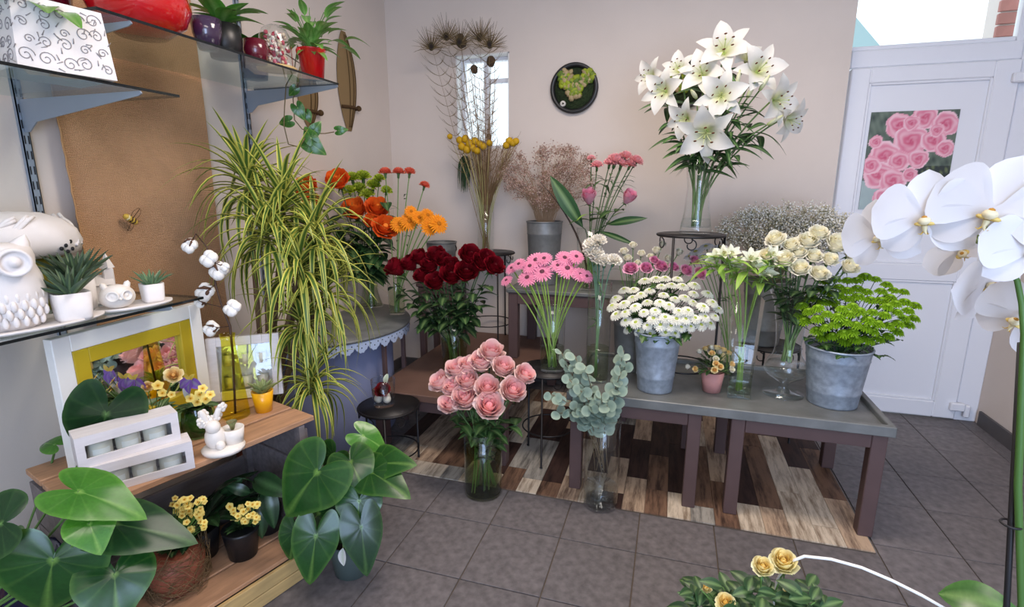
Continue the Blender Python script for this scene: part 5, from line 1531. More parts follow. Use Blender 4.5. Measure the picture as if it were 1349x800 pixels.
pot('wine_pot', 'small wine-red pot between the black pot and glass cloche', p, [(0, 0), (.035, 0), (.045, .045), (.043, .085), (.038, .085), (.036, .05), (0, .02)], 'wine')
p = Vector((-1.585, 1.905, S2))
t = thing('glass_cloche', 'glass bell cloche with dried pink and white flowers', 'cloche', p)
ob('base', (MB().lathe([(0, 0), (.075, 0), (.078, .008), (.07, .014), (0, .014)], 32), 'crate_pale'), t)
ob('dome', (MB().lathe([(.062, .014), (.062, .10), (.058, .13), (.045, .155), (.025, .168), (0, .172)], 32), 'glass'), t)
mb = MB()
for i in range(120):
    a = rg.uniform(0, 2 * PI); z = rg.uniform(.02, .14); r_ = .05 * math.sqrt(rg.random()) * (1 if z < .11 else .75)
    mb.blob((r_ * math.cos(a), r_ * math.sin(a), z), rg.uniform(.005, .010), 6, 4, jig(rg.choice([rgb(236, 226, 214), rgb(200, 92, 106), rgb(170, 56, 72), rgb(216, 196, 170)]), rg, .1), jit=.2, rg=rg)
ob('dried_flowers', (mb, 'dry'), t, kind='stuff')
p = Vector((-1.560, 2.10, S2))
t = pot('potted_houseplant', 'small red enamel bucket of leafy green plants on the shelf end', p, [(0, 0), (.045, 0), (.058, .115), (.062, .118), (.062, .122), (.054, .12), (.05, .10), (0, .10)], 'red', 'potted plant')
ob('handle_bracket', (MB().blob((-.02, -.062, .105), .014, 8, 6, sc=(1, .4, 1.2)), 'red'), t)
LEAFS = leaf_mesh('leaf', 1, .42, rgb(66, 120, 48), rgb(120, 172, 84), droop=.5, mt='gloss_leaf')
for i in range(54):
    a = i * 2.4; e = rg.uniform(.1, 2.0); ln = rg.uniform(.06, .11)
    dr = Vector((math.cos(a), math.sin(a), e)).normalized()
    q = Vector((0, 0, .11)) + dr * rg.uniform(.0, .16)
    ob('leaf', LEAFS, t, yframe(dr + Vector((0, 0, -.1)), (0, 0, 1), q, ln))
for i in range(10):
    a = rg.uniform(0, 6); 
    ob('stalk', (MB().tube([(0, 0, .1), (.03 * math.cos(a), .03 * math.sin(a), .2), (.07 * math.cos(a), .07 * math.sin(a), .27)], .0015, 4, G_STEM), 'stem'), t)
# trailing pothos behind, hanging over the wall end of the shelf
p = Vector((-1.80, 2.02, S2))
t = pot('trailing_pothos', 'trailing pothos whose vines hang below the glass shelf', p, [(0, 0), (.05, 0), (.065, .10), (.058, .10), (.05, .085), (0, .085)], 'plum', 'potted plant')
PLEAF = heart_leaf_mesh('leaf', rgb(46, 92, 38), rgb(74, 124, 52), rgb(140, 176, 90), droop=.35, seed=2)
vine = [at(u, v, X=x) for u, v, x in ((392, 60, -1.72), (388, 92, -1.70), (377, 112, -1.70), (375, 140, -1.69), (374, 165, -1.68), (380, 190, -1.67), (394, 194, -1.66), (402, 182, -1.65))]
vine2 = [at(u, v, X=x) for u, v, x in ((400, 70, -1.72), (394, 110, -1.70), (386, 130, -1.70), (388, 158, -1.68), (398, 170, -1.66), (412, 176, -1.64), (428, 176, -1.62), (440, 174, -1.60))]
for vn in (vine, vine2):
    pts = [Vector((0, .02, .10)), Vector((.05, .12, .14)), Vector((.08, .22, .10))] + [q - p for q in vn]
    mb = MB(); sm = []
    for i in range(len(pts) - 1):
        for j in range(3): sm.append(pts[i].lerp(pts[i + 1], j / 3))
    sm.append(pts[-1])
    ob('vine', (MB().tube(sm, .0025, 5, rgb(96, 84, 50)), 'stem'), t)
for (u, v, x, s, du, dv) in ((392, 142, -1.67, 22, .3, .6), (380, 160, -1.68, 20, -.8, .2), (414, 172, -1.64, 20, .5, -.6), (408, 188, -1.64, 32, .8, .6), (446, 172, -1.60, 16, 1, -.1), (388, 118, -1.69, 16, -.5, .5), (404, 150, -1.67, 16, .3, .8), (410, 182, -1.63, 24, -.2, -.4)):
    q = at(u, v, X=x); dd = Vector((math.cos(YAW), math.sin(YAW), 0)) * du + Vector((0, 0, -dv))
    ob('leaf', PLEAF, t, yframe(dd, (CAMP - q), q - p, s * .75 * mpp(q)))
for i in range(14):
    a = rg.uniform(0, 6)
    dr = Vector((math.cos(a), math.sin(a), rg.uniform(.2, 1)))
    ob('leaf', PLEAF, t, yframe(dr, (0, 0, 1), Vector((0, 0, .10)) + dr.normalized() * .06, rg.uniform(.05, .085)))
# plaited wall pockets near the corner
def pod(lb, c, w, h, mt, plants=False):
    t = thing('wall_basket', lb, 'wall basket', c, group='woven wall baskets')
    def fn(u, v):
        z = (v - .5) * h
        ww = w / 2 * max(.02, math.sin(PI * (.04 + .92 * v))) ** .7
        s = u * 2 - 1
        return (.004 + .05 * (1 - s * s) * math.sin(PI * min(1, v * 1.0)) ** .8, s * ww, z)
    mb = MB(); mb.grid(fn, 14, 40, cfn=lambda u, v: mixc(rgb(120, 96, 66), rgb(164, 138, 98), .5 + .5 * math.sin(v * 120) * math.sin(u * 44)))
    mb.grid(lambda u, v: (.002, (u * 2 - 1) * w / 2 * max(.02, math.sin(PI * (.04 + .92 * v))) ** .7, (v - .5) * h), 2, 20, cfn=lambda u, v: rgb(90, 72, 50))
    ob('woven_shell', (mb, 'dry'), t)
    mb = MB()
    for s in (-.35, .0, .35):
        mb.tube([tuple(Vector(fn(.5 + s / 2, .04 + .92 * i / 24)) + Vector((.002, 0, 0))) for i in range(25)], .003, 5, rgb(96, 76, 50))
    ob('rib', (mb, 'dry'), t)
    mb = MB(); mb.tube([tuple(Vector(fn(i / 12, .24)) + Vector((.006, 0, 0))) for i in range(13)], .010, 6, rgb(86, 64, 42))
    mb.blob((.03, w * .42, -h * .25), .018, 8, 6, rgb(92, 70, 46))
    ob('band', (mb, 'dry'), t)
    return t
c = at(461, 108, X=XL + .03); c.x = XL + .001
pod('long pointed woven wall basket hanging alone beside the corner', c, 40 * mpp(c), ztop(c, 40) - ztop(c, 172), 'dry')
c2 = at(410, 125, X=XL + .03); c2.x = XL + .001
t = pod('woven wall basket partly hidden behind the trailing pothos', c2, 40 * mpp(c2), ztop(c2, 75) - ztop(c2, 162), 'dry')

# ------------------------------------------------------------------ white ceramics on the lower shelf
def tray_plate(p, l, w, rz, lb):
    o = ob('ceramic_tray', (MB().lathe([(0, 0), (.92, 0), (1, .35), (1, 1), (.95, 1), (.9, .55), (0, .5)], 40), 'ceramic'), None, T(p) @ Matrix.Rotation(rz, 4, 'Z') @ Matrix.Diagonal((l / 2, w / 2, .011, 1)))
    tag(o, lb, 'tray', 'white ceramic trays on the glass shelf')
pA = Vector((-1.585, .79, S3))
tray_plate(Vector((-1.60, .885, S3)), .36, .17, R(78), 'white ceramic tray under the large owl')
ZTR = S3 + .0065
def owl(lb, p, h, rz):
    t = thing('ceramic_owl', lb, 'figurine', p, rz=rz, group='white ceramic figurines')
    w = h * .40
    mb = MB()
    prof = [(0, 0), (w * .72, 0), (w * .88, h * .12), (w * .98, h * .35), (w * .92, h * .58), (w * .82, h * .70), (w * .84, h * .80), (w * .78, h * .90), (w * .5, h * .95), (0, h * .96)]
    mb.lathe(prof, 28, wob=lambda a, i: 1 - .10 * abs(math.sin(a)) )
    ob('body', (mb, 'ceramic'), t)
    for s in (-1, 1):
        ob('ear', (MB().lathe([(w * .26, 0), (w * .15, h * .09), (0, h * .16)], 10), 'ceramic'), t, T(s * w * .55, 0, h * .90) @ Matrix.Rotation(s * .45, 4, 'Y'))
        e = MB(); e.lathe([(w * .40, 0), (w * .38, .012), (w * .30, .012), (w * .28, .004), (w * .16, .004), (w * .14, .012), (0, .014)], 24)
        ob('eye', (e, 'ceramic'), t, T(s * w * .40, -w * .80, h * .76) @ Matrix.Rotation(R(90), 4, 'X') @ Matrix.Rotation(s * .25, 4, 'Y'))
    ob('beak', (MB().lathe([(w * .14, 0), (0, h * .09)], 8), 'ceramic'), t, T(0, -w * .86, h * .70) @ Matrix.Rotation(R(150), 4, 'X'))
    mb = MB()
    for r_ in range(6):
        for k in range(9):
            a = -PI / 2 + (k - 4 + .5 * (r_ % 2)) * .27
            z = h * (.10 + r_ * .088); rr = w * (.90 + .06 * math.sin(r_)) * (1 - .10 * abs(math.sin(a))) 
            mb.blob((rr * math.cos(a), rr * math.sin(a), z), w * .15, 7, 5, sc=(.55, .55, 1.1))
    ob('feather', (mb, 'ceramic'), t)
    return t
owl('large white ceramic owl planter at the near end of the glass shelf', Vector((-1.615, .862, ZTR)), .225, R(58))
# white succulent pots
def succulent(t, z, n, ln, c0, c1, rg, w=.18, spread=1.3):
    lm = leaf_mesh('leaf', 1, w, c0, c1, droop=-.12, cup=.5, mt='leaf', peak=.25)
    for i in range(n):
        a = i * 2.4; q = i / n
        e = 2.2 * (1 - q) + .35
        ob('leaf', lm, t, yframe((math.cos(a) * spread, math.sin(a) * spread, e), (0, 0, 1), (.012 * math.cos(a), .012 * math.sin(a), z), ln * (.75 + .35 * q) * rg.uniform(.9, 1.1)))
def round_square(a, i): return 1 / (abs(math.cos(a)) ** 5 + abs(math.sin(a)) ** 5) ** .2
rg = random.Random(55)
def white_pot(lb, p, r, h, rz=0, sq=True, ln=.1, n=26, c0=rgb(52, 74, 58), c1=rgb(86, 108, 84), name='potted_succulent', w=.18):
    t = thing(name, lb, 'potted plant', p, rz=rz, group='succulents in white pots')
    ob('pot', (MB().lathe([(0, 0), (r * .86, 0), (r * .9, h * .1), (r, h), (r * .92, h), (r * .86, h * .85), (0, h * .85)], 40, wob=round_square if sq else None), 'ceramic'), t)
    succulent(t, h * .85, n, ln, c0, c1, rg, w)
    return t
white_pot('spiky dark green succulent in a square white pot beside the owl', Vector((-1.55, .975, ZTR)), .042, .075, R(70), ln=.10)
white_pot('spiky green succulent in a tall white pot behind the front succulent', Vector((-1.67, 1.075, S3)), .042, .10, R(60), ln=.12, n=34)
tray_plate(Vector((-1.565, 1.16, S3)), .21, .11, R(78), 'white ceramic tray under the small bird and square pot')
white_pot('small green succulent in a little square white pot at the shelf end', Vector((-1.56, 1.215, ZTR)), .030, .058, R(70), ln=.062, n=22, c0=rgb(78, 116, 84), c1=rgb(120, 150, 112))
# round bird
p = Vector((-1.565, 1.108, ZTR))
t = thing('ceramic_bird', 'small round white ceramic bird beside the little square pot', 'figurine', p, rz=R(65), group='white ceramic figurines')
mb = MB(); mb.blob((0, 0, .036), .042, 20, 14, sc=(1.1, .9, .86)); ob('body', (mb, 'ceramic_soft'), t)
for s in (-1, 1):
    ob('eye', (MB().lathe([(.017, 0), (.016, .005), (.012, .005), (.011, .001), (.005, .001), (0, .004)], 18), 'ceramic_soft'), t, T(s * .017, -.034, .042) @ Matrix.Rotation(R(90), 4, 'X') @ Matrix.Rotation(s * .4, 4, 'Y'))
    ob('ear', (MB().lathe([(.010, 0), (.008, .014), (0, .02)], 8), 'ceramic_soft'), t, T(s * .026, 0, .062) @ Matrix.Rotation(s * .35, 4, 'Y'))
ob('beak', (MB().lathe([(.006, 0), (0, .012)], 8), 'ceramic_soft'), t, T(0, -.038, .034) @ Matrix.Rotation(R(100), 4, 'X'))
# ceramic house lantern and small planters behind
p = Vector((-1.72, 1.165, S3))
t = thing('ceramic_house', 'small white ceramic house with pointed tower between the succulents', 'figurine', p, rz=R(60), group='white ceramic figurines')
mb = MB(); mb.box((0, 0, .03), (.07, .05, .06), ch=.004)
mb.add([(-.04, -.03, .06), (.04, -.03, .06), (.04, .03, .06), (-.04, .03, .06), (-.04, 0, .09), (.04, 0, .09)], [(0, 1, 5, 4), (2, 3, 4, 5), (0, 4, 3), (1, 2, 5), (3, 2, 1, 0)], smooth=False)
ob('house_body', (mb, 'ceramic'), t)
mb = MB(); mb.box((.03, 0, .055), (.028, .028, .11), ch=.003); mb.lathe([(.0, .16), (.014, .125), (.02, .11)], 4, smooth=False, xf=T(.03, 0, 0)); ob('tower', (mb, 'ceramic'), t)
# basket-shaped ceramic planter with drapery lid
p = Vector((-1.875, 1.055, S3))
t = thing('ceramic_basket_planter', 'tall white ceramic basket with draped rim and olive band behind the owl', 'planter', p, rz=R(55))
ob('band', (MB().lathe([(0, 0), (.105, 0), (.11, .05), (.112, .12), (.105, .165), (0, .165)], 32), mat('olive_glaze', rgb(168, 160, 62), .4)), t)
mb = MB(); mb.lathe([(.113, .155), (.150, .165), (.158, .20), (.15, .235), (.12, .265), (.07, .285), (0, .29)], 40, wob=lambda a, i: 1 + .025 * math.sin(a * 9 + i) + .015 * math.sin(a * 17))
ob('draped_lid', (mb, 'ceramic'), t)
mb = MB()
for k in range(14):
    a = rg.uniform(0, 6.28); pts = []
    for i in range(8):
        aa = a + i * .12; rr = .155 - .004 * i; pts.append((rr * math.cos(aa), rr * math.sin(aa), .19 + .012 * i + .006 * math.sin(i + k)))
    mb.tube(pts, .006, 5)
ob('fold', (mb, 'ceramic'), t)
mb = MB()
a = R(-40)
for (da, z) in ((0, .19), (.12, .20), (-.1, .182), (.02, .172), (.14, .178)):
    mb.lathe([(0, .002), (.006, .002), (.006, 0)], 10, xf=zframe((math.cos(a + da), math.sin(a + da), 0), (.158 * math.cos(a + da), .158 * math.sin(a + da), z)))
ob('pierced_hole', (mb, 'slot'), t)
for s in (-1, 1):
    ob('support', (MB().lathe([(.020, 0), (.024, .08), (.018, .15)], 10, xf=T(.118 * math.cos(s * 1.0 - .7), .118 * math.sin(s * 1.0 - .7), .0)), 'ceramic'), t)
# ------------------------------------------------------------------ wooden crate display at the lower left
CO = Vector((-1.205, 1.455, 0)); CRZ = R(73.7)
CE1 = Vector((math.cos(CRZ), math.sin(CRZ), 0)); CE2 = Vector((-math.sin(CRZ), math.cos(CRZ), 0))
ZK = .60
crate = thing('wooden_crate', 'weathered wooden crate with plank top and an open shelf', 'crate', CO, rz=CRZ)
CL = .68
for i in range(3):
    ob('top_plank', (MB().box((-CL / 2 + .01, .062 + i * .135, ZK - .009), (CL + .02, .118, .018), ch=.002), 'crate'), crate)
for x in (-.012, -CL + .012):
    for i in range(4):
        ob('side_board', (MB().box((x, .205, .075 + i * .139), (.018, .38, .130), ch=.002), 'crate_grey'), crate)
    for y in (.02, .39):
        ob('corner_post', (MB().box((x + (-.020 if x > -.3 else .020), y, (ZK - .02) / 2), (.022, .03, ZK - .022)), 'crate_grey'), crate)
for i in range(3):
    ob('back_board', (MB().box((-CL / 2, .404, .10 + i * .18), (CL - .03, .014, .14), ch=.002), 'crate_grey'), crate)
for i in range(3):
    ob('shelf_plank', (MB().box((-CL / 2, .06 + i * .128, .112), (CL - .046, .118, .016), ch=.002), 'crate'), crate)
ob('front_board', (MB().box((-CL / 2 - .02, -.008, .078), (CL - .05, .016, .05), ch=.002), 'crate_pale'), crate)
ob('front_board', (MB().box((-CL / 2 - .02, -.008, .027), (CL - .05, .016, .046), ch=.002), 'crate_pale'), crate)
ZKT = ZK + .0005; ZKS = .1205
# mirror standing on the crate under the glass shelf
mc = Vector((-1.625, 1.185, ZKT))
mir = thing('framed_mirror', 'mirror in mustard and white wooden frame below the glass shelf', 'mirror', mc, rz=R(-90) + R(180) + R(3))
mw, mh = .50, .40
def frame4(mb, w, h, t, d, y0, z0=0):
    for (x, z, sx, sz) in ((-w / 2 + t / 2, h / 2, t, h), (w / 2 - t / 2, h / 2, t, h), (0, t / 2, w - 2 * t, t), (0, h - t / 2, w - 2 * t, t)):
        mb.box((x, y0, z + z0), (sx, d, sz), ch=.002)
mb = MB(); frame4(mb, mw, mh, .048, .03, 0); ob('outer_frame', (mb, 'white'), mir)
mb = MB(); frame4(mb, mw - .098, mh - .098, .045, .024, -.002, .049); ob('inner_frame', (mb, 'mustard'), mir)
ob('mirror_glass', (MB().box((0, .004, mh / 2), (mw - .19, .004, mh - .19)), 'mirror'), mir)
ob('backing', (MB().box((0, .011, mh / 2), (mw - .02, .006, mh - .02)), 'crate_grey'), mir)

def candle(t, x, y, z, r, h, gl=True):
    c = ob('candle', (MB().lathe([(0, 0), (r * .93, 0), (r * .93, h * .8), (0, h * .8)], 20).tube([(0, 0, h * .8), (0, 0, h * .9)], .0008, 4), 'wax'), t, T(x, y, z))
    if gl: ob('candle_glass', (MB().lathe([(r * .85, -.001), (r, h * .2), (r, h)], 20), 'glass'), c)
# two candle boxes stacked at the front
def candle_box(p, rz, lb, tilt=0.0):
    t = thing('candle_box', lb, 'box', p, rot=(tilt, 0, rz), group='white boxes of three candles')
    w, d_, h, th = .235, .075, .085, .004
    mb = MB()
    mb.box((0, 0, th / 2), (w, d_, th)); mb.box((0, 0, h - th / 2), (w, d_, th)); mb.box((0, d_ / 2 - th / 2, h / 2), (w, th, h - 2 * th))
    for s in (-1, 1): mb.box((s * (w / 2 - th / 2), -th / 2, h / 2), (th, d_ - th, h - 2 * th))
    for (a, b, za, zb) in ((-w / 2 + th, -.098, th, h - th), (.098, w / 2 - th, th, h - th), (-.098, .098, th, .022), (-.098, .098, h - .026, h - th)):
        mb.box(((a + b) / 2, -d_ / 2 + th / 2, (za + zb) / 2), (b - a, th, zb - za))
    ob('carton', (mb, 'box'), t)
    ob('window_film', (MB().box((0, -d_ / 2 + th + .0006, .040), (.196, .0008, .038)), 'glass'), t)
    for k in (-1, 0, 1):
        c = ob('candle', (MB().lathe([(0, 0), (.027, 0), (.029, .01), (.029, .046), (.025, .05), (0, .05)], 22), 'wax'), t, T(k * .064, 0, th + .0005))
        ob('candle_label', (MB().lathe([(.0293, .014), (.0293, .032)], 12, a0=-PI / 2 - .7, a1=-PI / 2 + .7), 'paper'), c)
pb = on(190, 632, ZKT)
d1 = (on(243, 605, ZKT) - on(130, 642, ZKT)); rzb = math.atan2(d1.y, d1.x)
candle_box(Vector((-1.395, .985, ZKT)), rzb - .12, 'lower white candle box with three windows on the crate')
candle_box(Vector((-1.425, .975, ZKT + .0855)), rzb, 'upper white candle box stacked on another at the crate front')
# large white box of candle glasses leaning at the back
A_, B_ = on(276, 532, ZKT), on(372, 520, ZKT)
t = thing('candle_glass_box', 'large flat white box showing six candle glasses behind the yellow bottle', 'box', (A_ + B_) / 2 + Vector((-.01, .02, 0)), rot=(R(-9), 0, math.atan2((B_ - A_).y, (B_ - A_).x)))
bwid = (B_ - A_).length; bh = .245; bd = .05
mb = MB(); frame4(mb, bwid, bh, .035, bd, 0); mb.box((0, bd / 2 - .003, bh / 2), (bwid - .01, .004, bh - .01))
ob('carton', (mb, 'box'), t)
ob('window_film', (MB().box((0, -bd / 2 + .006, bh / 2), (bwid - .07, .001, bh - .07)), 'glass'), t)
for r_ in range(2):
    for k in range(3): candle(t, (k - 1) * .058, .0, .045 + r_ * .088, .022, .05)
# yellow glass bottle with a cotton branch
p = on(312, 548, ZKT); k = mpp(p)
t = thing('yellow_glass_bottle', 'tall tapered yellow-green glass bottle vase on the crate', 'vase', p)
h = ztop(p, 440) - p.z
ob('glass_body', (MB().lathe([(0, 0), (16 * k, 0), (16.5 * k, .012), (13 * k, h * .4), (9 * k, h * .75), (8 * k, h * .93), (9.5 * k, h), (8.8 * k, h), (8.4 * k, h * .97)], 28), 'yellow_glass'), t)
b0 = p + Vector((0, 0, .016))
t = thing('cotton_branch', 'bare brown cotton branch with white bolls in the yellow bottle', 'branch', b0)
path = [at(u, v, Y=p.y + dy) for u, v, dy in ((310, 545, 0), (307, 470, 0), (303, 430, .0), (293, 405, .0), (284, 375, .0), (280, 345, .01), (272, 325, .01), (258, 308, .01))]
ob('stem', (MB().tube([q - b0 for q in path], [.004, .004, .004, .0035, .0035, .003, .0025, .0015], 6, rgb(70, 46, 32)), 'stem'), t)
rg = random.Random(61)
for (u, v, s) in ((250, 324, 20), (275, 341, 22), (288, 357, 24), (306, 406, 22), (270, 385, 24), (278, 433, 20), (264, 398, 16), (296, 352, 12)):
    q = at(u, v, Y=p.y + rg.uniform(-.02, .02)); r_ = s * mpp(q) / 2
    near = min(path, key=lambda w: (w - q).length)
    mb = MB()
    for a in range(4):
        aa = a * PI / 2 + .4
        mb.blob((r_ * .45 * math.cos(aa), r_ * .3 * math.sin(aa) , r_ * .4 * math.sin(aa)), r_ * .66, 10, 8, jit=.06, rg=rg)
    bo = ob('cotton_boll', (mb, 'cotton'), t, T(q - b0))
    mb = MB()
    dn = (near - q).normalized() if (near - q).length > .004 else Vector((0, 0, -1))
    for a in range(4):
        aa = a * PI / 2; e = dn.orthogonal().normalized(); f_ = dn.cross(e)
        sd = e * math.cos(aa) + f_ * math.sin(aa)
        mb.tube([dn * r_ * .95, dn * r_ * .7 + sd * r_ * .5, sd * r_ * .85 - dn * r_ * .0], [r_ * .16, r_ * .2, r_ * .05], 5, rgb(92, 60, 40))
    ob('husk', (mb, 'stem'), bo)
    ob('twig', (MB().tube([near - b0, q + dn * r_ * .9 - b0], .0016, 5, rgb(70, 46, 32)), 'stem'), t)
# small yellow pot with succulent
p = on(348, 541, ZKT); k = mpp(p)
t = thing('potted_succulent', 'tiny rosette succulent in a bright yellow pot on the crate', 'potted plant', p)
ob('pot', (MB().lathe([(0, 0), (10 * k, 0), (13.5 * k, 28 * k), (12 * k, 28 * k), (11 * k, 24 * k), (0, 24 * k)], 24), 'yellow_pot'), t)
succulent(t, 24 * k, 20, 20 * k, rgb(110, 128, 72), rgb(158, 166, 110), rg, w=.42)
# white bunny figurine with flowers and small pot
p = on(295, 592, ZKT); k = mpp(p)
t = thing('ceramic_rabbit', 'white ceramic rabbit with flower ears carrying a small succulent pot', 'figurine', p, rz=R(60), group='white ceramic figurines')
mb = MB(); mb.lathe([(0, 0), (25 * k, 0), (26 * k, 4 * k), (22 * k, 7 * k), (0, 7 * k)], 28); ob('base', (mb, 'ceramic_soft'), t)
mb = MB(); mb.blob((-8 * k, 0, 20 * k), 14 * k, 14, 10, sc=(.9, .9, 1.15)); mb.blob((-10 * k, -4 * k, 36 * k), 9 * k, 12, 9); mb.blob((-6 * k, -12 * k, 12 * k), 6 * k, 10, 7)
ob('body', (mb, 'ceramic_soft'), t)
for s in (-1, 1): ob('ear', (MB().blob((0, 0, 10 * k), 10 * k, 10, 8, sc=(.4, .25, 1)), 'ceramic_soft'), t, T(-10 * k + s * 5 * k, 0, 42 * k) @ Matrix.Rotation(s * .3, 4, 'Y'))
mb = MB(); mb.lathe([(0, 0), (12 * k, 0), (14 * k, 20 * k), (12.5 * k, 20 * k), (11 * k, 16 * k), (0, 16 * k)], 20, xf=T(13 * k, 0, 7 * k)); ob('pot', (mb, 'ceramic_soft'), t)
for i in range(9):
    a = rg.uniform(0, 6.28); c = Vector((-8 * k + rg.uniform(-14, 14) * k, rg.uniform(-6, 8) * k, rg.uniform(38, 58) * k))
    mb = MB()
    for j in range(5):
        aa = 2 * PI * j / 5; mb.blob((3.6 * k * math.cos(aa), 0, 3.6 * k * math.sin(aa)), 3.4 * k, 7, 5, sc=(1, .5, 1))
    mb.blob((0, -1.5 * k, 0), 2 * k, 6, 5)
    ob('flower', (mb, 'ceramic_soft'), t, T(c) @ Matrix.Rotation(rg.uniform(-.5, .5), 4, 'Z'))
succ = leaf_mesh('leaf', 14 * k, 3.5 * k, rgb(110, 120, 70), rgb(150, 140, 96), droop=-.1, cup=.4)
for i in range(12):
    a = i * 2.4; ob('leaf', succ, t, yframe((math.cos(a) * .7, math.sin(a) * .7, 1.0), (0, 0, 1), (13 * k, 0, 23 * k)))
# yellow butterfly clip on the crate edge
p = on(232, 612, ZKT); k = mpp(p)
t = thing('butterfly_clip', 'small pale yellow and pink butterfly clip on the plank edge', 'ornament', p, rz=CRZ)
W_ = leaf_mesh('wing', 16 * k, 12 * k, rgb(232, 200, 120), rgb(246, 226, 170), droop=0, cup=.0, mt='petal_pale'); W2 = leaf_mesh('wing', 18 * k, 14 * k, rgb(226, 196, 186), rgb(240, 222, 214), droop=0, cup=0, mt='petal_pale')
ob('wing', W_, t, yframe((-.9, -.2, .6), (0, -1, .5), (0, 0, 5 * k))); ob('wing', W_, t, yframe((-.5, .6, .5), (0, -1, .5), (0, 0, 5 * k)))
ob('wing', W2, t, yframe((.8, -.5, -.05), (0, -.3, 1), (0, 0, 4 * k))); ob('wing', W2, t, yframe((.9, .2, .1), (0, -.3, 1), (0, 0, 4 * k)))
ob('body', (MB().tube([(-8 * k, 0, 3 * k), (8 * k, -1 * k, 4 * k)], 2.2 * k, 6, rgb(206, 160, 70)), 'vc'), t)
# primrose pots, jars and figurines in front of the mirror
def jar(lb, u, v, rpx, hpx, mt, moss=True):
    p = on(u, v, ZKT); k = mpp(p)
    t = thing('flower_jar', lb, 'jar', p, group='glass jars on the crate')
    ob('glass_body', (MB().lathe([(0, 0), (rpx * .8 * k, 0), (rpx * k, hpx * .35 * k), (rpx * .95 * k, hpx * .8 * k), (rpx * .85 * k, hpx * k)], 24), mt), t)
    if moss: ob('moss', (MB().lathe([(0, .004), (rpx * .72 * k, .004), (rpx * .9 * k, hpx * .35 * k), (rpx * .8 * k, hpx * .8 * k), (0, hpx * .85 * k)], 18), 'moss'), t)
    return p, k, p + Vector((0, 0, hpx * .85 * k))
PRIM = MB()
for j in range(5):
    a = 2 * PI * j / 5
    PRIM.grid(lambda u, v: ((.05 + .45 * v) * math.cos(a) - (u - .5) * .55 * math.sin(PI * min(.95, .2 + .75 * v)) * math.sin(a), (.05 + .45 * v) * math.sin(a) + (u - .5) * .55 * math.sin(PI * min(.95, .2 + .75 * v)) * math.cos(a), .06 * v), 3, 4, cfn=lambda u, v: mixc(rgb(226, 170, 30), rgb(246, 226, 130), v * 2))
PRIM.blob((0, 0, .03), .09, 7, 5, rgb(214, 160, 30))
PRIM = PRIM.mesh('bloom', 'petal')
rg = random.Random(62)
def primrose(lb, u, v, top, rpx, n, blooms, size=13):
    p = top; k = mpp(p)
    t = thing('primrose', lb, 'flowers', p, group='primroses in jars on the crate')
    for i in range(n):
        a = i * 2.4; e = rg.uniform(.1, 1)
        ob('leaf', rg.choice(LEAF_ROSE), t, yframe((math.cos(a), math.sin(a), e), (0, 0, 1), (0, 0, 0), rpx * k * rg.uniform(.8, 1.2)))
    for (du, dv, sz, me) in blooms:
        q = at(u + du, v + dv, Y=p.y - .02); d_ = (CAMP - q).normalized() + Vector((0, 0, .5))
        ob('bloom', me, t, zframe(d_, q - p, sz * k, rg.uniform(0, 6)))
        ob('flower_stalk', (MB().tube([(0, 0, 0), q - p], .0012, 4, G_STEM), 'stem'), t)
p, k, top = jar('green glass jar of yellow primroses beside the yellow bottle', 263, 572, 22, 40, 'green_glass')
primrose('yellow primroses in the green glass jar beside the bottle', 263, 520, top, 26, 16, [(-12, 5, 13, PRIM), (0, 0, 14, PRIM), (8, 6, 14, PRIM), (-3, 10, 13, PRIM), (14, 0, 12, PRIM), (4, -8, 12, PRIM)])
p, k, top = jar('low clear glass jar of primroses and peach roses before the mirror', 208, 574, 25, 30, 'green_glass')
primrose('peach roses and primroses in the low jar before the mirror', 208, 520, top, 28, 20, [(21, -22, 24, PEACHROSE[0]), (-14, -8, 16, PEACHROSE[0]), (0, -12, 14, PRIM), (18, 0, 10, PRIM), (6, -2, 12, PRIM), (-22, 2, 12, PEACHROSE[0])])
p, k, top = jar('clear glass jar of pale green trailing plants at the mirror foot', 166, 572, 17, 26, 'glass')
t = thing('trailing_plant', 'small grey-green trailing plant in the clear jar at the mirror foot', 'plant', top)
for i in range(40):
    a = i * 2.4; r_ = rg.uniform(.0, .05)
    ob('leaf', EUC[0], t, yframe((math.cos(a), math.sin(a), rg.uniform(-.4, .6)), (0, 0, 1), (r_ * math.cos(a), r_ * math.sin(a), rg.uniform(-.01, .04)), rg.uniform(.014, .022)))
def iris_figure(u0, v0, u1, v1, lb):
    """little glazed iris flower on a stick"""
    B = on(u0, v0 + 40, ZKT); tp = at(u1, v1, Y=B.y); k = mpp(B)
    t = thing('iris_pick', lb, 'ornament', B, group='purple and white iris picks on the crate')
    ob('stick', (MB().tube([(0, 0, 0), at(u0, v0, Y=B.y) - B], .0014, 5, rgb(110, 130, 70)), 'stem'), t)
    q0 = at(u0, v0, Y=B.y) - B; q1 = tp - B
    PT = leaf_mesh('petal', 1, .55, rgb(232, 230, 226), rgb(240, 238, 236), droop=.1, mt='petal_pale')
    PU = leaf_mesh('petal', 1, .75, rgb(96, 60, 150), rgb(140, 100, 186), droop=.3, mt='petal')
    PY = leaf_mesh('petal', 1, .5, rgb(216, 176, 60), rgb(232, 200, 90), droop=.2, mt='petal')
    ln = (q1 - q0).length
    for a in range(3): ob('white_petal', PT, t, yframe(q0 - q1 + Vector((.006 * (a - 1), 0, 0)), (0, -1, .2), q1, (ln * .55, ln, ln)))
    for a in (-.8, 0, .8): ob('purple_petal', PU, t, yframe(Vector((math.cos(YAW) * a, math.sin(YAW) * a - .3, -.5)), (0, -1, .4), q1, 18 * k))
    for a in (-.6, .6): ob('yellow_petal', PY, t, yframe(Vector((a, -.2, .6)), (0, -1, .2), q1, 12 * k))
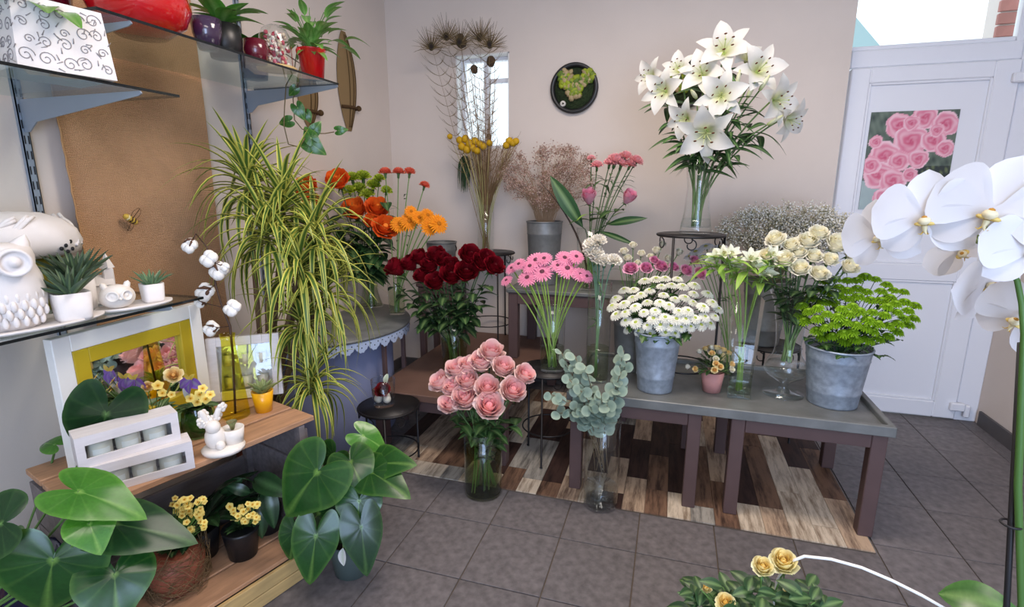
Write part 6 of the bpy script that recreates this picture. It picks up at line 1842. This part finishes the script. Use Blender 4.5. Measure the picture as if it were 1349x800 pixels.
iris_figure(188, 540, 177, 500, 'purple and white iris pick before the mirror')
iris_figure(246, 532, 251, 500, 'purple and yellow iris pick beside the green jar')

# ------------------------------------------------------------------ plants inside the crate
def kal_pot(lb, u, v, prof_m, mt, heads, rg, name='potted_kalanchoe'):
    p = on(u, v, ZKS); k = mpp(p)
    t = thing(name, lb, 'potted plant', p, group='yellow kalanchoes inside the crate')
    ob('pot', (MB().lathe([(r * k, z * k) for r, z in prof_m], 28), mt), t)
    zt_ = max(z for r, z in prof_m) * k
    ob('soil', (MB().lathe([(0, zt_ * .9), (prof_m[-2][0] * k * .95, zt_ * .9)], 16), 'soil'), t)
    for i in range(22):
        a = i * 2.4; e = rg.uniform(.3, 1.2)
        ob('leaf', rg.choice(LEAF_DARK), t, yframe((math.cos(a), math.sin(a), e), (0, 0, 1), (0, 0, zt_ * .95), rg.uniform(.035, .06)))
    for (uu, vv) in heads:
        q = at(uu, vv, Y=p.y - .03 + rg.uniform(-.03, .03))
        ob('bloom', PRIM, t, zframe((CAMP - q).normalized() + Vector((rg.uniform(-.4, .4), 0, .6)), q - p, rg.uniform(7, 9.5) * k, rg.uniform(0, 6)))
        ob('flower_stalk', (MB().tube([(0, 0, zt_), q - p], .001, 4, G_STEM), 'stem'), t)
    return t, p, k
rg = random.Random(63)
hd = [(rg.uniform(224, 270), rg.uniform(656, 700)) for _ in range(60)]
hd = [(u, v) for u, v in hd if v - 656 < (u - 210) * 1.1]
t, p, k = kal_pot('yellow kalanchoe in a terracotta pot wrapped with coconut fibre', 236, 772, [(0, 0), (24, 0), (33, 20), (34, 40), (28, 54), (25, 54), (0, 50)], 'terracotta', hd, rg)
ob('price_tag', (MB().box((.034 * 1.0, -.036, .062), (.016, .002, .010), rot=(0, 0, .8)), 'paper'), t)
mb = MB()
for i in range(260):
    a = rg.uniform(0, 6.28); r0 = rg.uniform(30, 38) * k; z0 = rg.uniform(0, 58) * k
    pts = [Vector((r0 * math.cos(a + q * .4) * (1 + rg.uniform(-.05, .12)), r0 * math.sin(a + q * .4) * (1 + rg.uniform(-.05, .12)), max(.002, z0 + rg.uniform(-8, 8) * k * q))) for q in (0, 1, 2, 3)]
    mb.tube(pts, .0008, 3, jig(rgb(140, 116, 84), rg, .35), cap=False)
ob('coconut_fibre', (mb, 'dry'), t, kind='stuff')
hd = [(rg.uniform(302, 340), rg.uniform(664, 688)) for _ in range(36)]
t, p, k = kal_pot('pale yellow kalanchoe in a black plastic pot', 321, 730, [(0, 0), (17, 0), (22, 36), (23, 40), (21, 40), (0, 36)], 'dark', hd, rg)
ob('price_tag', (MB().box((.010, -.040, .042), (.014, .002, .012), rot=(0, 0, .6)), 'paper'), t)
# calathea behind them
LEAFC = leaf_mesh('leaf', 1, .42, rgb(20, 44, 26), rgb(36, 66, 36), rgb(60, 92, 56), droop=.35, mt='gloss_leaf', n=12)
cp = CO + CE1 * -.30 + CE2 * .27; cp.z = ZKS
t = thing('potted_calathea', 'dark leafy foliage plant filling the back of the crate', 'potted plant', cp)
ob('pot', (MB().lathe([(0, 0), (.055, 0), (.07, .11), (.064, .11), (.06, .095), (0, .095)], 24), 'dark'), t)
for i in range(30):
    a = i * 2.4; e = rg.uniform(.15, 1.3); ln = rg.uniform(.13, .21)
    dr = (CE1 * math.cos(a) * 1.4 - CE2 * (abs(math.sin(a)) * .7 - .2) + Vector((0, 0, e))).normalized()
    st = Vector((0, 0, .10)) + dr * rg.uniform(.02, .09)
    ob('leaf', LEAFC, t, Matrix.Rotation(0, 4, 'Z') @ yframe(dr, (0, 0, 1), st, ln))
    ob('leaf_stalk', (MB().tube([(0, 0, .09), st], .0015, 4, G_DARK), 'stem'), t)
# calathea leaves coming out at the right of the crate front
cp = CO + CE1 * -.085 + CE2 * .20; cp.z = ZKS
t = thing('potted_calathea', 'dark pointed-leaf plant at the open right end inside the crate', 'potted plant', cp)
ob('pot', (MB().lathe([(0, 0), (.045, 0), (.055, .09), (.05, .09), (.048, .08), (0, .08)], 24), 'dark'), t)
for (u, v, u1, v1, s) in ((340, 655, 345, 705, 52), (330, 650, 300, 640, 50), (350, 640, 360, 690, 46), (320, 630, 285, 655, 50), (335, 630, 368, 645, 40)):
    A, B = at(u, v, Y=cp.y - .08), at(u1, v1, Y=cp.y - .13)
    ob('leaf', LEAFC, t, yframe(B - A, (CAMP - A), A - cp, (B - A).length * 1.1))
    ob('leaf_stalk', (MB().tube(bez((0, 0, .08), Vector((0, 0, .2)), A - cp, 6), .002, 5, G_DARK), 'stem'), t)

# ------------------------------------------------------------------ anthuriums
HEART = [heart_leaf_mesh('leaf', rgb(26, 66, 26), rgb(42, 88, 34), rgb(116, 156, 70), droop=.28, seed=s) for s in (1, 5)]
HEARTD = heart_leaf_mesh('leaf', rgb(22, 52, 26), rgb(32, 66, 32), rgb(84, 120, 62), droop=.22, seed=3)
HEARTL = heart_leaf_mesh('leaf', rgb(56, 112, 30), rgb(78, 134, 42), rgb(136, 178, 84), droop=.30, seed=4)
def anthurium(name, lb, p, potm, pot_r, pot_h, leaves, spathe=None, seedd=0):
    rg = random.Random(seedd)
    p = Vector(p); t = thing(name, lb, 'potted plant', p, group='potted anthuriums')
    ob('pot', (MB().lathe([(0, 0), (pot_r * .75, 0), (pot_r, pot_h), (pot_r * 1.03, pot_h + .004), (pot_r * .93, pot_h), (pot_r * .9, pot_h * .88), (0, pot_h * .88)], 32), potm), t)
    ob('soil', (MB().lathe([(0, pot_h * .9), (pot_r * .91, pot_h * .9)], 20), 'soil'), t)
    for (u, v, u1, v1, w, Y, dY, me, up) in leaves:
        A, B = at(u, v, Y=Y), at(u1, v1, Y=Y + dY)
        L = (B - A).length
        nrm = (CAMP - A).normalized() * .8 + Vector((0, 0, up))
        sx = w * mpp(A) / 1.06
        ob('leaf', me, t, yframe(B - A, nrm, A - p, (sx, L, (sx + L) / 2)))
        s0 = Vector((rg.uniform(-.03, .03), rg.uniform(-.03, .03), pot_h * .88))
        ob('petiole', (MB().tube(bez3(s0, s0 + Vector((0, 0, .08)), A - p + (A - CAMP).normalized() * .16 - Vector((0, 0, .06)), A - p, 10), .0032, 6, rgb(84, 120, 58)), 'stem'), t)
    if spathe:
        A = at(spathe[0], spathe[1], Y=spathe[2])
        ob('spathe', leaf_mesh('spathe', 1, .5, rgb(236, 236, 226), rgb(248, 248, 244), droop=.1, mt='petal_pale'), t, yframe((.1, -.3, -1), (0, -1, .2), A - p, spathe[3] * mpp(A)))
        ob('petiole', (MB().tube(bez((0, 0, pot_h * .88), (A - p) + Vector((0, 0, .12)), A - p, 8), .002, 6, rgb(120, 140, 80)), 'stem'), t)
    return t
H0, H1 = HEART
anthurium('potted_anthurium', 'potted anthurium with large heart leaves on the floor beside the crate', (-1.075, 1.46, .0015), 'grey_pot', .085, .14, [
    (418, 622, 368, 682, 100, 1.32, -.10, H0, .5), (462, 608, 482, 648, 62, 1.45, -.06, H1, .3), (494, 612, 541, 604, 62, 1.50, .0, H1, .8), (488, 622, 537, 648, 62, 1.46, -.05, H0, .6),
    (473, 660, 470, 706, 62, 1.38, -.05, H1, .7), (416, 706, 406, 778, 62, 1.27, -.06, H0, .25), (476, 694, 484, 764, 56, 1.34, -.05, HEARTD, .25), (420, 676, 392, 712, 66, 1.36, -.06, H1, .4),
    (478, 574, 512, 592, 40, 1.55, .02, HEARTL, .6), (440, 600, 425, 625, 50, 1.52, -.02, H0, .6), (455, 630, 468, 665, 50, 1.46, -.06, HEARTL, .5), (388, 700, 380, 745, 40, 1.33, -.03, H1, .3), (450, 660, 430, 700, 60, 1.44, -.04, HEARTD, .4)],
    spathe=(452, 722, 1.34, 24), seedd=1)
FP = Vector((-1.53, .50, .001))
st = stool('stool', 'low brown stool under the foreground anthurium', FP.x - .13, FP.x + .13, FP.y - .13, FP.y + .13, .18, leg=.03, apron=.03, zleg=(.001,) * 4, topm='crate', cat='stool')
FP.z = .2045
anthurium('potted_anthurium', 'foreground anthurium with very large leaves in a pale blue pot', FP, mat('pale_blue_pot', rgb(190, 206, 222), .4), .085, .15, [
    (104, 648, 188, 672, 74, .70, .03, HEARTL, .6), (70, 738, 52, 822, 128, .66, -.04, H0, .55), (151, 757, 154, 826, 94, .72, -.05, H1, .45), (150, 690, 258, 708, 80, .76, .06, HEARTD, .55),
    (2, 690, -62, 708, 96, .62, -.05, HEARTD, .5), (118, 690, 132, 726, 60, .68, -.02, HEARTL, .4), (20, 740, -20, 800, 70, .72, -.02, H1, .4)], seedd=2)
# dark glazed pot behind the leaves and one upright leaf against the mirror
p = Vector((-1.64, .775, 0.001))
anthurium('potted_anthurium', 'anthurium in a dark blue glazed pot beside the near end of the crate', p, 'blue_glass', .10, .42, [
    (140, 545, 118, 622, 92, .965, -.02, HEARTD, .1), (72, 586, 50, 580, 30, .95, .0, HEARTL, .5)], seedd=3)

# ------------------------------------------------------------------ variegated dracaena
rg = random.Random(70)
dp = Vector((-1.80, 1.86, .001))
t = thing('potted_dracaena', 'tall variegated dracaena with yellow-edged strap leaves', 'potted plant', dp)
ob('pot', (MB().lathe([(0, 0), (.11, 0), (.14, .24), (.145, .245), (.13, .245), (.125, .22), (0, .22)], 28), 'terracotta'), t)
ob('soil', (MB().lathe([(0, .225), (.126, .225)], 20), 'soil'), t)
def blade(L, W, droop, seed):
    mb = MB()
    def fn(u, v):
        s = u * 2 - 1; w = W / 2 * (min(1, .5 + 3 * v) * (1 - v ** 3.0)) + .0006
        a = droop * v * v
        y = L * (math.sin(min(a, 2.6) ) / max(droop, .1) * 1.0 if False else v * (1 - .22 * droop * v * v)); z = -L * .55 * droop * v * v * v * .9 - L * .10 * droop * v * v
        return (s * w, y, z + abs(s) * w * .5)
    mb.grid(fn, 6, 9, cfn=lambda u, v: rgb(208, 206, 96) if abs(u - .5) > .3 else (rgb(60, 96, 40) if abs(u - .5) > .1 else rgb(90, 122, 50)))
    return mb.mesh('leaf', 'leaf')
BL = [blade(1, .080, d_, i) for i, d_ in enumerate((.15, .6, 1.1, 1.6))]
ros = [((326, 236), 1.82, 40, .30), ((374, 268), 1.80, 40, .30), ((352, 300), 1.70, 34, .30), ((415, 302), 1.84, 38, .30), ((395, 345), 1.72, 36, .30), ((428, 378), 1.84, 30, .28), ((412, 500), 1.72, 36, .24), ((396, 420), 1.76, 36, .26)]
mass = MB()
for (c, Y, n, ln) in ros:
    C = at(c[0], c[1], Y=Y) - dp
    if C.x + dp.x < XL + .16: C.x = XL + .16 - dp.x
    ob('trunk', (MB().tube(bez((rg.uniform(-.04, .04), rg.uniform(-.04, .04), .22), Vector((C.x * .4, C.y * .3, C.z * .55)), C, 10), [.011] * 8 + [.010, .009, .007], 8, rgb(138, 112, 86)), 'dry'), t)
    for i in range(n + 16):
        a = i * 2.39996 + rg.uniform(-.2, .2); q = (i + .5) / n if i < n else rg.uniform(.35, 1.0)
        e = 1.9 * (1 - q) ** 1.2 - .30 * q
        dr = Vector((math.cos(a), math.sin(a), e)).normalized()
        L = ln * rg.uniform(.8, 1.15)
        if C.x + dp.x + dr.x * L < XL + .03: L = max(.08, (XL + .03 - C.x - dp.x) / dr.x) if dr.x < 0 else L
        k_ = 0 if q < .12 else 1 if q < .35 else 2 if q < .7 else 3
        mt_ = yframe(dr, (0, 0, 1), C + Vector((0, 0, .03 - .10 * q)), (ln, L, L))
        if i < n: ob('leaf', BL[k_], t, mt_)
        else:
            me_ = BL[k_]
            mass.add([mt_ @ v.co for v in me_.vertices], [tuple(f.vertices) for f in me_.polygons], [tuple(x.color[:3]) for x in me_.color_attributes['Col'].data])
ob('inner_leaves', (mass, 'leaf'), t, kind='stuff')

# ------------------------------------------------------------------ foreground table with orchid and miniature roses
t = thing('display_table', 'low white display table under the orchid and miniature rose', 'table', (.42, .93, 0))
ob('top', (MB().box((0, 0, .335), (.72, .42, .03), ch=.004), 'white'), t)
for sx in (-1, 1):
    for sy in (-1, 1): ob('leg', (MB().box((sx * .325, sy * .18, .16), (.04, .04, .318)), 'white'), t)
ZF = .3505
rg = random.Random(80)
mp_ = Vector((.215, .99, ZF))
t = thing('miniature_rose', 'yellow miniature rose bush in a pot at the bottom edge', 'potted plant', mp_)
ob('pot', (MB().lathe([(0, 0), (.055, 0), (.07, .11), (.064, .11), (.06, .095), (0, .095)], 28), 'ceramic'), t)
for (u, v, s) in ((1004, 749, 31), (1033, 746, 40), (1042, 777, 22), (1092, 799, 22), (958, 797, 30), (932, 773, 17)):
    q = at(u, v, Y=mp_.y + rg.uniform(-.05, .03)); d_ = (CAMP - q).normalized() * .5 + Vector((rg.uniform(-.3, .3), 0, .8))
    b_ = ob('bloom', YELROSE[0] if s > 20 else YELROSE[1], t, zframe(d_, q - mp_ - Vector((0, 0, .012)), (s * mpp(q), s * mpp(q), s * mpp(q) * 1.3)))
    ob('calyx', CALYX, b_)
    pts = bez((rg.uniform(-.02, .02), 0, .09), Vector((0, 0, .18)), q - mp_ - Vector((0, 0, .012)), 8)
    ob('stem', (MB().tube(pts, .0016, 5, G_STEM), 'stem'), t)
for i in range(150):
    u = rg.uniform(905, 1085); v = rg.uniform(748, 838)
    if v < 770 + abs(u - 1000) * .25: v += 25
    q = at(u, v, Y=mp_.y + rg.uniform(-.07, .06)) - mp_
    a = rg.uniform(0, 6.28)
    ob('leaf', rg.choice(LEAF_DARK), t, yframe((math.cos(a), math.sin(a), rg.uniform(-.2, .5)), (0, -.5, 1), q, rg.uniform(.034, .05)))
    if i % 4 == 0: ob('stem', (MB().tube(bez((0, 0, .09), (q.x * .3, q.y * .3, q.z * .7), q, 5), .0012, 4, G_STEM), 'stem'), t)
# white hoop handle
o0 = at(1030, 765, Y=1.0); 
pts = [at(u, v, Y=y) for u, v, y in ((1018, 800, 1.02), (1024, 765, 1.02), (1036, 742, 1.01), (1060, 733, 1.0), (1095, 737, .99), (1135, 748, .98), (1175, 765, .97), (1215, 785, .96), (1245, 802, .95), (1262, 840, .95), (1266, 880, .95))]
hb = Vector((.30, 1.0, ZF))
t = thing('wire_hoop', 'white wire hoop arching beside the miniature rose', 'hoop', hb)
pts = [Vector((pts[0].x - .005, pts[0].y, ZF + .003))] + pts + [Vector((pts[-1].x, pts[-1].y, ZF + .003))]
ob('wire', (MB().tube([q - hb for q in pts], .0028, 8), 'white'), t)
# orchid
op = Vector((.47, .84, ZF))
t = thing('white_orchid', 'large white moth orchid arching in from the right', 'orchid', op)
ob('pot', (MB().lathe([(0, 0), (.05, 0), (.065, .12), (.06, .12), (.056, .10), (0, .10)], 28), 'green_glass'), t)
ob('bark', (MB().lathe([(0, .005), (.046, .005), (.052, .095), (0, .10)], 16), 'soil'), t)
OL = leaf_mesh('leaf', 1, .34, rgb(44, 84, 36), rgb(74, 116, 52), droop=.35, mt='gloss_leaf', n=12, peak=.6)
for (a, e, ln) in ((2.9, 1.3, .26), (.3, .5, .26), (-1.2, .7, .20), (1.4, .8, .22)):
    ob('leaf', OL, t, yframe((math.cos(a), math.sin(a), e), (0, 0, 1), (0, 0, .11), ln))
q1_, q2_ = at(1352, 812, Y=.90), at(1243, 772, Y=.93)
ob('leaf', OL, t, yframe(q2_ - q1_, (-.1, -.5, .8), q1_ - op, ((q2_ - q1_).length * 1.7, (q2_ - q1_).length * 1.0, .1)))
ob('leaf_base', (MB().tube(bez((0, 0, .11), (q1_ - op) * .5, q1_ - op + (q2_ - q1_) * .1, 6), .008, 6, rgb(60, 100, 44)), 'stem'), t)
stake_top = at(1345, 452, Y=.85); stake_top2 = at(1326, 800, Y=.85)
ob('stake', (MB().tube([Vector((stake_top2.x - op.x + .002, .012, .06)), stake_top2 - op, stake_top - op], .0042, 8, rgb(30, 28, 30)), 'stem'), t)
spike = [Vector((.03, .0, .10))] + [at(u, v, Y=y) - op for u, v, y in ((1346, 800, .84), (1341, 640, .84), (1346, 520, .84), (1349, 440, .845), (1346, 400, .85), (1340, 370, .86), (1325, 345, .87), (1302, 325, .88))]
ob('spike', (MB().tube(spike, [.0048, .0048, .0048, .0045, .004, .0038, .0035, .0032, .003], 8, rgb(70, 104, 46)), 'stem'), t)
for z in (.42, .58): ob('clip', (MB().tube([(.022 + .012 * math.cos(x), .006 + .012 * math.sin(x), z) for x in [2 * PI * k / 12 for k in range(12)]], .0018, 5, closed=True, col=rgb(30, 28, 30)), 'stem'), t)
OPET = petal_obj_mesh('petal', .5, .62, rgb(226, 222, 222), rgb(230, 229, 232), .12, cup=.10, peak=.6, n=10)
OSEP = petal_obj_mesh('sepal', .5, .36, rgb(224, 218, 216), rgb(228, 226, 228), .15, cup=.2, peak=.55)
OLIP = MB(); OLIP.blob((0, -.03, .08), .06, 10, 8, rgb(246, 236, 200), (1, .8, 1.3)); OLIP.blob((-.05, -.06, .06), .045, 8, 6, rgb(240, 214, 130), (1, .5, 1.2)); OLIP.blob((.05, -.06, .06), .045, 8, 6, rgb(240, 214, 130), (1, .5, 1.2))
OLIP.tube([(0, -.08, .06), (0, -.14, .05), (.02, -.17, .09)], [.03, .02, .006], 7, rgb(244, 232, 190)); OLIP.blob((0, .0, .10), .03, 8, 6, rgb(206, 150, 60))
for s in (-1, 1): OLIP.tube([(0, -.13, .05), (s * .03, -.17, .07), (s * .05, -.16, .1)], [.01, .006, .002], 5, rgb(226, 190, 90))
OLIP = OLIP.mesh('bloom', 'petal_pale')
def orchid_bloom(u, v, size, Y, side, upz, spin, attach=None):
    q = at(u, v, Y=Y); sd = Vector((math.cos(YAW), math.sin(YAW), 0))
    d_ = ((CAMP - q).normalized() + sd * side + Vector((0, 0, upz))).normalized()
    # local +Y of the bloom points up the picture
    x = Vector((0, 0, 1)).cross(d_).normalized(); y = d_.cross(x)
    m3 = Matrix((x, y, d_)).transposed().to_4x4()
    s = size * mpp(q)
    b_ = ob('bloom', OLIP, t, T(q - op) @ m3 @ Matrix.Rotation(spin, 4, 'Z') @ Matrix.Diagonal((s, s, s, 1)))
    for a in (R(75), R(-75)): ob('petal', OPET, b_, Matrix.Rotation(a, 4, 'Z') @ Matrix.Rotation(R(-12), 4, 'X'))
    for a in (0, R(128), R(-128)): ob('sepal', OSEP, b_, T(0, 0, -.012) @ Matrix.Rotation(a, 4, 'Z') @ Matrix.Rotation(R(-14), 4, 'X'))
    near = min([w for w in spike[3:]], key=lambda w: (w - (q - op)).length)
    ob('pedicel', (MB().tube(bez(near, (near + q - op) / 2 + Vector((0, .02, .03)), q - op - d_ * .01, 6), .0022, 6, rgb(130, 150, 90)), 'stem'), t)
orchid_bloom(1308, 279, 148, .86, -.15, .05, -.25)
orchid_bloom(1220, 287, 124, .90, -.2, -.05, .1)
orchid_bloom(1160, 311, 98, .95, -.7, -.1, .3)
orchid_bloom(1362, 330, 120, .84, .4, .0, .0)
orchid_bloom(1300, 372, 120, .98, .9, -.2, .4)
orchid_bloom(1345, 420, 110, .88, -1.2, -.3, -.5)
orchid_bloom(1262, 330, 84, 1.0, .6, -.4, .9)
